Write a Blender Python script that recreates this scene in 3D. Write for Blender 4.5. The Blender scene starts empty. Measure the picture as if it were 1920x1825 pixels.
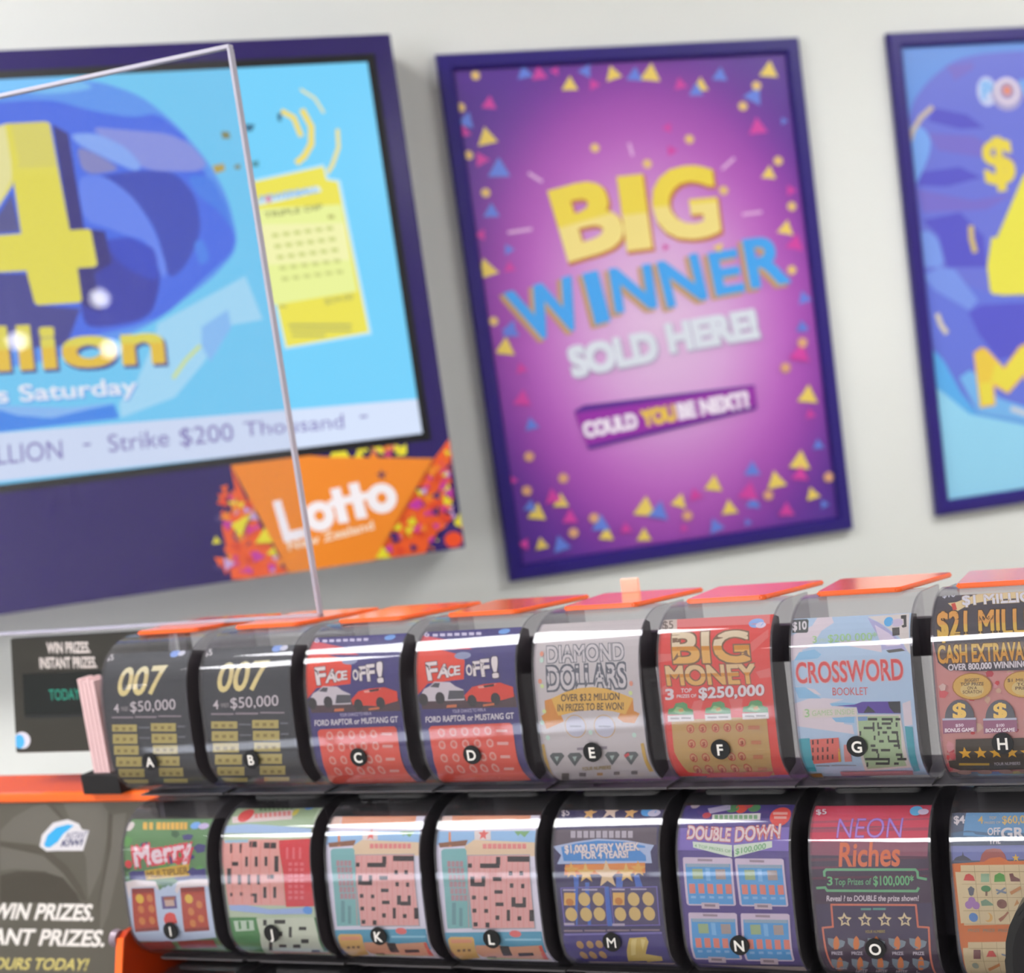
import bpy, bmesh, math, random
from mathutils import Matrix, Vector
C = bpy.context.scene.collection
SC = bpy.context.scene
ART={
'B':[('t','#cfcac4','$5',(-49.3,96.4),(-40.7,97),(-52.9,103.4),{'b': 0.02}),('e','#7f9fd8',[(30,100.7,5.4,4.1)],0),('e','#c8c8d0',[(37.5,100.7,4.2,3)],0),('t','#e6d48c','007',(-32.2,62.7),(19.6,63.4),(-28.7,89.3),{'b': 0.035,'g': [(0.35,'#d2c084'),(0.7,'#f0e6b4')],'h': 0.1}),('t','#cfc4c2','4',(-37.4,46.7),(-31.6,46.7),(-36.7,55.2),{'b': 0.02}),('t','#b5aaa8','TOP PRIZES OF',(-29.2,47.9),(-19.8,48.1),(-28.8,51.7),{}),('t','#d3c8c6','$50,000',(-18,46.8),(34.8,47.8),(-17.2,57),{}),('P','#94868a',[[(-40.6,43),(-15.3,42.3),(-15.5,40.8),(-40.8,41.5)],[(-13.2,42.7),(11.8,42),(11.6,40.4),(-13.4,41.1)],[(13.9,42.6),(40.5,41.8),(40.3,40.5),(13.7,41.3)]]),('P','#b5a55c',[[(-41.5,35.5),(-12.4,34.7),(-13.4,28.1),(-42.5,28.9)],[(-42.2,26.4),(-13.1,25.7),(-14.7,16.6),(-43.8,17.2)],[(-42.8,15.3),(-13.9,14.7),(-15.5,6),(-44.4,6.6)],[(-42.4,4.5),(-12.4,3.9),(-15.2,-5.9),(-45.2,-5.3)],[(-43.8,-7.7),(-13.6,-8.3),(-19.6,-19.2),(-49.9,-18.5)],[(-48.8,-22.3),(-18.8,-23),(-24.2,-30.5),(-54.1,-29.5)],[(4.3,35.6),(33,34.8),(31.8,27.2),(3.1,28)],[(3.6,25.7),(32.5,25),(31.1,16.1),(2.1,16.7)],[(3.1,14.9),(31.7,14.3),(30.2,6),(1.6,6.5)],[(4.3,4.2),(31.7,3.7),(29,-5.9),(1.6,-5.3)],[(4,-7.6),(31.7,-8.1),(26,-19),(-1.8,-18.4)],[(0.5,-22.1),(27.8,-22.8),(22.4,-30.6),(-4.9,-29.7)]]),('P','#8c7c3e',[[(-38.5,33),(-34.1,32.9),(-34.5,29.8),(-39,29.9)],[(-30.2,32.8),(-25.8,32.7),(-26.3,29.6),(-30.7,29.7)],[(-21.9,32.6),(-17.5,32.4),(-18,29.4),(-22.4,29.5)],[(-39.4,23),(-35,22.9),(-35.5,19.8),(-39.9,19.9)],[(-31.1,22.8),(-26.7,22.7),(-27.2,19.6),(-31.6,19.7)],[(-22.8,22.6),(-18.4,22.5),(-19,19.4),(-23.3,19.5)],[(-40,11.9),(-35.6,11.8),(-36.2,8.6),(-40.6,8.7)],[(-31.7,11.7),(-27.3,11.6),(-27.9,8.5),(-32.3,8.6)],[(-23.4,11.5),(-19,11.4),(-19.6,8.3),(-24,8.4)],[(-39.9,0.6),(-35.5,0.5),(-36.4,-2.8),(-40.8,-2.7)],[(-31.6,0.4),(-27.2,0.3),(-28.1,-2.9),(-32.5,-2.9)],[(-23.3,0.2),(-18.9,0.2),(-19.9,-3.1),(-24.3,-3)],[(-42.7,-12.2),(-38.3,-12.3),(-40.9,-16.7),(-45.3,-16.6)],[(-34.4,-12.4),(-30,-12.5),(-32.6,-16.8),(-37,-16.7)],[(-26.2,-12.6),(-21.8,-12.7),(-24.4,-17),(-28.7,-16.9)],[(7.2,32.9),(11.5,32.8),(11,29.7),(6.7,29.8)],[(15.3,32.7),(19.6,32.6),(19.1,29.5),(14.8,29.6)],[(23.4,32.5),(27.7,32.4),(27.2,29.3),(22.9,29.4)],[(6.4,22.8),(10.7,22.7),(10.2,19.6),(5.9,19.7)],[(14.5,22.6),(18.8,22.5),(18.3,19.5),(14,19.6)],[(22.6,22.4),(26.9,22.3),(26.4,19.3),(22.1,19.4)],[(5.8,11.8),(10.2,11.7),(9.6,8.6),(5.3,8.7)],[(14,11.6),(18.3,11.5),(17.7,8.4),(13.4,8.5)],[(22.1,11.4),(26.4,11.3),(25.8,8.3),(21.5,8.4)],[(6.8,0.6),(11.1,0.5),(10.2,-2.7),(5.9,-2.6)],[(14.9,0.4),(19.2,0.4),(18.3,-2.9),(14,-2.8)],[(23,0.3),(27.3,0.2),(26.4,-3),(22.1,-2.9)],[(5,-12.3),(9.3,-12.4),(6.9,-16.7),(2.6,-16.6)],[(13.1,-12.5),(17.4,-12.6),(15,-16.9),(10.7,-16.8)],[(21.1,-12.7),(25.4,-12.8),(23,-17.1),(18.7,-17)]]),('P','#6f7278',[[(-10.7,32.5),(2.5,32.1),(2.3,30.8),(-10.9,31.2)],[(-11.6,22.6),(1.6,22.3),(1.4,21.2),(-11.8,21.5)],[(34.6,32.4),(43,32.2),(42.8,30.9),(34.4,31.1)],[(33.7,22.6),(42.1,22.4),(41.9,21.1),(33.5,21.3)]])],
'D':[('p','#e4452c',[(-53.2,91.2),(-30.2,92.1),(-10,86.9),(-0.5,80.5),(-1.7,64.6),(-37.6,62.3),(-49,52.4)]),('p','#c8414a',[(-57.4,109),(-15.3,98.7),(6.1,89.9),(-30.1,91.5),(-52.4,90.6)]),('e','#8c93ad',[(-2.8,84.8,8.2,3.2)],0),('t','#d8d0dc','6',(-46.3,104.9),(-41.4,104.9),(-50,112.1),{'b': 0.02}),('P','#c9c2d4',[[(-39.3,108.1),(-34,107.7),(-32.5,104.4),(-37.8,104.7)],[(-31.9,108),(-26.6,107.6),(-25.2,104.3),(-30.4,104.6)],[(-24.5,107.8),(-19.3,107.5),(-17.9,104.2),(-23.1,104.5)],[(-17.2,107.7),(-12,107.4),(-10.6,104.1),(-15.8,104.4)],[(-9.9,107.6),(-4.7,107.2),(-3.3,103.9),(-8.5,104.2)],[(-2.6,107.4),(2.6,107.1),(3.9,103.8),(-1.2,104.1)],[(4.7,107.3),(9.8,107),(11.1,103.7),(6,104)]]),('e','#6f9fd8',[(32.6,106.5,5.6,3.2)],0),('t','#ece2da','F',(-36.4,65.2),(-26.7,65.8),(-38.8,80.6),{'b': 0.05,'o': ('#3a2c38',0.035)}),('t','#ece2da','A',(-27.2,66.7),(-16.7,67.2),(-25.6,78.2),{'b': 0.05,'o': ('#3a2c38',0.035)}),('t','#ece2da','C',(-16.9,67.9),(-11.4,68.1),(-16.7,76.6),{'b': 0.05,'o': ('#3a2c38',0.035)}),('t','#ece2da','E',(-10.5,68.6),(-5,68.9),(-10.6,76.4),{'b': 0.05,'o': ('#3a2c38',0.035)}),('t','#ece2da','O',(1.8,67.9),(7.2,68.2),(0.9,76.9),{'b': 0.05,'o': ('#3a2c38',0.035)}),('t','#ece2da','F',(8.8,67.4),(14.8,67.7),(7.9,79.6),{'b': 0.05,'o': ('#3a2c38',0.035)}),('t','#ece2da','F',(16.9,66.7),(24.3,67.1),(15.4,81.1),{'b': 0.05,'o': ('#3a2c38',0.035)}),('t','#ece2da','!',(27.4,65.3),(32.3,65.6),(26.2,82.8),{'b': 0.05,'o': ('#3a2c38',0.035)}),('p','#4a3338',[(-45.8,49.9),(47.2,50.5),(47.9,39.3),(-45.6,40.2)]),('p','#d83c28',[(-2.1,50.9),(6.2,57.8),(17.2,59.8),(33.5,60.6),(45.8,56.5),(45.9,48.2),(26.3,44.1),(-0.6,46.1)]),('p','#e9a090',[(11.6,58.2),(30.7,59.9),(23.7,57.2),(12.8,56.2)]),('P','#3c2a2c',[[(17.1,58.6),(28,59.7),(27.2,57.7),(18.3,56.8)]]),('p','#cbc2c2',[(-46.4,51.1),(-41.5,57.6),(-35.7,59.8),(-30.5,63.6),(-15.3,62.7),(-10.2,59),(-2.3,55.7),(-2.6,46.8),(-44.8,46.9)]),('P','#4c4c50',[[(-35.3,59.2),(-30.3,62.6),(-25.1,62.2),(-26.8,58.3)],[(-16.7,55.6),(-2.3,55.1),(-2.8,48),(-18.9,47.9)]]),('e','#2c282a',[(-26.4,49.3,4.7,5.3),(-43.2,48.6,4.8,5.3),(28,47,4.6,5.2),(4.9,45.9,4.6,5.3)],0),('P','#d07040',[[(-20.2,43.1),(-10.5,43.4),(-10.8,41),(-21.2,40.7)],[(15.3,42.6),(26.3,43.5),(26.1,41.7),(15.1,40.8)]]),('t','#b9b0c8','YOUR CHANCE TO WIN A',(-15.6,36),(17.3,36.6),(-15.5,39.1),{'b': 0.02}),('t','#e6dede','FORD RAPTOR or MUSTANG GT',(-43.3,28.5),(43.6,29.7),(-42.8,33.8),{'b': 0.03}),('p','#e6543e',[(-41.2,23),(-38.1,25.2),(38.9,26.1),(41.5,24),(41.5,13.8),(41.5,-2.1),(41.3,-18.8),(41,-35.4),(-54.3,-45.2),(-42.7,-16.8),(-40.6,-0.4),(-40.9,12)]),('e','#f0a596',[(-28.9,19.3,3.6,3.9),(-17.4,19.5,3.6,3.9),(-5.7,19.6,3.6,3.9),(5.8,19.7,3.5,3.8),(17.1,19.8,3.5,3.8),(-29.9,8.4,3.6,4),(-18.1,8.7,3.6,3.9),(-6.4,8.8,3.6,3.9),(5.3,8.9,3.5,3.9),(17.6,9.1,3.5,3.9),(-30.2,-3.5,3.6,4.1),(-18.3,-3.2,3.6,4.1),(8.6,-3,3.5,4.1),(18.2,-2.6,3.5,4),(-30,-15.7,3.6,5.3),(-18.1,-15.5,3.6,5.3),(-5.5,-15.2,3.5,5.2),(5.3,-14.9,3.6,5.1),(16.4,-14.7,3.5,5.1)],0),('e','#e6644e',[(-28.9,19.3,1.9,2.2),(-17.4,19.5,1.9,2.2),(-5.7,19.6,1.9,2.2),(5.8,19.7,1.9,2.2),(17.1,19.8,1.9,2.1),(-29.9,8.4,1.9,2.2),(-18.1,8.7,1.9,2.2),(-6.4,8.8,2,2.2),(5.3,8.9,1.9,2.2),(17.6,9.1,1.9,2.2),(-30.2,-3.5,2,2.3),(-18.3,-3.2,1.9,2.3),(8.6,-3,1.9,2.3),(18.2,-2.6,1.9,2.2),(-30,-15.7,1.9,3),(-18.1,-15.5,2,3.1),(-5.5,-15.2,1.9,3),(5.3,-14.9,1.9,2.9),(16.4,-14.7,1.9,2.9)],0),('P','#f2b0a4',[[(25.4,20.8),(36.1,20.5),(35.8,18.1),(25,18.4)],[(24.8,10),(35.5,9.8),(35.1,7.1),(24.4,7.4)],[(25.8,-1.8),(35.2,-1.9),(34.6,-4.6),(25.2,-4.4)],[(25,-14.2),(34.7,-14.4),(33.3,-17.5),(23.7,-17.3)]])],
'E':[('t','#cbc5c0','DIAMOND',(-35.3,75.6),(35.5,75.4),(-36.7,89.9),{'b': 0.03,'o': ('#63686c',0.05)}),('t','#cbc5c0','DOLLARS',(-36.3,53),(35.9,53),(-35.9,72.8),{'b': 0.03,'o': ('#5c6066',0.08)}),('P','#d18a34',[[(-40.8,43.8),(-32.6,45.8),(-24.6,25.9),(-28.8,24.3),(-41.8,19.7),(-45.3,31),(-41,33.5)],[(41.1,43.4),(34.1,41),(25.3,27.2),(30.2,23.6),(40.1,22.5),(45.8,30.4),(40.8,33)]]),('p','#e2b24a',[(-34.1,45.4),(-21.2,50.3),(-7.2,53.3),(5.6,53.8),(18,51.9),(31,47.4),(41.5,43.2),(32.9,30.1),(21.7,33.1),(6.4,34.7),(-11.3,34),(-23.4,31.7),(-29.4,30.7)]),('t','#54422c','OVER $3.2 MILLION',(-25.2,42.9),(28.7,42.5),(-24.5,48.9),{'b': 0.03}),('t','#54422c','IN PRIZES TO BE WON!',(-29.5,34.5),(31.6,34.3),(-28.7,40.8),{'b': 0.03}),('e','#c9a568',[(-14.3,21.4,10,9.9),(12.6,20.7,9.9,9.9)],0),('e','#bcbcc4',[(-14.3,21.4,9.2,9.1),(12.6,20.7,9.1,9.1)],0),('P','#8e8e96',[[(-19.7,22.1),(-8.9,21.8),(-9,20.7),(-19.8,21)],[(7.2,21.4),(18.3,21.1),(18.2,20),(7,20.3)]]),('P','#8d8388',[[(-15.4,3.2),(12.6,4),(12.1,1.3),(-15.8,1)]]),('p','#59605e',[(-42.5,-3.7),(-39.4,-0.9),(-30.5,-0.9),(-28.6,-3.8),(-39.1,-14.3)]),('p','#a2b4aa',[(-38.2,-4.3),(-33.7,-4.1),(-37.1,-9)]),('p','#59605e',[(-25.7,-4),(-22.6,-1.2),(-13.7,-1.2),(-11.9,-4.1),(-22.3,-14.7)]),('p','#a2b4aa',[(-21.4,-4.6),(-16.9,-4.4),(-20.4,-9.4)]),('p','#59605e',[(9.2,-3.8),(12.2,-1),(20.9,-1),(22.8,-3.9),(12.8,-14.2)]),('p','#a2b4aa',[(13.4,-4.4),(17.9,-4.2),(14.6,-9)]),('p','#59605e',[(26.6,-4.1),(29.6,-1.4),(38.2,-1.3),(40,-4.2),(30.1,-14.6)]),('p','#a2b4aa',[(30.7,-4.7),(35.1,-4.5),(31.8,-9.4)]),('P','#c9464a',[[(26.6,-4.1),(31.4,-1.9),(31.8,-4.3),(27.3,-6.7)]]),('t','#a08a4a','YOUR NUMBERS',(-17.8,-20.2),(9.6,-18.7),(-15.9,-15.7),{'b': 0.03}),('P','#6f6860',[[(-38.5,-23.6),(-31.6,-23.8),(-38.1,-36.8),(-45,-36.5)],[(-21.9,-23.2),(-15.5,-23.4),(-18.4,-29.7),(-24.8,-29.5)],[(11,-22.5),(16.3,-22.6),(14,-27.8),(8.7,-27.6)],[(27.2,-22.2),(32.9,-22.3),(30.8,-27.4),(25,-27.2)]]),('P','#b08a58',[[(-5.2,-23.7),(0.1,-23.8),(-2.1,-28.6),(-7.4,-28.5)]]),('P','#c9a44a',[[(-48.1,6.7),(-45.6,7.1),(-45.6,-8.8),(-48.9,-33.3),(-52.4,-33.2),(-48.6,-8.8)],[(43.6,5.6),(46.5,6),(46.9,-8.7),(47.7,-22.7),(43.6,-23.4),(43.6,-8.6)]]),('e','#c8e8d0',[(-41.3,12.4,2,2.2),(-45,25.6,2,2.1),(-0.8,16,1.9,2.1),(38.8,12.8,2,2.1),(-40.8,77.8,2,2.1)],0),('e','#d8ec9a',[(-41.8,34.9,1.8,1.8),(-41.4,56.2,1.8,1.8),(39.6,47.8,1.8,1.8)],0),('e','#e89a7a',[(40.9,55.6,1.7,2.1),(-43.1,60.3,1.8,2.1),(-40.9,83.1,1.8,2.1)],0)],
'F':[('P','#f6736a',[[(32.1,84.6),(46.7,94.7),(47.3,88.1),(33.2,76.4)],[(-50,78.8),(-35.1,78.1),(-35.2,73),(-50.2,71.5)],[(35.7,61),(47.9,63.6),(48.4,56.4),(38.6,55.7)],[(-48.4,50.4),(-41.1,54.4),(-41.9,46),(-48.3,45.2)],[(-19.9,39),(-10.7,40.8),(-15.2,30.4),(-25.6,28.6)],[(10.5,40.1),(22.7,39.8),(20.6,30.5),(12.9,30.7)]]),('P','#f58c86',[[(-37.8,113.7),(44.8,112.1),(47,99.9),(-34.1,100.8)]]),('p','#cdbfae',[(-52.5,110.6),(-37,111.1),(-33.5,98.3),(-49.6,97.9)]),('t','#6a5c50','$5',(-46.5,99.6),(-37.3,99.9),(-49.2,108.8),{'b': 0.02}),('e','#8fb6e4',[(35.2,101.3,6.5,4.6)],0),('e','#dbd3e0',[(39.5,99,4.4,2.8)],0),('t','#e9b35a','BIG',(-34.1,71.2),(30.8,69.8),(-36.4,96.6),{'b': 0.05,'o': ('#7a5a3c',0.04),'g': [(0.5,'#ecd9b0'),(0.36,'#cf8a22')]}),('t','#e9b35a','MONEY',(-41.4,53.2),(35.5,52.2),(-42.3,68.9),{'b': 0.05,'o': ('#7a5438',0.045),'g': [(0.55,'#e6c48c'),(0.38,'#d08a28')]}),('t','#f0e4e0','3',(-44.4,41.2),(-37.6,41.4),(-43.8,50.1),{'b': 0.05}),('t','#eadcd8','TOP',(-30.5,46.5),(-21.1,46.6),(-30.1,50),{'b': 0.03}),('t','#eadcd8','PRIZES OF',(-34.5,42.4),(-17.3,42.4),(-34.2,45.1),{'b': 0.03}),('t','#f4eae6','$250,000',(-14.9,41.4),(41.1,42.3),(-14.2,50.3),{'b': 0.05,'o': ('#9a3a34',0.03)}),('p','#c19b58',[(-41.5,24.3),(41.5,25.2),(41.5,18.4),(41.1,-3.9),(34.7,-41.7),(-37,-25.5),(-42.4,-2.1)]),('p','#5f9c60',[(-44,29.1),(-43,33.4),(-38.3,34.3),(-36.2,37.9),(-29.2,38.8),(-26,37.1),(-25.8,33.9),(-21.4,32.2),(-21.4,28)]),('p','#93bd7e',[(-39.2,31.1),(-35.3,35.3),(-30.9,34.1),(-27.8,30.8),(-32.6,29.4)]),('p','#c99a5a',[(-34.5,32.6),(-30.3,34),(-29.5,31.4),(-33,30.4)]),('p','#d6cec4',[(-44.4,28.1),(-21.3,28.3),(-21.3,23.2),(-44.5,23)]),('P','#9a9088',[[(-42,26.4),(-34.1,26.2),(-34.2,24.8),(-42.2,25.1)],[(-32.3,26.5),(-23.8,26.2),(-24,24.9),(-32.5,25.1)]]),('p','#5f9c60',[(-11.1,29.1),(-10,33.2),(-5.4,34.1),(-3.4,37.8),(3.5,38.6),(6.6,36.9),(6.8,33.8),(11.1,32.1),(11.2,27.9)]),('p','#93bd7e',[(-6.3,31),(-2.5,35.1),(1.8,33.9),(4.8,30.7),(0.2,29.3)]),('p','#c99a5a',[(-1.7,32.5),(2.4,33.9),(3.2,31.3),(-0.2,30.3)]),('p','#d6cec4',[(-11.4,28),(11.2,28.2),(11.2,23.2),(-11.5,23)]),('P','#9a9088',[[(-9.1,26.4),(-1.3,26.2),(-1.4,24.8),(-9.3,25)],[(0.4,26.4),(8.8,26.2),(8.6,24.8),(0.3,25.1)]]),('p','#5f9c60',[(21.6,29.2),(22.6,33.3),(27.1,34.2),(29.1,37.8),(35.8,38.6),(38.9,37),(39.1,33.9),(43.3,32.2),(43.4,28)]),('p','#93bd7e',[(26.2,31.1),(29.9,35.2),(34.2,34),(37.2,30.8),(32.6,29.4)]),('p','#c99a5a',[(30.8,32.5),(34.8,34),(35.6,31.4),(32.2,30.4)]),('p','#d6cec4',[(21.2,28.1),(43.5,28.3),(43.5,23.4),(21.1,23.1)]),('P','#9a9088',[[(23.5,26.5),(31.2,26.3),(31,24.9),(23.3,25.2)],[(32.9,26.6),(41.1,26.3),(40.9,25),(32.7,25.2)]]),('e','#c0563a',[(-25.3,16.7,3.4,3.6),(-14.5,16.8,3.4,3.6),(-3.2,16.8,3.3,3.6),(7.1,16.9,3.3,3.6),(17.7,16.9,3.4,3.6),(-25.7,4.4,3.4,3.6),(-15,4.4,3.4,3.7),(18.1,4.7,3.3,3.6),(-26.4,-8,3.4,4.2),(-15.6,-7.8,3.4,4.1),(7,-7.6,3.4,4.1),(16,-7.4,3.3,4),(-27.3,-21.4,3.4,5.6),(-16.9,-21.1,3.4,5.5),(-5.5,-20.9,3.4,5.5),(5.9,-20.7,3.4,5.4),(17.2,-20.5,3.3,5.4)],0),('e','#d29a68',[(-25.3,16.7,2.5,2.8),(-14.5,16.8,2.5,2.7),(-3.2,16.8,2.4,2.8),(7.1,16.9,2.4,2.7),(17.7,16.9,2.5,2.7),(-25.7,4.4,2.4,2.7),(-15,4.4,2.5,2.8),(18.1,4.7,2.5,2.7),(-26.4,-8,2.5,3.2),(-15.6,-7.8,2.5,3.2),(7,-7.6,2.5,3.2),(16,-7.4,2.4,3.1),(-27.3,-21.4,2.5,4.4),(-16.9,-21.1,2.5,4.3),(-5.5,-20.9,2.5,4.3),(5.9,-20.7,2.5,4.3),(17.2,-20.5,2.4,4.2)],0),('t','#a83e2c','$',(-26.9,14.9),(-24.2,14.8),(-26.5,18.1),{'b': 0.04}),('t','#a83e2c','$',(-16.1,14.9),(-13.4,14.9),(-15.7,18.1),{'b': 0.04}),('t','#a83e2c','$',(-4.8,15),(-2.1,14.9),(-4.4,18.1),{'b': 0.04}),('t','#a83e2c','$',(5.5,15),(8.2,15),(5.9,18.2),{'b': 0.04}),('t','#a83e2c','$',(16.2,15.1),(18.9,15),(16.6,18.2),{'b': 0.04}),('t','#a83e2c','$',(-27.4,2.4),(-24.7,2.4),(-26.9,5.7),{'b': 0.04}),('t','#a83e2c','$',(-16.6,2.5),(-13.9,2.5),(-16.1,5.8),{'b': 0.04}),('t','#a83e2c','$',(16.5,2.8),(19.2,2.7),(17,6),{'b': 0.04}),('t','#a83e2c','$',(-28.4,-10.3),(-25.7,-10.3),(-27.4,-6.4),{'b': 0.04}),('t','#a83e2c','$',(-17.5,-10.1),(-14.8,-10.2),(-16.5,-6.3),{'b': 0.04}),('t','#a83e2c','$',(5.1,-9.8),(7.8,-9.9),(6.1,-6.1),{'b': 0.04}),('t','#a83e2c','$',(14.1,-9.6),(16.8,-9.7),(15,-5.9),{'b': 0.04}),('t','#a83e2c','$',(-30,-24.9),(-27.3,-24.9),(-27.9,-19.3),{'b': 0.04}),('t','#a83e2c','$',(-19.5,-24.5),(-16.8,-24.6),(-17.5,-19),{'b': 0.04}),('t','#a83e2c','$',(-8,-24.3),(-5.3,-24.4),(-6.1,-18.8),{'b': 0.04}),('t','#a83e2c','$',(3.4,-24),(6.1,-24.1),(5.3,-18.6),{'b': 0.04}),('t','#a83e2c','$',(14.7,-23.7),(17.4,-23.8),(16.5,-18.4),{'b': 0.04}),('P','#c0764a',[[(25.3,18.3),(35.2,18.1),(34.9,14.9),(25,15.2)],[(26.6,6),(34.8,5.8),(34.5,2.8),(26.2,3)],[(26.3,-5.9),(34.6,-6.1),(33.7,-9.8),(25.4,-9.6)],[(26.5,-19.2),(34.2,-19.4),(32.6,-24.3),(24.9,-24)]]),('P','#d06058',[[(-29,-39.8),(29.4,-36.5),(38.1,-25.1),(-17.6,-25.4)]])],
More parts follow.
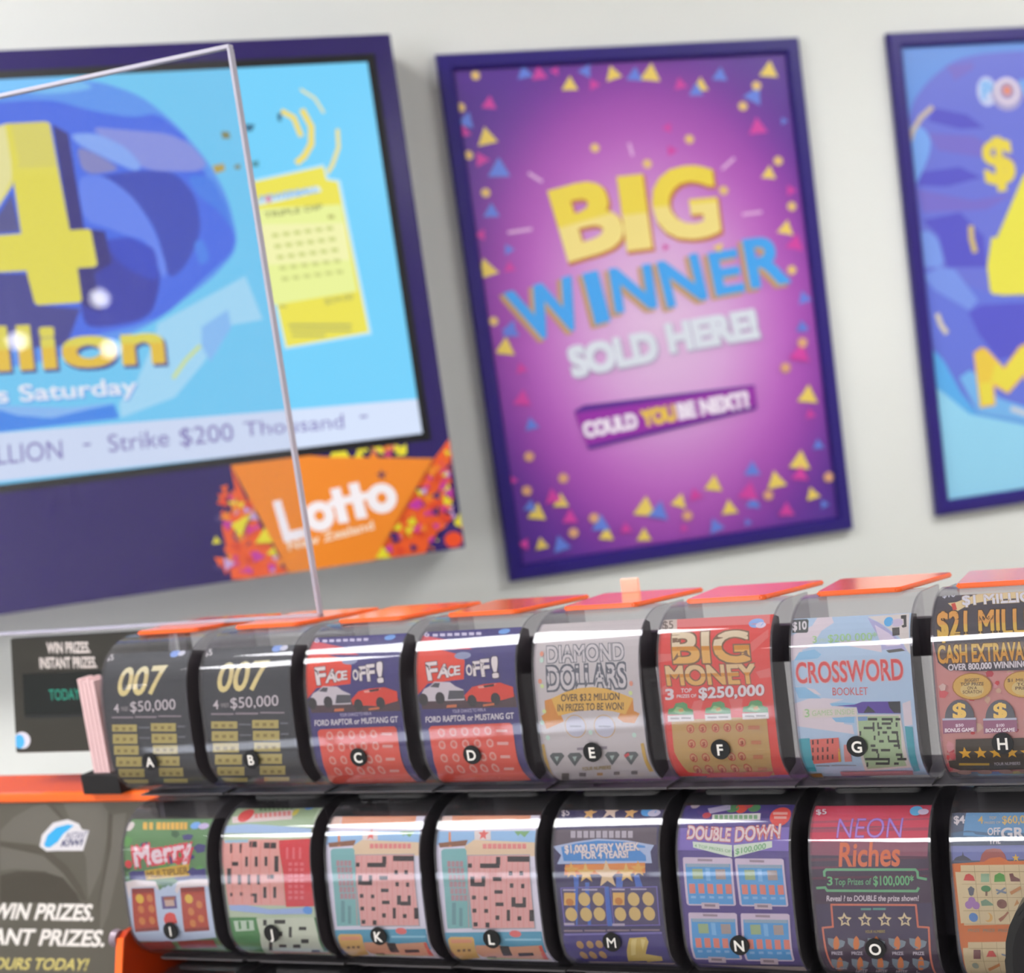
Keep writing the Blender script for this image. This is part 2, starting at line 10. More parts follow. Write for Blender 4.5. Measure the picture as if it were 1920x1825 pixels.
'G':[('P','#e2d6d6',[[(-48.8,88.2),(-31.5,96),(-28.4,103.5),(-16.5,103.8),(-13.8,97.7),(-23.3,91.2),(-30.7,79.2),(-49.6,73.6)],[(-49.5,80),(-40,79.6),(-38.5,73.1),(-46.4,68.6),(-49.4,68.8)],[(-11.2,82.4),(17.2,81.9),(25.4,77.6),(26,72.1),(0.5,77.9)],[(-46.3,48.4),(-31.2,45.5),(-25.8,40.5),(-48.3,46.1)],[(-48.5,34.7),(-33.6,39.1),(-7.6,36.6),(-19.7,33.8),(-8.2,31),(-9.6,17.2),(-3,16.2),(-2.1,8.9),(-50.5,16.7)],[(39.1,32),(45.8,34.2),(45.6,15),(39,14.4)]]),('P','#8cc0dc',[[(-41.8,74.9),(-29,76.7),(-23.2,72.5),(-26.8,69.5),(-46.4,68.6)],[(-48.1,47.7),(-38.7,47.4),(-26,38),(-44.7,38.6)],[(-19.2,22.4),(-0.6,22.7),(-1.1,17.8),(-16.1,19)],[(-19.7,33.8),(-7.9,34.2),(2.1,33.1),(0.2,30.7),(-18.2,31.7)]]),('p','#dcd4c8',[(13.4,101.9),(47.2,102.8),(48.7,69.6),(46.1,72.8),(41,82.4),(28.4,92.8)]),('p','#b0aed0',[(13.5,100.9),(24.1,95.2),(34.5,87.1),(43.4,76.8),(46,72),(29.4,74.3),(26.1,73.6),(25.4,80.8)]),('p','#dcd0dc',[(20.1,94.1),(32.8,86),(41.8,76.9),(30.3,76.6),(24.2,81.6)]),('P','#4a4844',[[(34.3,90.8),(40.1,91),(40.6,84.8),(34.9,84.3)],[(40.4,101.3),(44.9,101.5),(45.9,91.1),(42.9,90.4),(41.6,92.2),(43.6,92.9),(43,97.8),(40.8,98.2)],[(29.3,73.5),(41.7,74.5),(44.8,72.5),(31.7,71.4)]]),('e','#5cb4e4',[(31.1,96.2,3.7,4.2)],0),('e','#cbbfd0',[(38.2,94.9,4.7,3.5)],0),('p','#4a504c',[(-49.5,101.3),(-48.4,102.5),(-36.7,102.5),(-35.2,100.7),(-34.4,91.3),(-35.6,90.2),(-47.7,90.5)]),('t','#e6e0dc','$10',(-47.4,92.8),(-35.9,93.3),(-48.6,100.2),{'b': 0.05}),('t','#a8d48c','3',(-30.2,81.9),(-26.8,81.9),(-30.6,87.5),{'b': 0.02}),('t','#c0d8ac','TOP PRIZES',(-25.6,82.2),(-18.8,82.2),(-25.6,85),{}),('t','#a8d48c','$200 000*',(-17.5,81.7),(22.6,81.8),(-17.9,88),{'b': 0.01}),('t','#d84442','CROSSWORD',(-45.2,51),(41.8,50.6),(-45.1,67.6),{'b': 0.025,'o': ('#e8b8b4',0.03)}),('t','#d8605a','BOOKLET',(-16.5,40.2),(12.3,39.6),(-16.2,46.6),{}),('p','#5a409c',[(-14.8,31.8),(0.3,32.4),(7.2,34.4),(37.6,33.8),(37.1,24.4),(3,25.4),(2.2,30.3)]),('P','#33363a',[[(27.8,33.8),(37.6,33.8),(37.2,24.8),(31.9,25),(28.6,29.1)],[(7.2,25.7),(11.5,31.2),(14.5,28.7),(17.1,25.8)]]),('p','#dfd6c8',[(-42.6,30),(2.2,30),(2.1,23),(-42.9,23)]),('t','#9fc98a','3',(-41.1,23.6),(-37.3,23.7),(-40.8,30.3),{'b': 0.02}),('t','#b5d09c','GAMES INSIDE',(-35.1,24.5),(0,24.9),(-34.8,28.9),{'b': 0.01}),('P','#3fa4ae',[[(-51.2,6.3),(-39.2,6.6),(-39.3,-9.5),(-40.9,-27.5),(-52.1,-27.1),(-50.8,-9.2)],[(39.4,14.2),(45.6,13.5),(45.4,-1.3),(44.1,-28.5),(38.7,-30.1),(39.5,-5.5)]]),('p','#e2d8cc',[(1.2,24.3),(36.7,23.7),(37.5,12),(38.1,-3.7),(38.4,-23.5),(-0.4,-27.9),(0.6,-2.8)]),('p','#a9c292',[(2.3,23),(35.3,22.5),(35.9,12),(34.9,-3.6),(35.2,-21.2),(2.2,-24.7),(3.1,-2.9),(2,12)]),('P','#2f332c',[[(3,21.8),(6.8,21.7),(6.6,19.7),(2.8,19.8)],[(10.5,21.6),(14.3,21.5),(14.1,19.5),(10.3,19.6)],[(14.2,21.5),(18,21.4),(17.8,19.4),(14,19.5)],[(21.6,21.3),(25.4,21.2),(25.2,19.2),(21.4,19.3)],[(25.3,21.2),(29.1,21.1),(28.9,19.1),(25.1,19.2)],[(29,21.1),(30.5,21),(30.1,17.5),(28.7,17.5)],[(32.7,21),(36.5,20.8),(36.3,18.9),(32.5,19)],[(13.9,18),(15.4,18),(15,14.4),(13.5,14.4)],[(17.6,17.9),(19.1,17.9),(18.7,14.3),(17.3,14.3)],[(21.3,17.8),(25.1,17.7),(24.9,15.8),(21.1,15.9)],[(25,17.7),(28.8,17.6),(28.6,15.7),(24.8,15.8)],[(32.4,17.5),(33.9,17.5),(33.5,13.9),(32.1,14)],[(6.3,14.7),(10.1,14.6),(9.9,12.7),(6.1,12.8)],[(10,14.6),(13.8,14.5),(13.6,12.6),(9.8,12.7)],[(13.7,14.5),(15.2,14.5),(14.8,10.9),(13.4,10.9)],[(17.5,14.4),(21.2,14.3),(21,12.4),(17.3,12.5)],[(24.9,14.2),(28.6,14.1),(28.4,12.2),(24.7,12.3)],[(2.5,11.3),(4,11.3),(3.6,7.7),(2.1,7.7)],[(17.4,10.9),(18.9,10.9),(18.5,7.3),(17,7.4)],[(21.1,10.8),(24.9,10.7),(24.7,8.8),(20.9,8.9)],[(28.5,10.7),(32.3,10.6),(32.1,8.6),(28.3,8.7)],[(32.2,10.6),(33.7,10.5),(33.3,7),(31.8,7)],[(13.7,7.5),(15.2,7.5),(14.8,3.9),(13.3,3.9)],[(24.9,7.3),(26.3,7.2),(25.9,3.6),(24.5,3.7)],[(32.2,7.1),(33.7,7),(33.3,3.5),(31.8,3.5)],[(17.6,3.9),(21.4,3.8),(21.2,1.8),(17.4,1.9)],[(25,3.7),(28.8,3.6),(28.6,1.7),(24.8,1.8)],[(28.7,3.7),(32.5,3.6),(32.3,1.6),(28.5,1.7)],[(32.4,3.6),(33.9,3.5),(33.5,-0.1),(32,-0)],[(10.4,0.5),(14.2,0.4),(14,-1.6),(10.1,-1.5)],[(29,0.1),(32.7,0),(32.5,-2),(28.7,-1.9)],[(32.7,0),(34.1,-0),(33.6,-3.7),(32.1,-3.7)],[(10.7,-3.1),(14.5,-3.2),(14.1,-5.4),(10.3,-5.3)],[(14.4,-3.2),(15.9,-3.3),(15.2,-7.3),(13.7,-7.2)],[(18.1,-3.3),(21.9,-3.4),(21.6,-5.5),(17.8,-5.5)],[(21.9,-3.4),(25.6,-3.5),(25.3,-5.6),(21.5,-5.5)],[(14.7,-7.2),(16.2,-7.2),(15.2,-11.6),(13.7,-11.6)],[(29.5,-7.5),(33.3,-7.6),(32.8,-9.9),(29,-9.9)],[(33.2,-7.6),(34.7,-7.6),(33.8,-12),(32.3,-12)],[(3.6,-11.2),(7.4,-11.3),(6.8,-13.9),(3,-13.8)],[(7.4,-11.3),(11.2,-11.4),(10.6,-14),(6.8,-13.9)],[(11.1,-11.4),(14.9,-11.5),(14.3,-14.1),(10.5,-14)],[(14.8,-11.5),(18.6,-11.6),(18,-14.2),(14.2,-14.1)],[(18.5,-11.6),(22.3,-11.7),(21.7,-14.3),(17.9,-14.2)],[(22.3,-11.7),(23.7,-11.7),(22.6,-16.6),(21.1,-16.6)],[(29.7,-11.8),(33.4,-11.9),(32.9,-14.5),(29.1,-14.4)],[(33.3,-11.9),(37.1,-12),(36.5,-14.6),(32.8,-14.5)],[(3.7,-16),(5.2,-16),(3.7,-21.6),(2.2,-21.6)],[(11.2,-16.2),(15,-16.3),(14.2,-19.2),(10.4,-19.1)],[(14.9,-16.3),(18.7,-16.4),(18,-19.3),(14.2,-19.2)],[(18.6,-16.4),(22.4,-16.5),(21.7,-19.4),(17.9,-19.3)],[(26,-16.6),(29.8,-16.7),(29.1,-19.6),(25.3,-19.5)]]),('P','#7f9fc4',[[(2.3,22.6),(10.2,22.8),(9.9,19.6),(2.4,19.4)]]),('p','#df6a5c',[(-38.9,5.6),(-15,6.6),(-15.6,-4.3),(-17,-14.9),(-40.3,-16.7),(-39.2,-3.7)]),('P','#d8a83c',[[(-16.6,-2.5),(-15.1,-2.1),(-16.6,-14.3),(-18.8,-14.9)]]),('p','#d98a80',[(-11.5,0.8),(-6.4,0.7),(-7.8,-14.6),(-13.8,-15)]),('P','#5a2f2e',[[(-37.2,5.2),(-35.9,5.1),(-36.3,1.4),(-37.7,1.4)],[(-33.1,5.3),(-31.8,5.3),(-32.2,1.5),(-33.6,1.6)],[(-24.9,5.6),(-23.6,5.6),(-24,1.9),(-25.4,1.9)],[(-20.8,5.8),(-19.5,5.7),(-19.9,2),(-21.3,2)],[(-38.1,-1.1),(-36.7,-1.2),(-37.4,-5.1),(-38.7,-5.1)],[(-33.9,-1),(-32.6,-1),(-33.2,-5),(-34.6,-4.9)],[(-29.8,-0.8),(-28.5,-0.8),(-29.1,-4.8),(-30.5,-4.8)],[(-25.7,-0.6),(-24.4,-0.7),(-25,-4.6),(-26.4,-4.6)],[(-39.4,-8),(-38,-8),(-39.1,-12.7),(-40.5,-12.6)],[(-35.2,-7.8),(-33.8,-7.8),(-34.9,-12.4),(-36.3,-12.4)],[(-31.1,-7.6),(-29.7,-7.6),(-30.8,-12.2),(-32.1,-12.2)],[(-26.9,-7.4),(-25.6,-7.4),(-26.6,-12),(-28,-12)],[(-22.8,-7.2),(-21.4,-7.2),(-22.5,-11.8),(-23.8,-11.7)]]),('P','#8a7f78',[[(-38.6,-18.6),(-27.6,-18.9),(-27.9,-19.9),(-39,-19.6)],[(-25.7,-18.4),(-5.5,-18.9),(-5.8,-19.8),(-26,-19.3)]]),('P','#c98c90',[[(-21.8,-28.1),(38,-28.3),(36.4,-37.3),(-22.9,-37.1)]]),('P','#a07030',[[(-49.4,-30.9),(-38,-30.3),(-39.4,-39.7),(-52,-40.9)]])],
'H':[('p','#e06a6a',[(-27.6,14.7),(-30,17.4),(-27.3,19.4),(-24.1,18.7),(-24.7,15.9)]),('p','#c84a50',[(36.4,40.7),(37.8,43.1),(39.7,42.6),(39.5,40.5),(38.2,39.3)]),('p','#d8b090',[(37.6,-3.9),(32.3,-0.4),(34.3,3.6),(39,5.3),(41.2,1.3)]),('p','#d8b090',[(1.4,27.7),(-1.2,29.8),(1.4,32.3),(4.3,31.4),(3.7,28.4)]),('p','#d8b090',[(9.3,50.5),(7.1,53.2),(10,55.9),(12.7,54.8),(12,50.7)]),('p','#c84a50',[(-8.1,50.2),(-9,54.2),(-4.6,56.5),(-2.6,52.4),(-4.1,50.2)]),('p','#d84848',[(-26,27.5),(-30.6,26.5),(-34,28.9),(-31,31.9),(-26.5,31.3)]),('p','#e06a6a',[(-45.3,-30),(-51.8,-35.6),(-50.7,-22.7),(-45.8,-18.4),(-42.9,-23.2)]),('p','#c84a50',[(10.4,7.1),(9.4,9.1),(10.8,10.6),(12.8,9.5),(12,7.9)]),('p','#e9c8b8',[(-19,11.5),(-21.7,11),(-23.3,12.5),(-21.4,13.8),(-19.3,13.6)]),('p','#d84848',[(-23,32.6),(-24.9,36),(-22,39.7),(-19.2,36.7),(-19.3,32.3)]),('p','#e8a0a0',[(-2.8,41.3),(-4.4,42.9),(-3.2,45.2),(-1.6,44.7),(-0.9,42.7)]),('p','#e9c8b8',[(-2.6,-13.6),(-4.8,-10),(-0.9,-6),(2.3,-8.2),(0.3,-13.5)]),('p','#e06a6a',[(41.4,39.3),(42.3,44.9),(47.1,46.1),(49.7,41.5),(45.5,39.5)]),('p','#c84a50',[(28.8,17.9),(29.2,19.7),(31.7,20.3),(32.5,18),(30.7,16.4)]),('p','#d84848',[(-13.7,38.2),(-17.9,39.6),(-15.6,45.3),(-10.5,45.4),(-9.1,40.6)]),('p','#e9c8b8',[(10.6,-13.4),(8.9,-13.4),(8.1,-11.2),(10,-10.5),(10.8,-11.2)]),('p','#e8a0a0',[(-49.4,0.8),(-52.7,2.5),(-50.8,5.6),(-47.5,5.4),(-46.4,2.5)]),('p','#d8b090',[(-8,53.8),(-10.4,54.8),(-10.7,56.4),(-8,57.7),(-7.1,55.7)]),('p','#d8b090',[(-3.6,59.1),(-5.7,58.4),(-7,61.1),(-4.3,63),(-2.8,61.2)]),('p','#c84a50',[(-45,-7.7),(-43.4,-3.5),(-38.9,-3.4),(-38.8,-7),(-41.5,-8.6)]),('p','#d84848',[(-43.6,-12.7),(-45.1,-15.6),(-46.6,-13.6),(-45.4,-10.1),(-43.6,-10.3)]),('p','#d8b090',[(-27.1,14.8),(-28.8,16.3),(-27.2,17.8),(-25.3,17.8),(-25.4,15.8)]),('p','#d8b090',[(-6.9,32.2),(-9.2,29.6),(-11.5,32.4),(-10.2,36.1),(-7,34.8)]),('p','#c84a50',[(-14.2,-16.9),(-15.8,-15.2),(-14.4,-12.4),(-12.6,-12.1),(-12.4,-14.9)]),('p','#c84a50',[(11.9,-27.7),(11.3,-22.2),(14.6,-20.3),(16.8,-22.9),(14.8,-26.6)]),('p','#e06a6a',[(-7.1,-14.8),(-8.1,-10.6),(-4.6,-8.3),(-1.9,-10.5),(-4.1,-15.1)]),('p','#e06a6a',[(48.3,20.8),(45.7,20.2),(44.1,22.2),(46.6,24),(48.6,22.4)]),('p','#d84848',[(47.4,45.6),(45.6,44.5),(44.7,46.3),(45.7,47.8),(46.8,47)]),('p','#c84a50',[(-6.5,19.7),(-7.5,21.6),(-6.6,23.2),(-3.8,23.2),(-4.9,20.3)]),('p','#e06a6a',[(-12.7,-6.7),(-17.7,-4.9),(-19.2,-1.1),(-14,1.5),(-10.6,-1.3)]),('p','#e06a6a',[(-46,35.8),(-45.8,40.8),(-42.5,41.7),(-38.4,39.2),(-41.9,35.2)]),('p','#e9c8b8',[(10.2,11.7),(7.4,14.4),(7.7,18.2),(11.6,17.6),(12.6,15)]),('p','#d8b090',[(-37.8,21.5),(-38.6,23.8),(-36.5,25.2),(-33.9,23.6),(-35.6,21.9)]),('p','#e8a0a0',[(-38.8,-4.9),(-43.6,-7.7),(-44.6,-2.3),(-42.4,2.1),(-38.4,-0.7)]),('p','#c84a50',[(-35,-15),(-38.3,-14.3),(-38.7,-10.2),(-35.5,-7.9),(-34,-10.3)]),('p','#e06a6a',[(1,11.8),(-1.3,9),(-5.9,10.5),(-4.9,15.3),(0,14.4)]),('p','#d84848',[(-22.8,6.4),(-24.6,7.1),(-23.7,9.2),(-21.5,9),(-20.8,7.2)]),('p','#e06a6a',[(-43.4,-12.2),(-43,-7.5),(-38.9,-7.7),(-37.6,-11.6),(-41.9,-15.5)]),('p','#c84a50',[(-11.5,-14),(-15.6,-12.6),(-14.4,-6.9),(-10.2,-5.8),(-9.5,-9.5)]),('p','#d8b090',[(23.1,27.5),(20.5,30.3),(22.5,33.5),(25.3,32.1),(24.9,29.7)]),('p','#c84a50',[(-0.9,7.7),(-1.6,8.9),(-0.6,10.9),(0.8,9.8),(0.9,8.1)]),('p','#e8a0a0',[(48.9,40.9),(46.9,41.5),(47.6,43.2),(50.1,43.8),(50.6,41.5)]),('p','#e9c8b8',[(-0.7,14.4),(-2.3,14.5),(-2.6,15.8),(-0.8,16.2),(0.2,15.5)]),('p','#c84a50',[(-33.5,19.5),(-32.7,22.5),(-30,22.8),(-29,19.7),(-31.5,18.5)]),('p','#c84a50',[(-8.9,16.4),(-12.1,19.2),(-9.7,23.5),(-6.3,22),(-6.3,18.4)]),('p','#d8b090',[(-1.4,37.9),(-2.2,40.1),(0.4,41.8),(2.4,39.8),(1.2,37.8)]),('p','#d8b090',[(-14,11.6),(-18.7,7.9),(-22.1,11.2),(-20.1,15.4),(-15.8,14.8)]),('p','#e8a0a0',[(9.3,50.5),(8.1,52.6),(9.9,53.6),(11.4,52.9),(11.4,51.2)]),('p','#e8a0a0',[(-6.1,-18.5),(-4.3,-13.8),(-1.8,-13.3),(-2.3,-18),(-4,-19.5)]),('p','#c84a50',[(-9.3,-9.3),(-13.9,-12.2),(-16.4,-8.1),(-14.4,-3.7),(-9.8,-5.1)]),('p','#e9c8b8',[(7.3,22.2),(4.4,19.1),(1.3,22),(3.5,26.4),(6.7,26.8)]),('p','#e9c8b8',[(-41.1,41.3),(-44.2,40.8),(-46,44.6),(-42.4,46.6),(-39.9,45.2)]),('p','#c84a50',[(32.7,-28.1),(34.2,-20.6),(36.8,-17.8),(37.4,-23.5),(35.9,-27.4)]),('p','#d84848',[(-0.2,43.5),(-2.5,45.3),(-1,47.2),(1,46.9),(1.2,45.1)]),('p','#e9c8b8',[(8.2,-32.1),(11.3,-21.4),(18.2,-21.5),(19.4,-29.6),(12.2,-39)]),('p','#d8b090',[(-19.7,-9.1),(-18.8,-4.3),(-14.9,-5.6),(-14.7,-10.1),(-18.4,-14.3)]),('p','#d84848',[(23.3,-30.5),(21.5,-31.7),(20.9,-28.2),(23,-25),(24.3,-26.2)]),('p','#e8a0a0',[(-14.5,59.7),(-13,61),(-11.2,61),(-11.4,58.9),(-13,58.7)]),('p','#c84a50',[(-33.1,60.1),(-32.7,64.8),(-27.8,64.2),(-26.7,60.7),(-30.1,57.9)]),('p','#4a464c',[(-49,123.2),(53.6,123),(54.4,94.2),(53.1,53.9),(-20.3,55.2),(-37.6,56.8),(-44.8,62.6),(-48.1,80.8)]),('p','#e6cf98',[(-38.2,110.4),(-31.1,111.4),(-16.1,120.9),(2.5,126.6),(18.4,127),(38.9,121.4),(50,110.9),(49.7,102.6),(20.6,111.9),(-0.3,112),(-20.3,108.2),(-29.8,101.5)]),('P','#c84a3c',[[(-35.4,109.4),(-32.5,110.7),(-30,103.4),(-32.9,102.3)]]),('t','#f4f4f8','$1 MILLION',(-25.9,107.6),(37.4,107.7),(-28.4,120.1),{'b': 0.05,'o': ('#b59a5c',0.03)}),('t','#dfe0ea','$10',(-43.7,118),(-33.8,118.6),(-45.7,126.8),{'b': 0.02}),('t','#ecc04e','$21 MILLION',(-43.6,81.4),(53.3,80.1),(-44.8,102.4),{'b': 0.05,'o': ('#4a3420',0.04),'g': [(0.45,'#e8a850')]}),('p','#6a5a50',[(-44.5,76.6),(54.5,75.2),(53.6,60.7),(-42.8,61.5),(-45.1,66.6)]),('t','#e8a83c','CASH EXTRAVAGANZA',(-44.3,62.4),(53.3,62.5),(-44.2,75.6),{'b': 0.05,'o': ('#5a3a1c',0.04),'g': [(0.5,'#ecc45c')]}),('t','#e6dedc','OVER 800,000 WINNING TICKETS',(-37.1,56.3),(46.5,57.1),(-36.9,61.1),{'b': 0.05,'o': ('#5a5450',0.04)}),('e','#b5803c',[(-19.8,43.6,15.4,10.3),(19.4,43.8,15.1,10.2)],0),('e','#eec060',[(-19.8,43.6,14.6,9.6),(19.4,43.8,14.3,9.5)],0),('e','#f0d488',[(-20,41.1,9.1,5.5),(19.2,41.1,8.9,5.5)],0),('t','#6a5440','BIGGEST',(-25.1,47.3),(-13.9,47.3),(-24.8,49.7),{'b': 0.03}),('t','#6a5440','TOP PRIZE',(-28.7,44.4),(-10.8,44.2),(-28.5,46.9),{'b': 0.03}),('t','#6a5440','ON A',(-23.6,41.3),(-16.3,41.4),(-23.4,43.7),{'b': 0.03}),('t','#6a5440','SCRATCH',(-27.4,38.4),(-13.1,38.3),(-27.2,40.8),{'b': 0.03}),('t','#6a5440','$1 MILLION',(7.6,46.2),(31.4,45.7),(7.8,48.6),{'b': 0.03}),('t','#6a5440','TOP',(14.4,43),(24.3,43),(14.6,45.3),{'b': 0.03}),('t','#6a5440','PRIZE',(13.1,40),(25,40),(13.3,42.4),{'b': 0.03}),('p','#5c5c60',[(-43.2,19.5),(-43,20.6),(-42.1,24.5),(-40.4,28),(-38,30.8),(-35.1,32.8),(-32,33.8),(-28.8,33.7),(-25.9,32.6),(-23.4,30.5),(-21.5,27.5),(-20.4,24),(-20.2,20.1),(-20,19.1)]),('t','#e6c068','$',(-36.2,19.9),(-27,20),(-35.4,31.5),{'b': 0.06}),('p','#8c5a72',[(-45.1,18.6),(-19,18.4),(-19.4,9.2),(-45.6,8)]),('P','#a8aab8',[[(-45,19.9),(-18.9,19.8),(-18.9,18.2),(-45.1,18.3)]]),('t','#e2d2d8','$50',(-35.3,13.2),(-29.2,13.3),(-35.1,15.4),{'b': 0.03}),('t','#e8dcdc','BONUS GAME',(-44,9.2),(-21.4,9.3),(-43.7,12.1),{'b': 0.04}),('p','#5c5c60',[(-11.6,18.7),(-11.5,19.8),(-10.6,23.6),(-8.9,27),(-6.5,29.9),(-3.7,31.8),(-0.6,32.8),(2.5,32.7),(5.4,31.6),(7.8,29.5),(9.7,26.6),(10.7,23.1),(11,19.3),(11.2,18.3)]),('t','#e6c068','$',(-4.8,19),(4.3,19.2),(-4,30.6),{'b': 0.06}),('p','#8c5a72',[(-13.5,17.7),(12.1,17.5),(11.8,8.4),(-14,7.2)]),('P','#a8aab8',[[(-13.4,19),(12.3,18.9),(12.2,17.3),(-13.5,17.4)]]),('t','#e2d2d8','$100',(-3.9,12.4),(2.2,12.5),(-3.7,14.6),{'b': 0.03}),('t','#e8dcdc','BONUS GAME',(-12.4,8.4),(9.8,8.5),(-12.1,11.3),{'b': 0.04}),('p','#5c5c60',[(19.4,17.8),(19.5,18.9),(20.4,22.7),(22.1,26.1),(24.4,28.9),(27.1,30.9),(30.2,31.9),(33.2,31.8),(36,30.6),(38.5,28.6),(40.3,25.7),(41.3,22.2),(41.6,18.4),(41.8,17.4)]),('t','#e6c068','$',(26.1,18.1),(35,18.3),(26.8,29.6),{'b': 0.06}),('p','#8c5a72',[(17.5,16.9),(42.7,16.7),(42.4,7.7),(17.1,6.5)]),('P','#a8aab8',[[(17.7,18.2),(42.8,18.1),(42.8,16.5),(17.5,16.6)]]),('t','#e2d2d8','$100',(27,11.6),(32.9,11.7),(27.2,13.8),{'b': 0.03}),('t','#e8dcdc','BONUS GAME',(18.7,7.7),(40.4,7.7),(18.9,10.5),{'b': 0.04}),('p','#403830',[(-36.1,3.4),(47.9,3.5),(46.6,-14.8),(48.6,-25.8),(-37.7,-26.6),(-45.3,-21.6),(-44.8,-14.6),(-38.8,-14)]),('s','#cf9a28',[(-30.3,-7.7,5.3),(-18.4,-7.7,5.3),(-6.5,-7.7,5.2),(5.4,-7.8,5.2),(17.1,-7.8,5.2),(28.8,-7.9,5.2)],0.42),('P','#a8862e',[[(-37,-17),(-13.5,-17.6),(-14,-20.1),(-37.6,-19.5)]]),('t','#a8a0a4','YOUR NUMBERS',(-10.5,-20.2),(9.9,-19.8),(-9.8,-16.8),{'b': 0.02}),('e','#9a7a72',[(-35.7,-29.6,5.6,3.8),(-19.7,-29.7,5.6,3.8),(-3.2,-29.6,5.5,3.8),(13,-29.5,5.6,3.8),(28.1,-29.6,5.5,3.8)],0)],
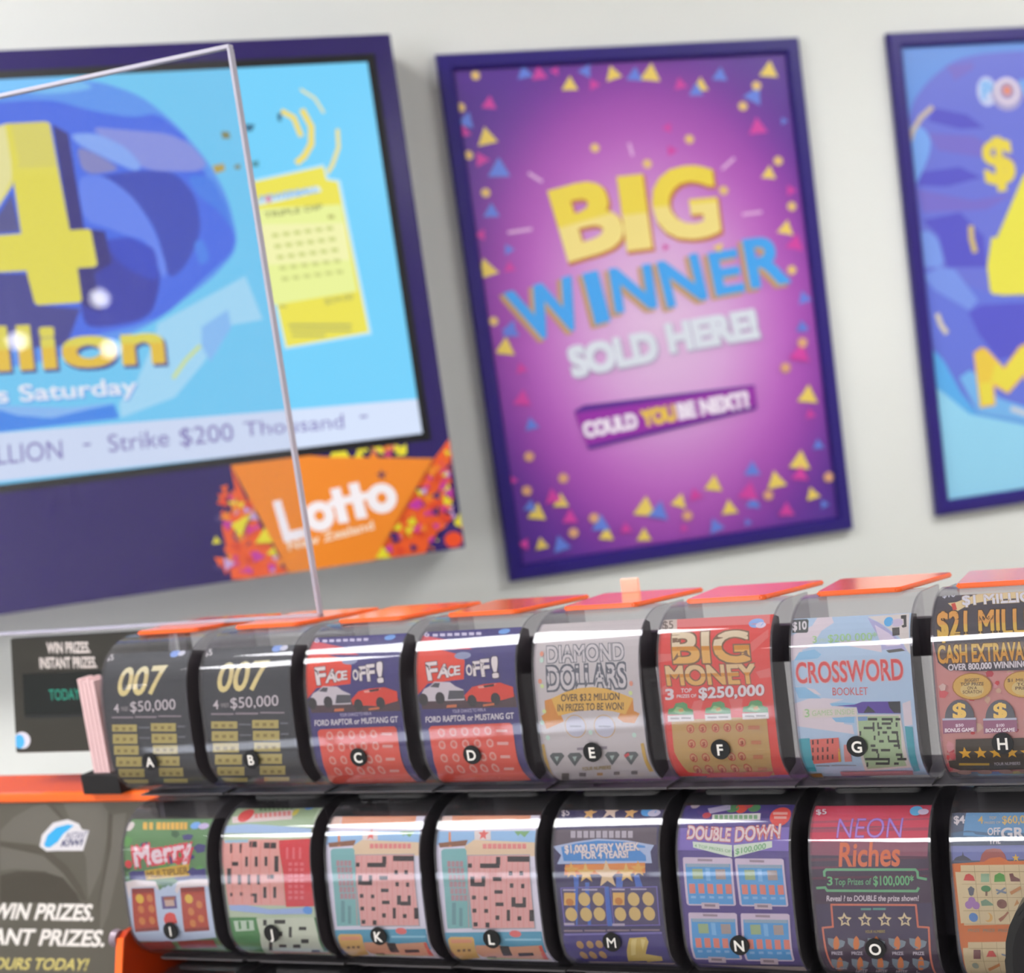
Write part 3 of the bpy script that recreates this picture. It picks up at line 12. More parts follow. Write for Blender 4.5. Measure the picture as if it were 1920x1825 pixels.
'I':[('p','#79a860',[(17.6,63.3),(17.3,58.1),(8.8,55.4),(4.3,60.6),(9.4,63.9)]),('p','#86b498',[(-44.5,88.5),(-41.1,85.2),(-45.3,83.6),(-51.2,84.6),(-50.6,87.5)]),('p','#5a9a48',[(40.9,62.3),(44.3,60.4),(42.4,58),(37.3,57.1),(36.5,60.2)]),('p','#3c3a70',[(27.2,48.2),(22.5,48.9),(21.5,52),(25.9,53),(29.4,52)]),('p','#3c3a70',[(14.8,46.3),(9.4,49.7),(14.4,54.2),(23.3,53.3),(23.3,47.9)]),('p','#3c3a70',[(14.5,65),(7.9,62.8),(1.7,65.9),(5.1,70.3),(12.8,70.4)]),('p','#86b498',[(-47.3,51.2),(-43.5,51.2),(-44.2,48.4),(-48.6,47.6),(-50.3,49.8)]),('p','#5a9a48',[(-42.9,79),(-52.1,80.4),(-54.3,86.8),(-45.5,88.8),(-38.8,85.1)]),('p','#3c3a70',[(25.6,90.6),(32.1,89.3),(30,85.2),(21.7,85),(18.9,89.3)]),('p','#3c3a70',[(33.4,78.5),(38.9,81.7),(47.6,80.6),(46.7,74.4),(38.2,73.1)]),('p','#4a7a6a',[(-13.1,69.6),(-20.1,67.8),(-26,71),(-22.1,75.5),(-14.4,75.1)]),('p','#2f5a30',[(-1.9,76.1),(-1.1,73.5),(-5,72.6),(-8.2,73.9),(-6.3,76.3)]),('p','#3c3a70',[(-35.9,51.2),(-42.3,50),(-43.6,54.3),(-37.6,56.5),(-33.1,54.5)]),('p','#79a860',[(27.5,49.7),(30.2,52.7),(36.9,52.9),(37.7,48.6),(32.2,47.9)]),('p','#3c3a70',[(35.1,70.9),(35.4,68.4),(30.6,67.2),(27.6,69.7),(30.3,72)]),('p','#2f5a30',[(-49.8,59.1),(-44.7,60.6),(-39.9,58.7),(-42.7,55.5),(-48.6,55.3)]),('p','#79a860',[(30.2,64.1),(30,60.8),(24.5,60.1),(21.5,62.9),(24.9,65.2)]),('p','#3c3a70',[(-27.1,82.4),(-20.5,83.2),(-17.3,79),(-22.7,75.8),(-28.5,78.8)]),('p','#3c3a70',[(38.8,56.7),(37,52.2),(29.1,52.2),(26.3,56.1),(32.2,60.2)]),('p','#5a9a48',[(-4.7,66.8),(2.7,66.1),(2.6,60.3),(-5.5,57.5),(-9.7,62.4)]),('p','#5a9a48',[(8.5,55.6),(6.6,52.8),(0.9,52.4),(-0.4,55.7),(4.2,58.1)]),('p','#2f5a30',[(12.9,86.5),(6.4,89.2),(5.5,93.6),(12.2,93.7),(16.4,90.4)]),('P','#e0b040',[[(-32.2,102.2),(-27.1,102.1),(-23.5,94.8),(-28.6,94.8)],[(-24.8,102.1),(-20.4,102.1),(-16.8,94.7),(-21.3,94.8)],[(-16.2,102.1),(-10.7,102.1),(-7.2,94.7),(-12.7,94.7)],[(-9.6,102.1),(-5.1,102.1),(-1.7,94.7),(-6.1,94.7)],[(-4,102),(-0.3,102),(3.1,94.7),(-0.6,94.7)],[(0.8,102),(5.2,102),(8.6,94.7),(4.2,94.7)],[(6.1,102),(10.7,102),(14.1,94.7),(9.6,94.7)],[(11.6,102),(15.5,102),(18.8,94.7),(15,94.7)],[(16.3,102),(20.1,101.9),(23.5,94.7),(19.7,94.7)]]),('e','#6fa8e0',[(31.4,98.7,5.7,3.6)],0),('e','#c0b0d0',[(41.1,98,6.1,3.1)],0),('e','#d8d0c4',[(-45.9,98.1,5.1,4.6)],0),('t','#f2dede','Merry',(-33.8,60.7),(32.4,69.8),(-40.3,78.4),{'b': 0.05,'o': ('#d83c4c',0.09),'h': 0.2}),('e','#d03434',[(-42.6,62.6,4.1,3.8),(16.1,66.1,4,3.8)],0),('P','#3c3878',[[(-40,55.4),(-23.9,56.6),(-22.9,47.7),(-43,48.1)],[(26.7,56.9),(47.1,59.3),(47.3,49.4),(24.4,49.2)]]),('p','#cfa62c',[(-23.9,56.6),(28,63.3),(28.3,52.4),(-22.9,47.9)]),('t','#7a5a14','MULTIPLIER',(-21.7,49.4),(27.1,54.5),(-21.8,56),{'b': 0.04}),('p','#b9c9d8',[(-48.9,45.8),(-36.1,47.8),(-12.7,46.7),(-8.6,37.8),(0.7,44.6),(10.1,44.1),(14.7,47.5),(33.8,49.1),(49.9,49.2),(51.1,34.1),(47.6,-7.2),(-8.5,-14.4),(-51.4,-15),(-48.4,15.7)]),('P','#e9ddd4',[[(-48.3,45.2),(-36.1,47.8),(-12.7,46.7),(-9.5,40.6),(-11.3,37.8),(-13.5,41.6),(-42.1,40.2),(-46.1,28.3)],[(9.2,38),(13.2,46.4),(33.8,49.1),(49.9,49.2),(50.2,41.8),(45.1,43),(16.5,41.4),(11.4,34.7)]]),('p','#2f6a44',[(-10.1,46.1),(10.5,46.3),(5.7,41.8),(1.8,42.9),(-2.6,40.6)]),('P','#b4452c',[[(-41.8,39.4),(-14.7,40.5),(-16.6,-1.1),(-45.9,-3.6)],[(15.8,40.8),(43.9,42.3),(42.6,0.2),(12.8,-2.2)]]),('P','#8c2f28',[[(-41.8,39.4),(-14.7,40.5),(-14.9,36),(-42,34.6)],[(15.8,40.8),(43.9,42.3),(44,37.8),(15.8,36.4)],[(-45.3,0.1),(-16.1,2.5),(-16.6,-1.1),(-45.9,-3.6)],[(13.2,1.3),(42.9,3.7),(42.6,0.2),(12.8,-2.2)]]),('e','#e0b83c',[(-33.4,29.6,4.8,4.5),(24.3,30.4,4.6,4.4)],0),('e','#d0803c',[(-21.5,30.3,3.6,3.9),(-33.7,19.4,3.6,3.9),(-21.1,20.1,3.6,3.9),(-34.6,7.9,3.7,3.9),(-22.6,8.7,3.6,3.9),(35.5,25,3.5,3.7),(24.9,18.1,3.6,3.8),(35.2,11.5,3.5,3.8),(24.8,6.8,3.5,3.8)],0),('P','#5c4a80',[[(-7.8,32.2),(9.8,33.2),(9.4,21),(-8.1,20)]]),('P','#c8a890',[[(-4.5,28.9),(6.5,29.6),(6.9,23.4),(-4.2,22.7)]]),('P','#a05a3c',[[(-5.4,31.7),(9,32.4),(7.8,29.3),(-5.2,28.6)]]),('p','#e25048',[(-8.6,10.1),(-5.5,15.3),(0.3,17.3),(5.5,15.5),(6.8,7),(-0.7,5.1),(-7.6,5)]),('P','#8c2c20',[[(-48.3,-16.7),(-8.5,-13.2),(-10.6,-26.2),(-55.2,-33.6)],[(-1,-13.3),(43,-9.9),(41,-21),(-4.5,-26.4)]])],
'J':[('p','#9cb48a',[(-53.7,118.8),(42.2,124.4),(48.7,93.3),(-49.7,92.4)]),('P','#e0ccc4',[[(-47,107.9),(16.7,116.4),(22.2,104.9),(-42.5,100.9)]]),('e','#d84840',[(-32.3,109.9,8,7.9)],0),('P','#e08a80',[[(-23.7,112),(-20,112),(-16.6,106.4),(-20.3,106.4)],[(-18.7,112.4),(-15,112.4),(-11.5,106.8),(-15.2,106.8)],[(-13.7,112.8),(-10,112.8),(-6.5,107.1),(-10.2,107.2)],[(-8.7,113.2),(-5,113.2),(-1.5,107.5),(-5.1,107.5)],[(-3.7,113.7),(-0,113.6),(3.5,107.9),(-0.1,107.9)],[(1.2,114.1),(4.9,114.1),(8.5,108.2),(4.8,108.3)],[(6.2,114.5),(9.9,114.5),(13.5,108.6),(9.8,108.7)],[(11.1,115),(14.8,114.9),(18.4,109),(14.8,109)]]),('P','#5f7a50',[[(-23.5,119.4),(-19.9,119.3),(-16.9,115.1),(-20.4,115.1)],[(-18.7,119.7),(-15.2,119.7),(-12.2,115.3),(-15.7,115.4)],[(-14,120),(-10.5,120),(-7.4,115.6),(-10.9,115.6)],[(-9.3,120.3),(-5.8,120.3),(-2.7,115.9),(-6.2,115.9)],[(-4.6,120.7),(-1.1,120.6),(2,116.2),(-1.5,116.2)],[(0.1,121),(3.6,120.9),(6.7,116.5),(3.3,116.5)],[(4.8,121.3),(8.3,121.2),(11.4,116.7),(7.9,116.8)],[(9.5,121.6),(13,121.6),(16.1,117),(12.6,117.1)]]),('e','#5c90d0',[(32.6,120.6,5.2,4.4)],0),('e','#d8c850',[(21.4,113.1,3.1,4.3)],0),('P','#9cb8d4',[[(-50.4,98),(-26.3,100.2),(0.5,98.7),(47.4,95.4),(48,91.2),(-48.7,91.3)]]),('p','#e3a294',[(-49.3,84.9),(14.6,85.9),(17.6,56.6),(17.1,25.3),(-46.8,24.9),(-47,56.1)]),('P','#9cc0cc',[[(-46.7,84.9),(-19.7,85.4),(-19.4,82.8),(-46,82.3)]]),('P','#2e2624',[[(-39.6,81.7),(-37.3,81.7),(-36.8,73.3),(-39.2,73.3)],[(-28.8,81.7),(-26.5,81.7),(-26.1,73.4),(-28.4,73.4)],[(-18.2,83.8),(-9.7,83.9),(-9.2,78.6),(-17.7,78.6)],[(-1.8,82.8),(11.8,82.8),(12.1,77.6),(-1.4,77.6)],[(-22.2,70.2),(-19.3,70.2),(-19.9,61.2),(-22.8,61.2)],[(-11.5,70.3),(-8.4,70.3),(-8.9,61.2),(-12.1,61.2)],[(-0.7,70.3),(2.5,70.3),(2,61.8),(-1.2,61.8)],[(10.3,70.9),(14.8,70.9),(13.7,56.6),(9.2,56.6)],[(-38.2,65.4),(-30.3,65.4),(-30.6,61.7),(-38.5,61.6)],[(-43.3,59.4),(-38.7,59.4),(-40.5,44.8),(-45.1,44.7)],[(-32.1,53.5),(-28.2,53.6),(-29.4,44.3),(-33.3,44.3)],[(-21.2,53.6),(-17.7,53.7),(-18.9,44.4),(-22.4,44.4)],[(-10.5,53.7),(-6.6,53.8),(-7.8,44.6),(-11.7,44.5)],[(1.1,53.8),(8.2,53.9),(7.8,50.1),(0.7,50)],[(-43,36.5),(-39.7,36.6),(-40.2,33.3),(-43.5,33.2)],[(-31.7,37.2),(-28.4,37.2),(-28.9,33.9),(-32.2,33.9)],[(-20.1,36.2),(-12.9,36.3),(-13.3,33.6),(-20.5,33.5)],[(-16.5,33.6),(-13.3,33.6),(-14.2,27.6),(-17.5,27.5)],[(-4.9,42.4),(-1.4,42.5),(-2.9,32.1),(-6.4,32.1)],[(6.1,42.5),(9.4,42.6),(7.9,32.2),(4.6,32.2)]]),('P','#d87f72',[[(-47.1,83.3),(-46.3,83.3),(-51.1,25.9),(-51.9,25.9)],[(-36.5,83.3),(-35.7,83.3),(-40.5,26.1),(-41.3,26.1)],[(-26,83.3),(-25.2,83.3),(-30,26.2),(-30.8,26.2)],[(-15.5,83.3),(-14.7,83.3),(-19.5,26.4),(-20.3,26.4)],[(-5.1,83.3),(-4.3,83.3),(-9,26.5),(-9.8,26.5)],[(5.2,83.3),(6,83.3),(1.4,26.7),(0.6,26.7)]]),('p','#d2333a',[(14.7,84.9),(49.6,86.5),(51.3,56.9),(49.2,25.2),(17.6,24.2),(18.5,56.6)]),('P','#e06a70',[[(25.4,65.1),(29.5,65.2),(29.2,62.2),(25.2,62.2)],[(24.9,60.1),(29,60.1),(28.7,57.1),(24.6,57.1)],[(24.4,55),(28.5,55),(28.2,52),(24.1,52)],[(23.8,49.8),(27.9,49.9),(27.5,46.9),(23.4,46.8)],[(23.1,44.7),(27.2,44.7),(26.8,41.7),(22.7,41.6)],[(22.4,39.5),(26.5,39.5),(26.1,36.5),(22,36.4)],[(21.7,34.3),(25.8,34.3),(25.3,31.3),(21.2,31.2)],[(31.8,65.2),(35.8,65.2),(35.6,62.3),(31.5,62.2)],[(31.3,60.1),(35.4,60.1),(35.1,57.2),(31,57.1)],[(30.8,55),(34.9,55),(34.5,52.1),(30.5,52)],[(30.2,49.9),(34.3,49.9),(33.9,46.9),(29.8,46.9)],[(29.5,44.7),(33.6,44.8),(33.2,41.8),(29.1,41.7)],[(28.8,39.5),(32.9,39.6),(32.5,36.6),(28.4,36.5)],[(28.1,34.4),(32.1,34.4),(31.7,31.4),(27.6,31.3)],[(38.1,65.2),(42.2,65.2),(42,62.3),(37.9,62.3)],[(37.7,60.2),(41.8,60.2),(41.5,57.2),(37.4,57.2)],[(37.2,55.1),(41.2,55.1),(40.9,52.1),(36.8,52.1)],[(36.6,49.9),(40.6,50),(40.2,47),(36.2,46.9)],[(35.9,44.8),(40,44.8),(39.6,41.8),(35.5,41.8)],[(35.2,39.6),(39.3,39.7),(38.8,36.6),(34.8,36.6)],[(34.4,34.4),(38.5,34.5),(38.1,31.5),(34,31.4)],[(23,78.7),(25.6,78.7),(25.6,68.3),(23,68.3)],[(30,78.7),(32.6,78.7),(32.6,68.3),(30,68.3)],[(37,78.7),(39.6,78.7),(39.6,68.4),(37,68.4)]]),('p','#9cb4d8',[(-46.1,24.9),(-26.3,25.2),(-0.9,21.7),(46.2,24.1),(44.6,18.1),(-1.7,16.8),(-45.6,19.9)]),('e','#5c9ad8',[(40.7,21.3,5.1,3.7)],0),('p','#4a8a4c',[(-48.1,13.2),(-16.5,13.8),(-16.2,-3.3),(-26.4,-31.8),(-51.9,-26.1),(-48.1,-4)]),('P','#bcd0b4',[[(-43.5,9.9),(-20.9,10.9),(-21.5,1.3),(-43,-0.3)]]),('P','#4a8a4c',[[(-38.3,9.4),(-35.6,9.5),(-36.4,-7.7),(-39.7,-7.8)],[(-29,10),(-26.1,10),(-27.7,-7.5),(-30.8,-7.6)]]),('p','#c8d0b4',[(-17.3,12.6),(46.6,14.9),(47.8,-1.7),(43.9,-24.1),(-30.2,-37.5),(-16.2,-3.3)]),('P','#3f7a44',[[(46.6,14.9),(51.1,15),(52.3,-1.6),(50.6,-21.4),(43.9,-24.1),(47.8,-1.7)]]),('P','#25251f',[[(2.7,11.9),(14.9,12.1),(14.2,8.2),(1.9,8)],[(17.6,5.5),(21,5.6),(18.4,-4.9),(14.9,-5)],[(28.5,5.7),(36.8,5.9),(36.1,2.6),(27.8,2.4)],[(27.7,-6.6),(36.1,-6.4),(33.9,-11.4),(25.4,-11.7)],[(15.4,-13.6),(23.9,-13.3),(21,-18.7),(12.4,-19.1)],[(-0.4,-14.2),(8.2,-13.9),(5.6,-18.4),(-3,-18.8)],[(4.3,0.7),(9.5,0.8),(8.2,-3.9),(3,-4)],[(-9.7,11.7),(-5.8,11.7),(-6.8,6.1),(-10.8,6.1)],[(-9.9,-11.3),(-5.9,-11.2),(-14.3,-25),(-18.4,-25.2)],[(31.6,-21.3),(40.8,-20.8),(37.2,-26.5),(27.8,-27.2)]]),('P','#d0b4a0',[[(-20.1,-25.8),(46.1,-26.5),(50.9,-26.1),(-18.4,-30.3)]]),('P','#c85a48',[[(-18.4,-30.5),(49.5,-26.7),(49.8,-28.4),(-17.4,-32.3)]])],
'L':[('P','#f0a478',[[(-39.8,108.5),(38.8,109.1),(40.7,100),(-36.8,99.1)]]),('P','#e8c8b0',[[(-51.8,107.1),(-39.9,107.3),(-38.1,99.1),(-49.8,98.5)]]),('P','#94bedc',[[(-49.5,92.6),(48.1,93),(48.7,82.5),(-48.6,80.8)]]),('P','#8a5c40',[[(-46.8,82.5),(-17.5,85.2),(-19.1,80.3),(-45.2,78.6)]]),('P','#e08a50',[[(-37.7,92),(-35.5,92),(-33.4,79.7),(-36,79.5)]]),('P','#e8dcd0',[[(-12.1,92.9),(4,93.1),(5.5,85.3),(-10.5,85)]]),('s','#e86a60',[(-2.5,89.9,5.5)],0.42),('P','#7fae70',[[(27.3,92.5),(36.1,92.8),(31.7,88.5)],[(31.2,91.9),(42.5,92.8),(38.2,87.4)]]),('p','#ead0a8',[(-20.3,79.7),(-11.6,85.2),(49.3,83.1),(50.1,71.7),(-17.7,71.4)]),('P','#ec8e88',[[(-2.3,81.9),(1.6,81.9),(1.8,77.8),(-2.1,77.8)],[(2.6,82),(6.5,82),(6.7,77.8),(2.8,77.8)],[(7.5,82),(11.4,82),(11.5,77.8),(7.6,77.8)],[(12.3,82),(16.2,82),(16.4,77.8),(12.5,77.8)],[(17.2,82),(21,82),(21.2,77.8),(17.3,77.8)],[(22,82),(25.8,82),(26,77.8),(22.1,77.8)],[(26.8,82),(30.7,82),(30.8,77.8),(27,77.8)],[(31.6,82),(35.4,82),(35.6,77.8),(31.8,77.8)],[(36.4,82),(40.2,82),(40.4,77.9),(36.6,77.8)]]),('p','#7cb4ae',[(-43.6,75.8),(-41.2,77.5),(-20.3,78.1),(-18.3,76.4),(-18.3,43.6),(-19.2,8.1),(-45,7),(-43.2,43.4)]),('P','#b08a8c',[[(-37.8,67.2),(-34.4,67.2),(-34.7,62.2),(-38.1,62.2)],[(-37.4,61.3),(-34,61.3),(-34.5,56.3),(-37.9,56.3)],[(-37.2,55.4),(-33.8,55.4),(-34.3,50.4),(-37.7,50.3)],[(-37.1,49.4),(-33.6,49.4),(-34.2,44.4),(-37.7,44.3)],[(-37,43.4),(-33.6,43.5),(-34.2,38.4),(-37.6,38.3)],[(-37,37.4),(-33.5,37.4),(-34.2,32.3),(-37.6,32.3)],[(-33.6,67.2),(-30.2,67.2),(-30.5,62.3),(-33.9,62.2)],[(-33.2,61.3),(-29.8,61.4),(-30.3,56.3),(-33.7,56.3)],[(-33,55.4),(-29.6,55.4),(-30.1,50.4),(-33.5,50.4)],[(-32.9,49.5),(-29.5,49.5),(-30,44.4),(-33.5,44.4)],[(-32.8,43.5),(-29.4,43.5),(-30,38.4),(-33.4,38.4)],[(-32.7,37.5),(-29.3,37.5),(-30,32.4),(-33.4,32.3)],[(-29.4,67.2),(-26,67.3),(-26.3,62.3),(-29.7,62.3)],[(-29,61.4),(-25.6,61.4),(-26.1,56.4),(-29.5,56.4)],[(-28.8,55.4),(-25.4,55.5),(-25.9,50.4),(-29.3,50.4)],[(-28.7,49.5),(-25.3,49.5),(-25.9,44.5),(-29.3,44.4)],[(-28.6,43.5),(-25.2,43.6),(-25.8,38.5),(-29.2,38.4)],[(-28.5,37.5),(-25.1,37.6),(-25.8,32.4),(-29.2,32.4)],[(-25.2,67.3),(-21.8,67.3),(-22.1,62.3),(-25.5,62.3)],[(-24.8,61.4),(-21.4,61.4),(-21.9,56.4),(-25.3,56.4)],[(-24.6,55.5),(-21.2,55.5),(-21.8,50.5),(-25.2,50.4)],[(-24.5,49.5),(-21.1,49.6),(-21.7,44.5),(-25.1,44.5)],[(-24.4,43.6),(-21,43.6),(-21.6,38.5),(-25,38.5)],[(-24.4,37.6),(-21,37.6),(-21.6,32.5),(-25,32.5)]]),('P','#6a9894',[[(-36.9,30.7),(-33,30.7),(-35.8,10.8),(-39.8,10.7)],[(-30.3,26.1),(-27,26.2),(-29.4,9.7),(-32.7,9.6)]]),('p','#9aa4a8',[(-17.9,72.5),(44.1,73.3),(42.5,8.8),(-20.1,6.9)]),('p','#e7aca2',[(-17.2,71.9),(43.3,72.6),(41.7,9.6),(-19.2,7.8)]),('P','#d8847a',[[(-16.1,71.3),(-15.6,71.3),(-22.9,8.7),(-23.5,8.6)],[(-10.7,71.3),(-10.2,71.3),(-17.4,8.8),(-18,8.8)],[(-5.2,71.4),(-4.7,71.4),(-12,8.9),(-12.5,8.9)],[(0.2,71.4),(0.7,71.4),(-6.5,9),(-7,9)],[(5.6,71.4),(6.1,71.4),(-1,9.1),(-1.6,9.1)],[(11,71.4),(11.5,71.4),(4.4,9.2),(3.9,9.2)],[(16.4,71.4),(16.9,71.4),(9.8,9.3),(9.3,9.3)],[(21.7,71.5),(22.2,71.5),(15.2,9.4),(14.7,9.4)],[(27.1,71.5),(27.6,71.5),(20.6,9.5),(20.1,9.5)],[(32.4,71.5),(32.9,71.5),(26,9.7),(25.5,9.6)],[(37.7,71.5),(38.2,71.5),(31.3,9.8),(30.8,9.8)],[(43,71.5),(43.5,71.5),(36.7,9.9),(36.2,9.9)]]),('P','#2c2424',[[(22.2,71.6),(43.6,71.6),(43.3,67),(22,66.9)],[(-5,65.3),(14.3,65.4),(14,61.5),(-5.3,61.4)],[(11,71),(15.2,71),(14.8,64.1),(10.6,64.1)],[(-17,65.3),(-13.1,65.3),(-13.4,61.7),(-17.3,61.7)],[(-15.8,54),(-11.5,54),(-12.5,45.4),(-16.7,45.4)],[(-12.3,48.8),(-1.7,49),(-2.1,45.3),(-12.7,45.2)],[(-4.5,54.3),(-0.9,54.3),(-1.7,47),(-5.3,47)],[(6.5,53.7),(15.1,53.8),(14.8,50.2),(6.2,50.2)],[(6.8,42.3),(14.8,42.4),(14.4,39.2),(6.4,39.1)],[(6.5,31.5),(14.4,31.6),(14,28.3),(6,28.2)],[(22.7,59),(26.2,59),(25.9,55.2),(22.3,55.2)],[(33.1,59.1),(36.6,59.1),(36.3,55.3),(32.7,55.3)],[(22.6,48.4),(26.2,48.4),(25.7,44.6),(22.2,44.5)],[(33.5,48),(36.8,48.1),(36.3,44.2),(33.1,44.2)],[(22.7,36.3),(26.8,36.4),(25.7,27.9),(21.6,27.8)],[(25.8,31),(36.3,31.1),(35.8,27.5),(25.4,27.3)],[(33.6,36.5),(36.9,36.5),(36,29.2),(32.7,29.1)],[(-16.1,37.2),(-12.2,37.3),(-12.6,33.8),(-16.5,33.7)],[(-4.4,36.9),(-0.8,36.9),(-1.3,33.5),(-4.9,33.4)],[(-17.1,25.6),(-13.2,25.7),(-13.6,22.2),(-17.6,22.1)],[(-5.4,25.6),(-1.5,25.6),(-2,22.1),(-5.9,22.1)],[(4.9,19.9),(8.8,20),(8.2,16.1),(4.4,16)],[(16.7,25.1),(20,25.2),(18.6,15.3),(15.3,15.3)],[(26.4,19.6),(30.2,19.7),(29.7,16),(25.9,15.9)],[(38.8,25.5),(43.1,25.5),(41.8,15.5),(37.5,15.4)],[(-17.8,13.5),(-13.6,13.6),(-14.2,9.8),(-18.3,9.7)],[(-5.8,13.5),(-1.9,13.5),(-2.6,9.1),(-6.5,9)]]),('p','#4c9cb4',[(-52,3.3),(47.8,6.6),(47.8,-2.3),(47.1,-14.9),(-54.7,-21.6),(-52.2,-7)]),('e','#e8706a',[(22,3.9,5.8,3.1)],0),('P','#8cc4d4',[[(10.9,-0.7),(46.7,0.1),(46.4,-1.7),(10.5,-2.6)]]),('p','#d8ae5c',[(-46.2,-2.8),(-43.1,-0.4),(-21.3,0.1),(-19.8,-2.1),(-21.9,-12.3),(-25,-27.9),(-57.9,-38.6),(-48.1,-13.3)]),('P','#e09a70',[[(-43.6,-2.7),(-22.4,-1.9),(-22.7,-5.5),(-44.2,-6.8)]]),('P','#7a5a2c',[[(-41.1,-13.9),(-37.7,-13.8),(-39.4,-17.6),(-42.8,-17.7)],[(-35.5,-13.4),(-32.2,-13.2),(-33.9,-17),(-37.2,-17.1)],[(-30.1,-13),(-26.8,-12.9),(-28.4,-16.5),(-31.7,-16.7)]]),('p','#d89c74',[(-20.4,-8.3),(5.2,-7.5),(4.4,-9.8),(45.1,-6.3),(44.5,-15.1),(43.9,-27.6),(-21,-25.2),(-23.1,-17.9)]),('P','#d85a44',[[(42.4,-7.1),(45.7,-6.7),(45.2,-15),(44,-26.1),(38.6,-28),(41.2,-17)]]),('P','#2c2420',[[(3.6,-8.3),(12.8,-8),(11.3,-20.9),(1.6,-22.1)],[(18.4,-16.5),(33.6,-15.5),(32.9,-19.8),(16.9,-22)],[(-15.9,-24.4),(-6.8,-23.3),(-8.1,-28.2),(-18.4,-30.8)]]),('P','#a8b86a',[[(-19.8,-26),(46.5,-27.4),(51,-26.7),(-17.9,-30.5)]])],
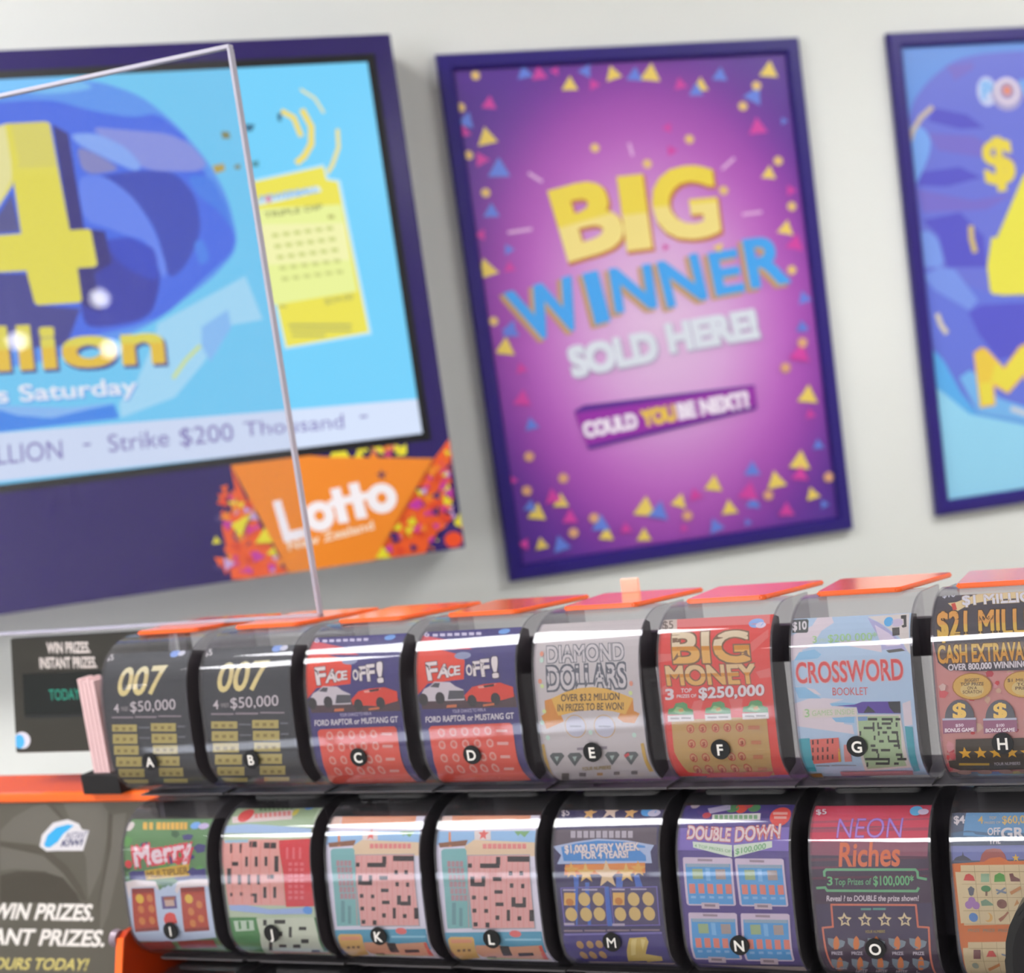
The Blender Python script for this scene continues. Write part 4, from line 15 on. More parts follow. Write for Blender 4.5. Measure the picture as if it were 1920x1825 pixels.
'M':[('s','#e2b066',[(-19.9,109.5,6.9),(18.5,109.7,6.8)],0.42),('s','#ecd2b8',[(-0.3,112,9.8)],0.42),('e','#52a4e0',[(34.7,111.7,7.2,5.8)],0),('e','#c8c4d4',[(40.3,109.3,5.9,3.6)],0),('t','#e0d4d0','$5',(-45.7,106.8),(-38.5,107.5),(-49,113.9),{'b': 0.02}),('P','#5c5058',[[(-52.9,93.7),(46.6,95.7),(47.5,81.2),(-52,80.2)]]),('P','#b0a8ac',[[(-33.3,92.8),(-28.7,92.7),(-28,86.9),(-32.5,86.9)],[(-27.2,92.7),(-22.7,92.7),(-21.9,86.9),(-26.4,86.9)],[(-21.2,92.7),(-16.7,92.7),(-16,86.9),(-20.4,86.9)],[(-15.2,92.7),(-10.7,92.7),(-10,86.9),(-14.5,86.9)],[(-9.2,92.7),(-4.8,92.7),(-4,86.9),(-8.5,86.9)],[(-3.3,92.7),(1.2,92.7),(1.9,86.9),(-2.6,86.9)],[(2.7,92.7),(7.1,92.7),(7.8,86.9),(3.4,86.9)],[(8.6,92.7),(13,92.7),(13.7,86.9),(9.3,86.9)],[(14.5,92.7),(18.9,92.7),(19.6,86.9),(15.2,86.9)],[(20.4,92.6),(24.8,92.6),(25.4,86.9),(21,86.9)]]),('p','#a8b8d0',[(-49,79.8),(-28.5,83.6),(-7.2,86.2),(19.9,84.9),(45.2,81),(41.9,75.7),(43,66.4),(-45.4,65.1),(-41.1,72.5)]),('p','#4088c4',[(-41.1,79.4),(-26.5,82.4),(-7.1,84.7),(18,83.7),(37.2,80.3),(37.9,68.1),(-38.9,67.7)]),('t','#f0e6dc','$1,000 EVERY WEEK',(-37.3,74.4),(31.7,77),(-38,80.9),{'b': 0.05,'o': ('#a0704a',0.02)}),('t','#f0e6dc','FOR 4 YEARS!',(-21.4,69.8),(21.4,71),(-21.6,75.6),{'b': 0.05,'o': ('#a0704a',0.02)}),('P','#3f68b8',[[(-30.5,56),(-25.6,56),(-30.3,15.8),(-32.3,15.7)],[(-20.3,49.9),(-16.4,49.9),(-18.6,16),(-21.5,16)],[(-2.3,46.6),(1.6,46.6),(1.4,12.8),(-3.5,12.7)],[(9.2,54.6),(15.9,54.6),(14,45.9),(8.3,45.8)],[(25.6,56.4),(30.3,56.5),(33.1,46.1),(26.4,46)],[(-5.7,-12.1),(7.1,-11.6),(4.5,-26.2),(-5.3,-26.5)]]),('P','#e08a3a',[[(-37.6,64.7),(36.8,66.8),(36.2,58.2),(-39.3,55.9)]]),('s','#e9b04a',[(-32.1,59.9,7.4),(30.3,61.7,7.1)],0.42),('s','#eec468',[(-18.6,57.7,9),(19.1,58.1,8.7)],0.42),('s','#f0d09c',[(0.9,56.7,12.3)],0.42),('p','#6a5fa8',[(-44.2,45.2),(-1.5,47),(-2.7,13.2),(-44.5,11.7)]),('p','#494064',[(-43.1,44.3),(-2.6,45.9),(-3.9,14),(-43.3,12.6)]),('p','#6a5fa8',[(2.3,45.7),(46.2,47.5),(45.1,14.1),(2.1,12.6)]),('p','#494064',[(3.3,44.9),(45.1,46.5),(44,15),(3.2,13.5)]),('P','#3f68b8',[[(-31.1,45.4),(-27.2,45.4),(-31.7,13),(-33.1,13)],[(-20.8,45.5),(-16.9,45.5),(-18.9,13.3),(-21.8,13.2)],[(-2.3,45.7),(1,45.7),(0.9,12.8),(-3.5,12.7)]]),('e','#d2b46c',[(-22.5,35.5,5.5,5.9),(-9.3,35.7,5.4,5.8),(-36.4,22.2,5.6,5.9),(-22.4,22.4,5.5,6),(-9.7,22.9,5.5,5.9),(23.4,36.1,5.4,5.8),(36.8,36.6,5.3,5.8),(9.7,23.2,5.3,5.9),(23.1,23.7,5.4,5.9),(36.3,24.1,5.3,5.9)],0),('P','#dcae58',[[(-41,40.8),(-30.3,40.9),(-31.6,30.2),(-42.3,30)],[(4.9,41.5),(15.7,41.7),(14.4,31),(3.7,30.9)]]),('e','#c07a2c',[(-36.5,32.8,3.7,3.2),(9.6,34.3,3.7,3.2)],0),('P','#b0a4b4',[[(-41.6,43.9),(-29.8,44),(-29.9,42.7),(-41.7,42.6)],[(-23.9,44.4),(-9.2,44.5),(-9.4,43.1),(-24,43)],[(4.3,44.9),(16.3,45),(16.2,43.6),(4.2,43.5)],[(21.6,45.2),(36.3,45.4),(36.2,44.2),(21.5,44)],[(-44.3,14.6),(-34.4,14.8),(-34.6,12.8),(-44.5,12.6)],[(1.2,15),(12.8,15.3),(12.5,13.2),(0.9,13)]]),('P','#8a7684',[[(-45.1,8.4),(-27.4,8.8),(-27.6,7.3),(-45.4,6.9)],[(-25.9,9),(-5.8,9.4),(-6,7.9),(-26.1,7.5)],[(-4.4,9.7),(16.4,10.1),(16.2,8.7),(-4.6,8.2)],[(17.9,10.4),(44.1,11),(43.9,9.5),(17.7,9)]]),('p','#3a3078',[(-46.7,4.5),(45.6,8.3),(47.7,-6.7),(45.8,-30.5),(-37,-28.4),(-48.7,-16.5)]),('P','#7068a8',[[(-45.6,5.4),(45.7,8.8),(45.9,7),(-45.4,3.4)]]),('P','#c8ae54',[[(15.3,2.7),(30.8,3.9),(32.5,-0.2),(26.1,-13.5),(24,-23),(5.7,-25.1),(10.3,-9)],[(26.4,-12.8),(40.2,-15.7),(38.7,-22.1),(23,-25.5)]]),('P','#e0cc80',[[(17,1.3),(22,2.4),(16.9,-13.9),(12.5,-15.4)],[(25.7,2),(30,1.6),(25.3,-8.6)]]),('e','#b08850',[(-32.3,-4.8,3.4,3.8),(-22.8,-4.3,3.3,3.7),(-13.9,-3.8,3.4,3.8),(-33.1,-17.4,3.4,5.4),(-24,-16.7,3.4,5.3),(-14.3,-15.8,3.3,5.1)],0),('P','#b8a494',[[(-34,-27.9),(45.4,-29.1),(49.6,-25.8),(-32.5,-31.1)]])],
'N':[('P','#3c2f78',[[(-36.7,124),(48.3,123.5),(48.2,103.6),(-52.6,104.1)]]),('e','#d84a34',[(2.9,114.6,5.4,6.1)],0),('e','#4a8a50',[(14.1,114.1,5.4,4.4),(-5.1,113.7,5.6,4.4)],0),('e','#c0404a',[(8.3,118.1,3.8,4.1),(-26.1,106.5,3.9,3)],0),('P','#b0a8c0',[[(-27.4,113.9),(-8.6,119),(-6.6,112.5),(-23.8,108.1)]]),('p','#d8d4cc',[(-21.2,107.2),(21.1,108.3),(22.1,101.8),(-20.2,101)]),('P','#7aa878',[[(-19.2,106.8),(-16,106.8),(-15,102.7),(-18.2,102.7)],[(-14.9,106.8),(-11.6,106.7),(-10.6,102.7),(-13.9,102.7)],[(-10.5,106.7),(-7.2,106.7),(-6.3,102.7),(-9.5,102.7)],[(-6.2,106.7),(-2.9,106.7),(-1.9,102.7),(-5.2,102.7)],[(-1.8,106.7),(1.4,106.7),(2.4,102.6),(-0.9,102.6)],[(2.5,106.6),(5.8,106.6),(6.7,102.6),(3.5,102.6)],[(6.8,106.6),(10.1,106.6),(11,102.6),(7.8,102.6)],[(11.1,106.6),(14.4,106.6),(15.3,102.6),(12.1,102.6)],[(15.4,106.6),(18.7,106.5),(19.6,102.5),(16.4,102.6)]]),('e','#ee4c40',[(38.9,105.4,9,9.1)],0),('P','#f4b0a0',[[(31.7,109.3),(44.3,109.2),(44.9,106.6),(32.3,106.7)],[(33.6,105.1),(44.4,105),(44.8,102.6),(34.1,102.7)]]),('P','#8c86a8',[[(32.2,122.9),(48.3,123.5),(49,118.2),(33.6,117.1)]]),('e','#c8b8b8',[(-39.8,118.6,4.2,4.7)],0),('p','#7a66b0',[(-50.6,94.8),(48.7,95.4),(48.6,76.5),(-50.3,77)]),('t','#f4e2da','DOUBLE',(-40.1,86.4),(-2.1,84.1),(-40,97.2),{'b': 0.05,'o': ('#c0564c',0.045)}),('t','#f4e2da','DOWN',(2.5,84.1),(40.7,86.9),(2.6,95.7),{'b': 0.05,'o': ('#c0564c',0.045)}),('P','#d4e2c8',[[(-35.1,83.9),(-0.2,81.1),(-0.4,71.6),(-34.4,79.2)],[(1.2,81.1),(34.4,84.4),(34.6,79.5),(1.5,71.6)]]),('t','#7fae78','4 TOP PRIZES OF',(-33.2,79.6),(-1.2,74.9),(-33.2,82.1),{'b': 0.02}),('t','#6fae70','$100,000',(2.9,73.9),(29.1,78.5),(3,78.4),{'b': 0.03}),('p','#cdbcca',[(-43.1,71.4),(-2.1,71.2),(-0.3,70.1),(-0.2,33.1),(-1.6,31.9),(-42.1,31.6),(-43.9,33.2),(-43.9,70.2)]),('P','#4c9cd0',[[(-41.8,66.3),(-2.1,66.2),(-2.2,33),(-41.9,32.8)]]),('P','#8fa8b4',[[(-41.1,66.3),(-2.8,66.2),(-2.7,63.5),(-41,63.6)]]),('P','#98b07c',[[(-36.2,62),(-27,62.1),(-26.9,53.8),(-36.1,53.7)]]),('P','#a5968c',[[(-15.7,61.8),(-7,61.9),(-6.9,53.6),(-15.6,53.6)]]),('P','#78b4dc',[[(-24.4,62.9),(-20.5,62.6),(-20.4,52.3),(-24.3,52.6)]]),('P','#dc7e68',[[(-40.1,49.7),(-34.8,49.8),(-34.9,41.8),(-40.2,41.7)],[(-32,49.8),(-26.7,49.8),(-26.8,41.9),(-32,41.8)],[(-23.9,49.9),(-18.7,49.6),(-18.7,41.6),(-23.9,41.9)],[(-15.8,49.6),(-10.6,49.7),(-10.7,41.7),(-15.9,41.6)],[(-7.8,49.7),(-2.6,49.7),(-2.7,41.8),(-7.9,41.7)]]),('P','#8ab8dc',[[(-39.3,39.7),(-34.9,39.7),(-35,37.7),(-39.4,37.7)],[(-31.2,39.8),(-26.8,39.9),(-26.8,37.8),(-31.2,37.8)],[(-23.1,39.9),(-18.8,39.6),(-18.8,37.6),(-23.1,37.9)],[(-15.1,39.7),(-10.7,39.7),(-10.8,37.7),(-15.1,37.7)],[(-7.1,39.8),(-2.7,39.8),(-2.8,37.8),(-7.1,37.8)]]),('P','#9a8890',[[(-30.7,70.3),(-17.6,70),(-17.6,68.1),(-30.6,68.3)]]),('P','#c8b4ba',[[(-30.6,34.2),(-15,34.1),(-15,29.2),(-30.7,29.3)]]),('P','#8c7a80',[[(-28,33),(-18.5,32.8),(-18.5,30.8),(-28.1,31)]]),('p','#cdbcca',[(2.9,70.7),(42.4,70.6),(44.2,69.5),(45.1,33.2),(43.9,32),(4.8,31.8),(3.1,33.3),(2.1,69.6)]),('P','#4c9cd0',[[(4.3,65.8),(42.5,65.7),(43.3,33.2),(5,33)]]),('P','#8fa8b4',[[(4.9,65.8),(41.9,65.7),(42,63),(5,63.1)]]),('P','#98b07c',[[(9.8,61.6),(18.6,61.6),(18.9,53.5),(10,53.4)]]),('P','#a5968c',[[(29.5,61.4),(37.9,61.4),(38.2,53.4),(29.8,53.3)]]),('P','#78b4dc',[[(21.1,62.4),(24.9,62.1),(25.2,52.1),(21.4,52.4)]]),('P','#dc7e68',[[(6.3,49.5),(11.4,49.6),(11.5,41.7),(6.4,41.7)],[(14.1,49.6),(19.2,49.6),(19.3,41.8),(14.2,41.8)],[(21.9,49.7),(26.9,49.4),(27.1,41.6),(22,41.9)],[(29.7,49.4),(34.7,49.5),(34.8,41.7),(29.8,41.6)],[(37.4,49.5),(42.4,49.5),(42.5,41.8),(37.5,41.7)]]),('P','#8ab8dc',[[(7.3,39.7),(11.5,39.8),(11.5,37.8),(7.3,37.7)],[(15.1,39.8),(19.3,39.9),(19.4,37.9),(15.1,37.8)],[(22.9,39.9),(27.1,39.6),(27.1,37.7),(22.9,37.9)],[(30.7,39.7),(34.8,39.7),(34.9,37.8),(30.7,37.7)],[(38.4,39.8),(42.6,39.8),(42.6,37.9),(38.4,37.8)]]),('P','#9a8890',[[(14.8,69.6),(27.5,69.4),(27.6,67.5),(15,67.8)]]),('P','#c8b4ba',[[(15.8,34.3),(30.9,34.2),(31,29.5),(15.8,29.6)]]),('P','#8c7a80',[[(18.3,33.2),(27.6,33),(27.6,31),(18.4,31.2)]]),('p','#cdbcca',[(-42.3,25.8),(-2,26.1),(-0.2,25),(-2.1,-14.7),(-3.8,-16.7),(-44.4,-17.9),(-45.5,-15.4),(-43.1,24.6)]),('P','#4c9cd0',[[(-41.1,20.8),(-2.1,21.1),(-4.1,-14.8),(-43.7,-15.9)]]),('P','#8fa8b4',[[(-40.5,20.8),(-2.7,21.1),(-2.7,18.4),(-40.4,18)]]),('P','#98b07c',[[(-35.7,16.5),(-26.6,16.7),(-26.6,8.5),(-35.6,8.3)]]),('P','#a5968c',[[(-15.5,16.6),(-6.9,16.7),(-6.9,8.5),(-15.4,8.3)]]),('P','#78b4dc',[[(-24,17.6),(-20.2,17.3),(-20.1,7.1),(-24,7.3)]]),('P','#dc7e68',[[(-39.6,4.2),(-34.4,4.3),(-34.7,-4),(-39.9,-4.1)],[(-31.5,4.4),(-26.4,4.5),(-26.7,-3.8),(-31.9,-3.9)],[(-23.6,4.5),(-18.4,4.3),(-18.8,-3.9),(-23.9,-3.7)],[(-15.7,4.4),(-10.5,4.5),(-10.8,-3.7),(-16,-3.9)],[(-7.7,4.6),(-2.6,4.7),(-2.9,-3.5),(-8,-3.6)]]),('P','#8ab8dc',[[(-39.4,-6.4),(-35,-6.3),(-35.4,-8.8),(-39.8,-8.9)],[(-31.3,-6.2),(-26.9,-6.1),(-27.3,-8.5),(-31.7,-8.7)],[(-23.3,-6),(-19,-6.3),(-19.4,-8.7),(-23.6,-8.4)],[(-15.4,-6.1),(-11.1,-6),(-11.4,-8.4),(-15.7,-8.6)],[(-7.4,-5.9),(-3.1,-5.8),(-3.4,-8.2),(-7.7,-8.3)]]),('P','#9a8890',[[(-30.1,24.9),(-17.3,24.7),(-17.3,22.8),(-30.1,22.9)]]),('P','#c8b4ba',[[(-32,-13.6),(-16.5,-13.5),(-18.5,-21.6),(-34.2,-21.8)]]),('P','#8c7a80',[[(-29.8,-15.3),(-20.4,-15.5),(-21.2,-18.8),(-30.6,-18.6)]]),('p','#cdbcca',[(4,26),(43.8,26.3),(45.4,25.2),(43.5,-14.5),(41.8,-16.4),(1.8,-17.7),(0.7,-15.2),(3.2,24.8)]),('P','#4c9cd0',[[(5.1,20.9),(43.6,21.3),(41.6,-14.6),(2.5,-15.7)]]),('P','#8fa8b4',[[(5.7,20.9),(43,21.3),(43,18.5),(5.8,18.2)]]),('P','#98b07c',[[(10.4,16.7),(19.4,16.9),(19.3,8.6),(10.4,8.4)]]),('P','#a5968c',[[(30.4,16.7),(38.8,16.9),(38.8,8.7),(30.3,8.5)]]),('P','#78b4dc',[[(21.9,17.7),(25.7,17.4),(25.7,7.2),(21.9,7.5)]]),('P','#dc7e68',[[(6.5,4.3),(11.6,4.4),(11.3,-3.8),(6.1,-4)],[(14.4,4.5),(19.5,4.6),(19.2,-3.6),(14,-3.8)],[(22.3,4.7),(27.3,4.5),(27,-3.8),(21.9,-3.5)],[(30.1,4.5),(35.1,4.6),(34.8,-3.6),(29.7,-3.7)],[(37.9,4.7),(42.9,4.8),(42.6,-3.3),(37.6,-3.5)]]),('P','#8ab8dc',[[(6.7,-6.3),(11,-6.2),(10.6,-8.6),(6.3,-8.8)],[(14.6,-6),(18.9,-5.9),(18.6,-8.4),(14.3,-8.5)],[(22.5,-5.8),(26.7,-6.1),(26.4,-8.5),(22.2,-8.2)],[(30.3,-6),(34.6,-5.8),(34.2,-8.3),(30,-8.4)],[(38.2,-5.7),(42.4,-5.6),(42.1,-8),(37.9,-8.2)]]),('P','#9a8890',[[(16,25),(28.6,24.9),(28.6,22.9),(16,23.1)]]),('P','#c8b4ba',[[(14,-13.4),(29.3,-13.3),(27.5,-21.4),(12,-21.6)]]),('P','#8c7a80',[[(16.2,-15.1),(25.5,-15.3),(24.8,-18.5),(15.4,-18.4)]]),('P','#b0a098',[[(-46.3,-25.8),(49.6,-23.9),(47.9,-34.2),(-42.4,-25.1)]])],
'O':[('p','#8c4a5c',[(-48.9,95.3),(50,96.7),(47.7,72.8),(-48.4,73.3)]),('p','#d03a54',[(-52,116.7),(49.5,117.5),(48.8,96.7),(48,85.4),(-48.2,83.8),(-49.4,98.8)]),('P','#a84058',[[(-49.7,100.6),(48.6,102.9),(48.7,101.5),(-49.3,98.4)],[(-48.8,93.6),(48.5,95),(48.6,92.6),(-48.5,91.1)]]),('P','#5a2840',[[(-48,70.8),(48.1,72.8),(48.1,71.2),(-48.2,68.4)],[(-48.6,56),(47.6,58.5),(47.5,57.2),(-48.8,53.9)]]),('P','#6a2c48',[[(-48,64.3),(-25.4,64.8),(-25.5,63.2),(-48.1,62.2)],[(30.4,62.4),(48,63.7),(47.9,62.5),(30.3,60.7)]]),('P','#3c3050',[[(-47.2,34.2),(48.2,36.5),(47,7.4),(-46.9,5.2)]]),('t','#b488d4','NEON',(-26.4,86.6),(27,87),(-25.5,103.8),{'b': -0.012,'o': ('#7a4a90',0.018),'g': [(0.5,'#a47cd0')]}),('t','#e2703c','Riches',(-24.5,64.9),(24.8,65.7),(-26.9,83.8),{'b': 0.035,'h': 0.3}),('l','#6cb07c',[(-37.3,57),(-37.4,60.3),(-35.5,62.1),(37.5,62.6),(39.1,60.8),(39.1,56.4),(45.7,55.2)],2),('l','#6cb07c',[(-44.6,47.3),(-37.6,47.8),(-36.1,45.3),(37.4,45.8),(38.9,48.2)],2),('t','#70bc7c','3',(-35.5,49.7),(-31.4,49.7),(-35,56.8),{'b': 0.03}),('t','#6cb07a','Top Prizes of',(-29.4,50),(0.7,50.5),(-28.9,55.4),{'b': 0.02}),('t','#70bc7c','$100,000*',(2.7,50.1),(35.3,50.6),(3.1,57.7),{'b': 0.03}),('t','#e0d2d4','Reveal ? to DOUBLE the prize shown!',(-37.4,36.9),(38,38.1),(-36.7,41.5),{'b': 0.03}),('l','#d8765a',[(40.9,-33),(43.7,7.4),(44.2,17),(35.6,17.4),(35.6,34.8),(-33.8,34),(-34.2,16),(-43,15),(-42.9,5.3),(-41.8,-26.5)],1.6),('P','#5c9a8a',[[(-9.5,31.6),(-0.9,31.8),(-1.1,30.1),(-9.6,30)],[(0.4,31.9),(11,32.1),(10.8,30.4),(0.2,30.3)]]),('s','#e0cc9c',[(-23.8,21.8,6.2),(-7,22.1,6.1),(9.2,22.4,6.1),(25.6,22.7,6.1)],0.5),('s','#3c3050',[(-23.8,21.6,3.3),(-7,21.9,3.2),(9.2,22.2,3.2),(25.6,22.5,3.2)],0.5),('t','#b09a48','YOUR NUMBERS',(-8,11.4),(8.3,12.1),(-7.7,13.7),{'b': 0.02}),('p','#7c8c94',[(-39.7,6.7),(-35.9,6.4),(-32.5,5.6),(-28.2,5.3),(-25.3,4),(-27.1,0),(-31.8,-2.3),(-36.9,-1.6),(-39.9,1.9)]),('p','#d87c3c',[(-34.3,6.4),(-32.1,8.6),(-30.5,6.3),(-30.4,1.3),(-32.3,-2.8),(-35.5,-2.9),(-35.7,1.6)]),('t','#cfc4cc','PRIZE',(-38.5,-8.1),(-29.3,-7.8),(-38.1,-4.9),{'b': 0.04}),('p','#7c8c94',[(-23,7.1),(-19.1,6.8),(-15.8,6),(-11.5,5.6),(-8.7,4.4),(-10.4,0.5),(-15,-1.9),(-20.1,-1.1),(-23.1,2.3)]),('p','#d87c3c',[(-17.6,6.8),(-15.4,9),(-13.8,6.7),(-13.7,1.7),(-15.5,-2.3),(-18.7,-2.4),(-19,2)]),('t','#cfc4cc','PRIZE',(-21.6,-7.5),(-12.5,-7.2),(-21.3,-4.4),{'b': 0.04}),('p','#7c8c94',[(-6.4,7.5),(-2.6,7.1),(0.7,6.4),(4.9,6),(7.7,4.8),(6,0.9),(1.4,-1.4),(-3.6,-0.7),(-6.6,2.7)]),('p','#d87c3c',[(-1.1,7.2),(1,9.3),(2.6,7.1),(2.7,2.1),(1,-1.9),(-2.2,-2),(-2.5,2.4)]),('t','#cfc4cc','PRIZE',(-5,-6.9),(4,-6.7),(-4.7,-3.9),{'b': 0.04}),('p','#7c8c94',[(10.8,7.9),(14.6,7.5),(17.8,6.8),(22,6.4),(24.8,5.2),(23.1,1.3),(18.6,-1),(13.7,-0.2),(10.7,3.2)]),('p','#d87c3c',[(16.1,7.6),(18.2,9.7),(19.8,7.5),(19.9,2.5),(18.1,-1.4),(15,-1.5),(14.7,2.8)]),('t','#cfc4cc','PRIZE',(12.3,-6.4),(21.2,-6.1),(12.5,-3.4),{'b': 0.04}),('p','#7c8c94',[(27.7,8.3),(31.4,7.9),(34.7,7.2),(38.8,6.8),(41.6,5.6),(39.9,1.7),(35.5,-0.5),(30.5,0.2),(27.6,3.6)]),('p','#d87c3c',[(32.9,8),(35,10.1),(36.6,7.9),(36.7,2.9),(35,-1),(31.9,-1.1),(31.6,3.3)]),('t','#cfc4cc','PRIZE',(29.2,-5.9),(38.1,-5.6),(29.4,-2.9),{'b': 0.04}),('p','#7c8c94',[(-40,-12.5),(-36.2,-13),(-33,-14.2),(-28.8,-14.6),(-26.2,-16.5),(-29.6,-24.1),(-35.8,-30),(-40.4,-28),(-41.6,-20.3)]),('p','#d87c3c',[(-34.6,-12.9),(-31.9,-9.8),(-30.8,-13),(-32.3,-21.5),(-36.7,-31.6),(-40.1,-31.9),(-37.6,-20.9)]),('t','#cfc4cc','PRIZE',(-39.8,-28),(-30.6,-27.7),(-39.8,-25.3),{'b': 0.04}),('p','#7c8c94',[(-22.8,-11.5),(-19,-11.9),(-15.8,-13.1),(-11.6,-13.5),(-9.1,-15.4),(-12.2,-22.4),(-18.1,-27.9),(-22.7,-26),(-24.2,-18.9)]),('p','#d87c3c',[(-17.4,-11.9),(-14.9,-8.9),(-13.7,-12),(-15,-20),(-18.8,-29),(-22.1,-29.3),(-20.2,-19.5)]),('t','#cfc4cc','PRIZE',(-22.7,-27.2),(-13.5,-26.9),(-26.8,-37.1),{'b': 0.04}),('p','#7c8c94',[(-5.8,-10.5),(-2,-10.9),(1.2,-12),(5.3,-12.4),(7.9,-14.2),(5,-20.8),(-0.6,-25.9),(-5.3,-24.2),(-7,-17.6)]),('p','#d87c3c',[(-0.5,-10.9),(2,-8),(3.3,-11),(2.2,-18.6),(-1.4,-27),(-4.6,-27.3),(-3,-18.2)]),('t','#cfc4cc','PRIZE',(-5.7,-26.4),(3.3,-26.1),(-8.5,-32.9),{'b': 0.04}),('p','#7c8c94',[(11,-9.9),(14.7,-10.3),(17.9,-11.4),(22,-11.8),(24.6,-13.5),(21.8,-19.9),(16.4,-24.7),(11.7,-23.1),(9.9,-16.8)]),('p','#d87c3c',[(16.3,-10.2),(18.7,-7.4),(20,-10.3),(19,-17.8),(15.7,-25.7),(12.5,-26),(13.8,-17.3)]),('t','#cfc4cc','PRIZE',(11.1,-25.8),(20,-25.6),(8.9,-31),{'b': 0.04}),('p','#7c8c94',[(27.8,-9),(31.5,-9.5),(34.6,-10.5),(38.7,-10.9),(41.3,-12.6),(38.7,-18.7),(33.5,-23.2),(28.8,-21.7),(26.8,-15.8)]),('p','#d87c3c',[(33,-9.4),(35.4,-6.7),(36.7,-9.5),(35.8,-16.7),(32.8,-24.1),(29.6,-24.4),(30.7,-16.3)]),('t','#cfc4cc','PRIZE',(27.9,-25.1),(32.4,-40.2),(26.3,-28.9),{'b': 0.04}),('t','#e4dcdc','$5',(-44.9,105.9),(-36.5,106.3),(-46.6,111.2),{'b': 0.02}),('e','#5cb4dc',[(37.2,109.1,5.2,4.7)],0),('e','#d0c0d0',[(43.2,108,4.4,2.8)],0)],
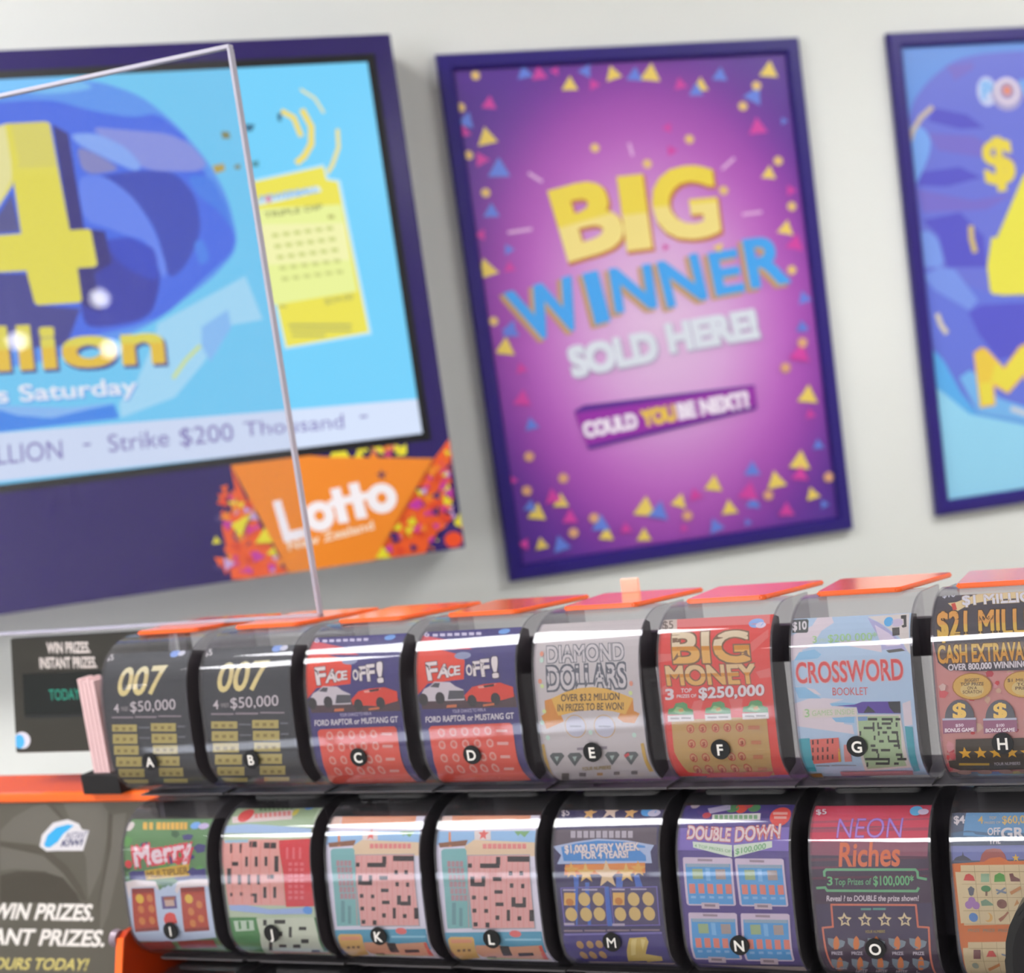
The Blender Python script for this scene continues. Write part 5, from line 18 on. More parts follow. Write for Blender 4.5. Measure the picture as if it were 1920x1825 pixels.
'P':[('p','#6a9cc0',[(-37.6,107.5),(33.3,108.5),(34.1,85.4),(-38.6,88.5)]),('P','#5a7890',[[(-50.1,90.1),(-35.4,92.5),(-20.7,90.9),(30.3,90),(30.2,85.4),(-50,85.4)]]),('P','#7880b0',[[(-48.8,80.7),(30.1,81.6),(29.7,71.6),(-26.1,69.8),(-47.7,69.7)]]),('P','#4c4e58',[[(-46.8,69.7),(-44.7,72.1),(-39.7,73.7),(-39.1,76.8),(-38.5,73.7),(-34.1,71.3),(-32.6,69.8)]]),('t','#e4dcd8','$4',(-46,97.9),(-37.8,98.3),(-47.1,104.7),{'b': 0.05}),('t','#ecc878','4',(-27.2,97.8),(-23.3,98),(-28,104.4),{'b': 0.02}),('t','#d8c090','TOP',(-18.9,101.3),(-13.2,101.5),(-19.2,104),{}),('t','#d8c090','PRIZES OF',(-22.3,97.6),(-9.7,97.9),(-22.4,99.5),{}),('t','#ecc878','$60,000*',(-8.3,97.8),(20.6,98.5),(-9,104.6),{'b': 0.03}),('t','#e6e0dc','OFF',(-19.3,88.9),(-9.6,89.3),(-19.6,94.5),{'b': 0.04}),('t','#e0d8d4','THE',(-18.3,82.3),(-9.5,82.6),(-18.4,86.9),{'b': 0.03}),('t','#eae4de','GRID',(-8.5,86.1),(20.8,86.9),(-8.9,94.5),{'b': 0.05}),('p','#a85c50',[(-26.2,68.6),(-24.2,74.5),(-20.9,78),(-15.2,79),(-9.6,78.4),(-6.5,74.6),(-4.8,69.5)]),('p','#d8742e',[(-48,67.3),(-22.9,69),(-17.9,71.8),(-9.8,72.6),(-3.6,69.5),(29.6,70.5),(29.2,33.8),(27.9,-25.3),(-47.7,-31.9),(-46.6,-4.2),(-47.5,17.8),(-47.6,44)]),('s','#e8bc48',[(1.9,71.9,3.1)],0.42),('p','#dcc896',[(-41.3,66.2),(27.9,67.4),(29,22.2),(-42.5,19.2)]),('P','#a89468',[[(-42.1,61.6),(28.3,62.1),(28.2,61.6),(-42.1,61.1)],[(-42,51.8),(29.9,52.5),(29.9,52.2),(-42,51.5)],[(-42.2,41.4),(29.1,42.3),(29.1,42),(-42.2,41.1)],[(-42.4,31),(28.2,32.1),(28.2,31.8),(-42.4,30.6)],[(-42.6,20.5),(27.4,21.8),(27.3,21.5),(-42.7,20.1)]]),('P','#a89468',[[(-30.8,66.3),(-30.4,66.3),(-29.4,21),(-29.7,21)],[(-19.2,66.3),(-18.9,66.3),(-17.8,21.3),(-18.1,21.3)],[(-7.7,66.4),(-7.4,66.4),(-6.3,21.5),(-6.6,21.5)],[(3.7,66.4),(4,66.5),(5.1,21.7),(4.8,21.7)],[(15,66.5),(15.3,66.5),(16.4,21.9),(16.1,21.9)],[(26.2,66.6),(26.6,66.6),(27.7,22.1),(27.4,22.1)]]),('P','#dcc896',[[(-45.8,61),(-40.9,61),(-42.3,21.2),(-44.8,20.8)]]),('p','#dcc896',[(-40.8,5.9),(28.7,8.4),(27.4,-42.5),(-45.1,-46.9)]),('P','#a89468',[[(-41.7,1),(28.9,2.8),(28.9,2.3),(-41.8,0.5)],[(-42.7,-10.9),(30,-8.2),(30,-8.6),(-42.8,-11.3)],[(-46.6,-32.7),(27.2,-26),(27,-26.8),(-47,-34.2)],[(-44.8,-34.6),(26.8,-32.2),(26.8,-32.5),(-44.8,-35)],[(-45.2,-45.6),(25.8,-42.9),(25.8,-43.2),(-45.2,-45.9)]]),('P','#a89468',[[(-30.2,6.2),(-29.8,6.2),(-31.7,-44.7),(-32.1,-44.7)],[(-18.6,6.4),(-18.3,6.4),(-20,-44.3),(-20.3,-44.3)],[(-7.1,6.7),(-6.7,6.7),(-8.3,-43.8),(-8.7,-43.8)],[(4.4,7),(4.7,7),(3.2,-43.4),(2.9,-43.4)],[(15.7,7.3),(16.1,7.3),(14.7,-43),(14.4,-43)],[(27,7.5),(27.3,7.5),(26.2,-42.5),(25.9,-42.5)]]),('P','#dcc896',[[(-45.3,1.1),(-40.6,1.3),(-44,-30.1),(-47.4,-30.4)]]),('p','#d0443c',[(-39.8,54.6),(-37.8,59.1),(-34.9,59.9),(-31.8,57.9),(-30.8,54.3)]),('P','#98b890',[[(-25.8,59.9),(-19.3,60),(-19.8,53.6),(-26.3,53.5)]]),('p','#5ca444',[(-16,53.6),(-15.2,58.8),(-11.4,60.8),(-7.9,59.3),(-7.3,54.1)]),('p','#7a4a40',[(-3.9,60.1),(-1,60.5),(-0.4,58.2),(3.8,56.2),(4,54.2),(-3.1,54.2)]),('p','#5c6068',[(-37,48.2),(-34.4,50.2),(-31.7,48.3),(-33,43.4),(-34.7,42.6),(-36.2,43.4)]),('e','#4c8a50',[(-22.8,48.4,3.8,2.5)],0),('P','#7a5a40',[[(-23.4,46.3),(-21.8,46.4),(-22.1,42.9),(-23.7,42.9)]]),('P','#7c8894',[[(-15.2,48.4),(-7,46.1),(-7.5,44.5),(-14.9,46.8)],[(-15.1,44.8),(-8.3,49.7),(-7.1,48.9),(-14,44)]]),('p','#c88a4c',[(-4.6,46.2),(3.8,50.7),(4.8,48.7),(-3.6,43.8)]),('e','#a87ab0',[(-34.6,38.9,2.9,3.1),(-37.3,35.6,2.9,3.1),(-31.7,35.3,3,3.1)],0),('p','#7a9a78',[(-27.7,38.6),(-23.5,40.3),(-19,37.1),(-17.9,35.5),(-27.2,35)]),('e','#8a5a48',[(-11.4,36.8,3.9,3.6)],0),('p','#c89050',[(-2.3,34.9),(0.5,40.6),(1.9,37.4)]),('e','#5c8cc4',[(-34.5,25.9,3.5,3.6)],0),('e','#e0b060',[(-22.8,26.1,3.3,3.7)],0),('e','#dcc896',[(-24.1,26.9,2.6,3.2)],0),('p','#a87050',[(-15.2,25),(-10.1,28.3),(-7.5,31.2),(-6.6,30),(-10.8,25.1),(-13.8,22.6)]),('t','#9a8c68','PRIZE',(-39.7,14.3),(-30.6,14.7),(-39.5,16.7),{'b': 0.02}),('t','#9a8c68','PRIZE',(-27.9,14.5),(-18.8,14.9),(-27.7,17),{'b': 0.02}),('t','#9a8c68','PRIZE',(-16.2,14.8),(-7.1,15.2),(-15.9,17.2),{'b': 0.02}),('t','#9a8c68','PRIZE',(-4.5,15),(4.4,15.4),(-4.3,17.5),{'b': 0.02}),('P','#7c4c48',[[(-36.9,0.1),(-31.4,0.2),(-32.5,-7.8),(-38.1,-8)]]),('p','#d0443c',[(-27.7,-5.6),(-25,-0.5),(-21.7,-0.4),(-19.5,-5.3)]),('p','#7c8894',[(-15.5,-2.4),(-9.3,-4.1),(-9.9,-5.5),(-15.3,-3.8)]),('e','#98a088',[(-38,-15.6,2.6,3.5)],0),('p','#c8803c',[(-28.8,-18.6),(-18.5,-11.7),(-18.3,-14.7),(-28.4,-22.6)])],
'TV':[('p','#5f9cf6',[(-949.6,-16.9),(-851.3,-19.4),(-801.5,-21.1),(-752.1,-23.4),(-719.7,-25.8),(-672.1,-30.4),(-648.3,-33.1),(-625.1,-36.3),(-610.1,-39.2),(-588.6,-44.3),(-576.6,-46.3),(-562.2,-47.3),(-550.3,-46.7),(-528.8,-44.3),(-516.7,-44.2),(-502.1,-46.5),(-489.7,-50.3),(-467.1,-59.7),(-455.4,-65.7),(-442.9,-74),(-433.7,-82),(-418.7,-97.6),(-410.6,-106.8),(-401.3,-118.7),(-394,-129.5),(-381.2,-149.9),(-374.6,-161.2),(-367.8,-174.8),(-363,-186.1),(-355.4,-206.3),(-351.8,-218.4),(-348.6,-234.4),(-346.9,-249),(-345,-276.6),(-346,-290.7),(-351,-305.2),(-358.2,-315.3),(-374.9,-330.9),(-384.4,-339.2),(-396.2,-348.2),(-406.5,-355.1),(-425.2,-366.6),(-435.1,-372.7),(-446,-379.6),(-454.2,-384.9),(-468,-393.9),(-477.1,-399),(-490.4,-405.2),(-503.5,-410.5),(-529.5,-420),(-547,-425.2),(-573.3,-431.2),(-599.7,-435.9),(-652.1,-444.2),(-692.5,-445.9),(-760.9,-442.8),(-833.7,-436.2),(-980.1,-419.7),(-1040.3,-396.6),(-1078.3,-343.9),(-1082.3,-279.4),(-1057,-138.7),(-1035.3,-77),(-995.2,-31.4)]),('p','#7cc4fa',[(-930,-19.1),(-808.1,-24.1),(-749.9,-26.6),(-699.7,-29),(-674.8,-30.6),(-650.7,-32.7),(-636.3,-33.8),(-617.3,-34.9),(-600,-35.7),(-566.9,-37),(-550.7,-38.2),(-535.4,-40.7),(-526,-43.5),(-513.5,-49.6),(-510.3,-52.6),(-513.6,-55.4),(-522.2,-57.2),(-544.6,-59.6),(-557.3,-60.3),(-572.9,-60),(-586.2,-58.9),(-610.7,-55.8),(-638.8,-54.4),(-698.4,-53.5),(-768.6,-53.4),(-915.9,-53.7),(-979.1,-52.3),(-1025.1,-47.7),(-1039.5,-41.5),(-1036.9,-27.4),(-1022.9,-21.6),(-983,-18.5)]),('p','#4a72ee',[(-553,-73),(-533.9,-80.4),(-523.2,-84.2),(-510.2,-88.3),(-499.3,-91.3),(-479.4,-96.1),(-469.2,-98),(-458.4,-99),(-450.6,-98.6),(-438.1,-96.6),(-431.1,-97.4),(-422.5,-101.9),(-415.2,-108.6),(-401.8,-124.3),(-396.1,-130.8),(-392.6,-134.8),(-392.4,-134.8),(-395.4,-130.9),(-395,-133.5),(-390.9,-145.2),(-384.5,-162.2),(-369.2,-201.7),(-362,-221.9),(-355.6,-242.8),(-352.3,-257.5),(-348.6,-280.6),(-349.3,-292.7),(-355.3,-305.8),(-364.4,-315.6),(-385.9,-331.7),(-398.2,-341.2),(-413.8,-353.3),(-427.5,-364.2),(-453,-384.5),(-473.2,-394.4),(-508.5,-404.1),(-546.7,-410.2),(-625.3,-418.7),(-677.2,-420.6),(-754,-417.8),(-829.5,-411.4),(-975.9,-395.5),(-1036.7,-376.2),(-1076.5,-334.3),(-1083.1,-283.7),(-1063.3,-174),(-1040.7,-125.4),(-992.1,-88.3),(-933.1,-75),(-801.6,-72.5),(-737.3,-71.1),(-678.4,-69.8),(-645.4,-68.9),(-605.6,-67.6),(-585.7,-67.8),(-565.9,-69.8)]),('p','#8c98e6',[(-508.9,-111.9),(-490.5,-114.9),(-480,-116.5),(-467.1,-118.6),(-456,-120.3),(-435.6,-123.4),(-425.3,-125.5),(-415,-128.6),(-408,-131.7),(-397.5,-138),(-392.1,-142),(-386.2,-148),(-381.9,-153.9),(-374.8,-165.6),(-372.4,-171.1),(-372.3,-176.1),(-374.5,-178.9),(-381.3,-182.2),(-387.2,-183.3),(-398.2,-183.5),(-410.5,-182.6),(-436.5,-179.8),(-449,-177.4),(-460.5,-172.9),(-467.2,-167.8),(-475.9,-157),(-481.4,-150.7),(-489.3,-142.5),(-497,-135.2),(-511.9,-121.4),(-516.5,-115.7),(-515.4,-112.1)]),('p','#4052c0',[(-520.5,-181.8),(-490.8,-179.3),(-475.6,-178.4),(-460,-178.3),(-449,-178.9),(-431.8,-181.1),(-423.2,-183.6),(-414.6,-188.8),(-408.9,-195.1),(-400.4,-208.9),(-396.7,-217.1),(-393.9,-227.9),(-393.1,-237.8),(-393.3,-256.6),(-394.6,-267),(-398.3,-279.2),(-403.2,-289.3),(-414,-307.3),(-419.9,-316),(-426.8,-324.2),(-432.5,-329.2),(-442.4,-335.8),(-446.9,-335.8),(-450.6,-329.2),(-452.2,-318.2),(-453.3,-291.7),(-454.9,-277.8),(-458.3,-262.6),(-462.5,-251),(-471.7,-231.6),(-476.9,-221.9),(-483.5,-212.2),(-489.2,-205.6),(-499.7,-195.5),(-505.9,-191),(-513.9,-187.3),(-521.1,-185.8),(-534.6,-184.8),(-537.4,-184.1),(-532.1,-183)]),('p','#3c44b0',[(-555.2,-264),(-545.8,-269.4),(-538.6,-272.4),(-526.6,-275.9),(-513.6,-278.8),(-486.6,-283.9),(-474.4,-288.2),(-465.2,-296.2),(-461.9,-305.2),(-461.3,-324),(-462,-334.6),(-464.7,-347.6),(-468.4,-358.6),(-476.8,-378.5),(-484.1,-387.7),(-497.6,-395.1),(-512.7,-398.4),(-544.4,-400.8),(-558.6,-400.6),(-569.6,-397.6),(-573.8,-392.8),(-575.4,-381.4),(-575.6,-371.9),(-574.5,-354.6),(-572.6,-335.3),(-567.8,-295),(-564.6,-277.7),(-559.9,-266.1)]),('p','#6a8cf6',[(-538.5,-179.4),(-525,-180.4),(-517.7,-182.2),(-509.2,-186.5),(-502.4,-191.9),(-490.5,-203.8),(-484.3,-211.1),(-477.7,-220.8),(-473,-229.9),(-465.2,-247.3),(-461.4,-257.5),(-457.7,-270.9),(-455.3,-283),(-451.8,-305.8),(-450.7,-316.6),(-450.7,-326),(-451.8,-331),(-455.3,-336.3),(-457.4,-336.2),(-460,-330.6),(-462.4,-321.4),(-466.9,-299.4),(-469.9,-289.2),(-474.7,-280.7),(-479.6,-276.7),(-489.5,-273),(-494.8,-270.9),(-500.7,-268.3),(-505.4,-265.9),(-513.3,-261.5),(-518.1,-259.1),(-524.5,-256.1),(-530.4,-253.5),(-541.7,-248.9),(-546.7,-244.2),(-550.3,-234.7),(-551.3,-223.6),(-550.9,-199.7),(-549.2,-189.3),(-544.6,-181.7)]),('p','#3c50cc',[(-520.3,-274.1),(-506.4,-273.4),(-499.6,-273.4),(-493.4,-274.3),(-489.7,-275.6),(-485,-278.8),(-482.1,-280.7),(-478.1,-283.2),(-474.4,-285.5),(-467.2,-289.9),(-464.1,-293.9),(-462.1,-301.6),(-461.8,-310.4),(-463,-329.1),(-465.4,-336.2),(-471.4,-338.8),(-479,-336),(-495.6,-325.1),(-503.9,-318.6),(-512.1,-310.1),(-517.5,-302.3),(-525.6,-287.6),(-527.6,-281.1),(-525.6,-276)]),('p','#8ab0fa',[(-538.2,-118.6),(-524.7,-119.4),(-517.3,-120.7),(-508.7,-123.7),(-501.6,-127.4),(-489.2,-135.5),(-482.9,-140.2),(-476.7,-146.1),(-472.5,-151.3),(-466.2,-161),(-463.8,-165.7),(-462.7,-170.1),(-463.4,-172.7),(-466.6,-176.2),(-469.2,-177),(-474,-176),(-479.3,-173.6),(-490.4,-167.3),(-497.1,-163.4),(-505.9,-157.9),(-514.1,-152.6),(-529.5,-142.4),(-536.7,-137.3),(-542.6,-132.1),(-545.4,-128.4),(-547.9,-122.8),(-547.5,-120.4),(-543.9,-118.8)]),('p','#8a8cc8',[(-536.9,-140.4),(-526.6,-145.7),(-520.9,-149),(-514,-153.8),(-508.1,-158.3),(-497.5,-167.3),(-494.9,-171.5),(-497.8,-175),(-505.1,-176.6),(-524.2,-178),(-532.9,-176.9),(-539.8,-172.1),(-542.7,-165.3),(-544.4,-149.7),(-544,-143.3),(-541.2,-139.8)]),('p','#4a84f0',[(-391.8,-189.9),(-379.4,-190.8),(-373.3,-192.9),(-367.3,-198.4),(-363.4,-205.3),(-357.7,-220.8),(-355.1,-229.4),(-352.7,-239.7),(-351.5,-248.2),(-350.3,-263.4),(-350.3,-268.9),(-351.7,-270.1),(-354,-266.5),(-359.4,-254.7),(-362.8,-248.6),(-367.8,-241.9),(-372.6,-236.9),(-382,-228.6),(-386.7,-223.7),(-391.3,-217),(-394.4,-211),(-398.8,-199.4),(-399.4,-194.4),(-396.7,-190.8)]),('p','#4f88f2',[(-403.3,-286.6),(-397.7,-285.2),(-395,-285.8),(-392.5,-289.2),(-391.1,-294.1),(-389.3,-305.7),(-389.2,-311.2),(-390.5,-316.1),(-393,-318.8),(-398.8,-322.1),(-401.6,-322.1),(-404.1,-318.7),(-405.4,-313.1),(-406.9,-299.7),(-406.9,-293.6),(-405.6,-288.7)]),('p','#3b3684',[(-571.3,-103.9),(-552.4,-117.7),(-553.3,-254.9),(-525.9,-262.3),(-523.8,-309),(-549.9,-322.2),(-549.4,-379.3),(-573.7,-366.5),(-572.9,-258.4)]),('p','#4a4a98',[(-760.1,-302.8),(-635.9,-314.3),(-636.5,-360.3),(-576.9,-371.3),(-604.2,-423),(-779.3,-416.9)]),('P','#ece254',[[(-632.9,-98.7),(-579.3,-98.9),(-574.4,-101.7),(-572.8,-255.4),(-571.1,-306.1),(-572.9,-358.8),(-576.6,-362.3),(-633,-360.6),(-636.3,-356.4),(-639.4,-313.9)],[(-745.3,-255.3),(-547.7,-256.7),(-544.6,-259.5),(-543.8,-308.5),(-548.3,-312.5),(-749.4,-306.3)]]),('p','#e2d96a',[(-632.9,-98.7),(-579.3,-98.9),(-574.4,-101.7),(-574.1,-164.2),(-634.2,-162.6)]),('P','#ece254',[[(-647.1,-101.8),(-626,-98.8),(-623.5,-153.3),(-638.3,-187.4),(-696.3,-260.8),(-745.5,-256.6)]]),('P','#efe9a0',[[(-647.1,-101.8),(-633.1,-100.1),(-633.7,-152.6),(-636.7,-177.4),(-664.5,-220.6)]]),('P','#5a5a96',[[(-640.6,-198.5),(-638.7,-253),(-683.6,-253)]]),('P','#3f8cf2',[[(-1133,-446.8),(-706.5,-502.9),(-687.6,-515.5),(-649.3,-525.4),(-554.4,-515.9),(-550.6,-537.5),(-712.4,-538.4),(-1145,-513.4)]]),('P','#8cc0f8',[[(-773.3,-489.7),(-614.2,-514),(-551.6,-513.6),(-640,-526.6),(-685.6,-517.1),(-707.2,-506.7),(-775.9,-504.8)]]),('p','#a8e0fc',[(-475.6,-403.3),(-341.9,-344.8),(-326.9,-413.1),(-373.1,-416.5),(-424.5,-472.4),(-468.6,-515.5),(-548.2,-537.8),(-546.9,-514.1),(-524.9,-498.2),(-484.5,-428.7)]),('p','#8cc4fa',[(-415.5,-414.8),(-374.4,-392.3),(-373.5,-419.1),(-411.4,-468.5),(-420,-443.6)]),('t','#3a3a92','Million',(-835.3,-443.1),(-474.1,-464.3),(-831.2,-379.4),{'b': 0.075}),('t','#efc93e','Million',(-837,-439.7),(-476.7,-460.3),(-832.8,-376.3),{'b': 0.06,'g': [(0.45,'#e9de58')]}),('t','#5a9cf0','This Saturday',(-767.5,-495.6),(-518.7,-505.6),(-766.8,-471.3),{'b': 0.035}),('t','#f4f8fe','This Saturday',(-768.9,-493.3),(-520.3,-503.5),(-768.2,-468.6),{'b': 0.03}),('l','#d8e884',[(-466.5,-486.4),(-445.3,-462.1),(-422.5,-443.3)],5),('p','#d6e3fb',[(-1226.4,-514.9),(-712.6,-539.7),(-355.8,-552.6),(-110.9,-560.4),(-108.9,-622.6),(-365.4,-615.3),(-724.2,-609.8),(-1241.1,-595.2)]),('t','#7e74b8','MILLION',(-757,-584),(-635.7,-588),(-754.4,-554.3),{}),('t','#7e74b8','-',(-606.1,-579.5),(-596.1,-579.7),(-603.6,-552.1),{}),('t','#7e74b8','Strike',(-572.5,-586.5),(-487.8,-587.5),(-570.5,-558.9),{}),('t','#7e74b8','$200',(-472.7,-589.5),(-396.2,-591.1),(-471.2,-561.2),{}),('t','#7e74b8','This Saturday $4',(-1051.7,-575.2),(-816.2,-582.3),(-1049.1,-548.2),{}),('t','#7e74b8','Thousand',(-380,-586.9),(-233.3,-592),(-378.5,-563.3),{}),('t','#7e74b8','-',(-207.6,-586),(-196.5,-586.4),(-205.7,-558),{}),('l','#e8e4a4',[(-220.2,-73),(-201.8,-87.1),(-192.1,-108.8)],4),('l','#f0dc6c',[(-251.7,-104),(-236.7,-114.1),(-230.4,-140.8)],8),('l','#f0dc6c',[(-222.4,-104.4),(-213.2,-128.7),(-217.1,-154.9),(-230.1,-172.6),(-241.6,-181)],9),('l','#ece08a',[(-175.5,-136.3),(-178.1,-162.7),(-191,-188.5),(-199,-198.6)],6),('P','#3a6a88',[[(-307.1,-119),(-293.6,-121.1),(-300.2,-131.2),(-308.7,-129.3)],[(-259.9,-107.5),(-253.2,-105.2),(-255.1,-118.2),(-260.2,-117.9)]]),('P','#8a8a58',[[(-343.6,-128.4),(-332.4,-129.1),(-331.6,-139.6),(-342.7,-138.9)],[(-331.3,-178.8),(-323.7,-178),(-324.9,-185.8),(-333.4,-183.9)]]),('P','#c0a850',[[(-363.6,-177.8),(-347,-175.1),(-346.1,-185.6),(-360.5,-189.8)]]),('P','#4a8c9c',[[(-306.9,-175.2),(-296.7,-174.6),(-298.1,-183.7),(-306.8,-183.1)]]),('p','#bfe9fd',[(-315.8,-203.5),(-203.7,-186.3),(-199.1,-208),(-182.7,-211.8),(-170.5,-451.7),(-302.4,-461.4)]),('p','#ece254',[(-313.7,-206.8),(-204.7,-189.7),(-203.1,-210.3),(-187,-214.2),(-174.5,-447.7),(-299.3,-458)]),('p','#e9f29a',[(-312.6,-245.9),(-186.9,-249),(-183.1,-383.3),(-310.8,-392.6)]),('p','#f2f2b0',[(-313.7,-269.6),(-185.9,-277.4),(-186.4,-334.1),(-312.9,-330.8)]),('p','#d4ecf4',[(-309.6,-234.2),(-216.3,-218.7),(-212.4,-227),(-280.9,-237.8),(-309.3,-240.9)]),('t','#7ab4ee','POWERBALL',(-303.7,-237.3),(-217.7,-227.9),(-303.4,-226.8),{'b': 0.04}),('e','#d890a8',[(-291.6,-233,4.5,5.3)],0),('t','#8a8c58','TRIPLE DIP',(-300.9,-260.6),(-215.1,-254.1),(-300.9,-252.1),{'b': 0.03}),('P','#c9d080',[[(-294.4,-284.5),(-284.3,-285.3),(-285.1,-291.1),(-295.2,-290.3)],[(-278.4,-283.7),(-268.2,-284.5),(-269.1,-290.3),(-279.3,-289.5)],[(-262.3,-282.9),(-252.2,-283.7),(-253,-289.5),(-263.2,-288.7)],[(-246.2,-282.1),(-236,-282.9),(-236.9,-288.7),(-247.1,-287.9)],[(-230.1,-281.3),(-219.8,-282.1),(-220.7,-287.9),(-230.9,-287.1)],[(-213.8,-280.5),(-203.5,-281.3),(-204.4,-287.1),(-214.7,-286.3)],[(-293.3,-301.1),(-283.2,-301.9),(-284.1,-307.7),(-294.2,-306.9)],[(-277.3,-300.3),(-267.2,-301.2),(-268,-307),(-278.2,-306.1)],[(-261.2,-299.5),(-251,-300.4),(-251.9,-306.2),(-262.1,-305.4)],[(-245.1,-298.8),(-234.9,-299.6),(-235.7,-305.5),(-246,-304.6)],[(-228.9,-298),(-218.6,-298.9),(-219.5,-304.7),(-229.8,-303.8)],[(-212.7,-297.2),(-202.3,-298.1),(-203.2,-303.9),(-213.5,-303.1)],[(-292.2,-317.7),(-282.1,-318.6),(-283,-324.4),(-293.1,-323.5)],[(-276.2,-317),(-266.1,-317.9),(-266.9,-323.7),(-277.1,-322.8)],[(-260.1,-316.2),(-249.9,-317.1),(-250.8,-323),(-261,-322.1)],[(-244,-315.5),(-233.7,-316.4),(-234.6,-322.2),(-244.9,-321.3)],[(-227.8,-314.8),(-217.5,-315.7),(-218.4,-321.5),(-228.7,-320.6)],[(-211.5,-314),(-201.2,-314.9),(-202,-320.8),(-212.4,-319.9)],[(-291.2,-334.4),(-281,-335.3),(-281.9,-341.1),(-292.1,-340.2)],[(-275.1,-333.7),(-265,-334.6),(-265.8,-340.4),(-276,-339.5)],[(-259,-333),(-248.8,-333.9),(-249.7,-339.7),(-259.9,-338.8)],[(-242.9,-332.3),(-232.6,-333.2),(-233.5,-339),(-243.7,-338.1)],[(-226.6,-331.6),(-216.3,-332.5),(-217.2,-338.4),(-227.5,-337.4)],[(-210.3,-330.9),(-200,-331.8),(-200.9,-337.7),(-211.2,-336.7)],[(-290.1,-351.1),(-280,-352),(-280.8,-357.8),(-291,-356.9)],[(-274.1,-350.4),(-263.9,-351.4),(-264.7,-357.2),(-274.9,-356.2)],[(-257.9,-349.8),(-247.7,-350.7),(-248.6,-356.5),(-258.8,-355.6)],[(-241.8,-349.1),(-231.5,-350),(-232.4,-355.9),(-242.6,-354.9)],[(-225.5,-348.4),(-215.2,-349.4),(-216.1,-355.2),(-226.4,-354.3)],[(-209.2,-347.7),(-198.8,-348.7),(-199.7,-354.6),(-210,-353.6)]]),('t','#a8a860','$24.00',(-232.8,-398.9),(-190.1,-394.9),(-232.7,-389.4),{'b': 0.02}),('P','#b0b064',[[(-290.9,-422.9),(-198.3,-432.4),(-198.8,-436.4),(-291.5,-426.9)],[(-289.6,-431.1),(-199.4,-440.4),(-200,-444),(-290.1,-434.6)],[(-288.2,-439.4),(-239.5,-444.5),(-240.1,-448),(-288.8,-442.8)],[(-300.6,-393.6),(-289.2,-394.7),(-289.7,-397.9),(-301.1,-396.8)],[(-208.7,-263.4),(-199.6,-264.1),(-200.4,-269.5),(-209.5,-268.7)]])],
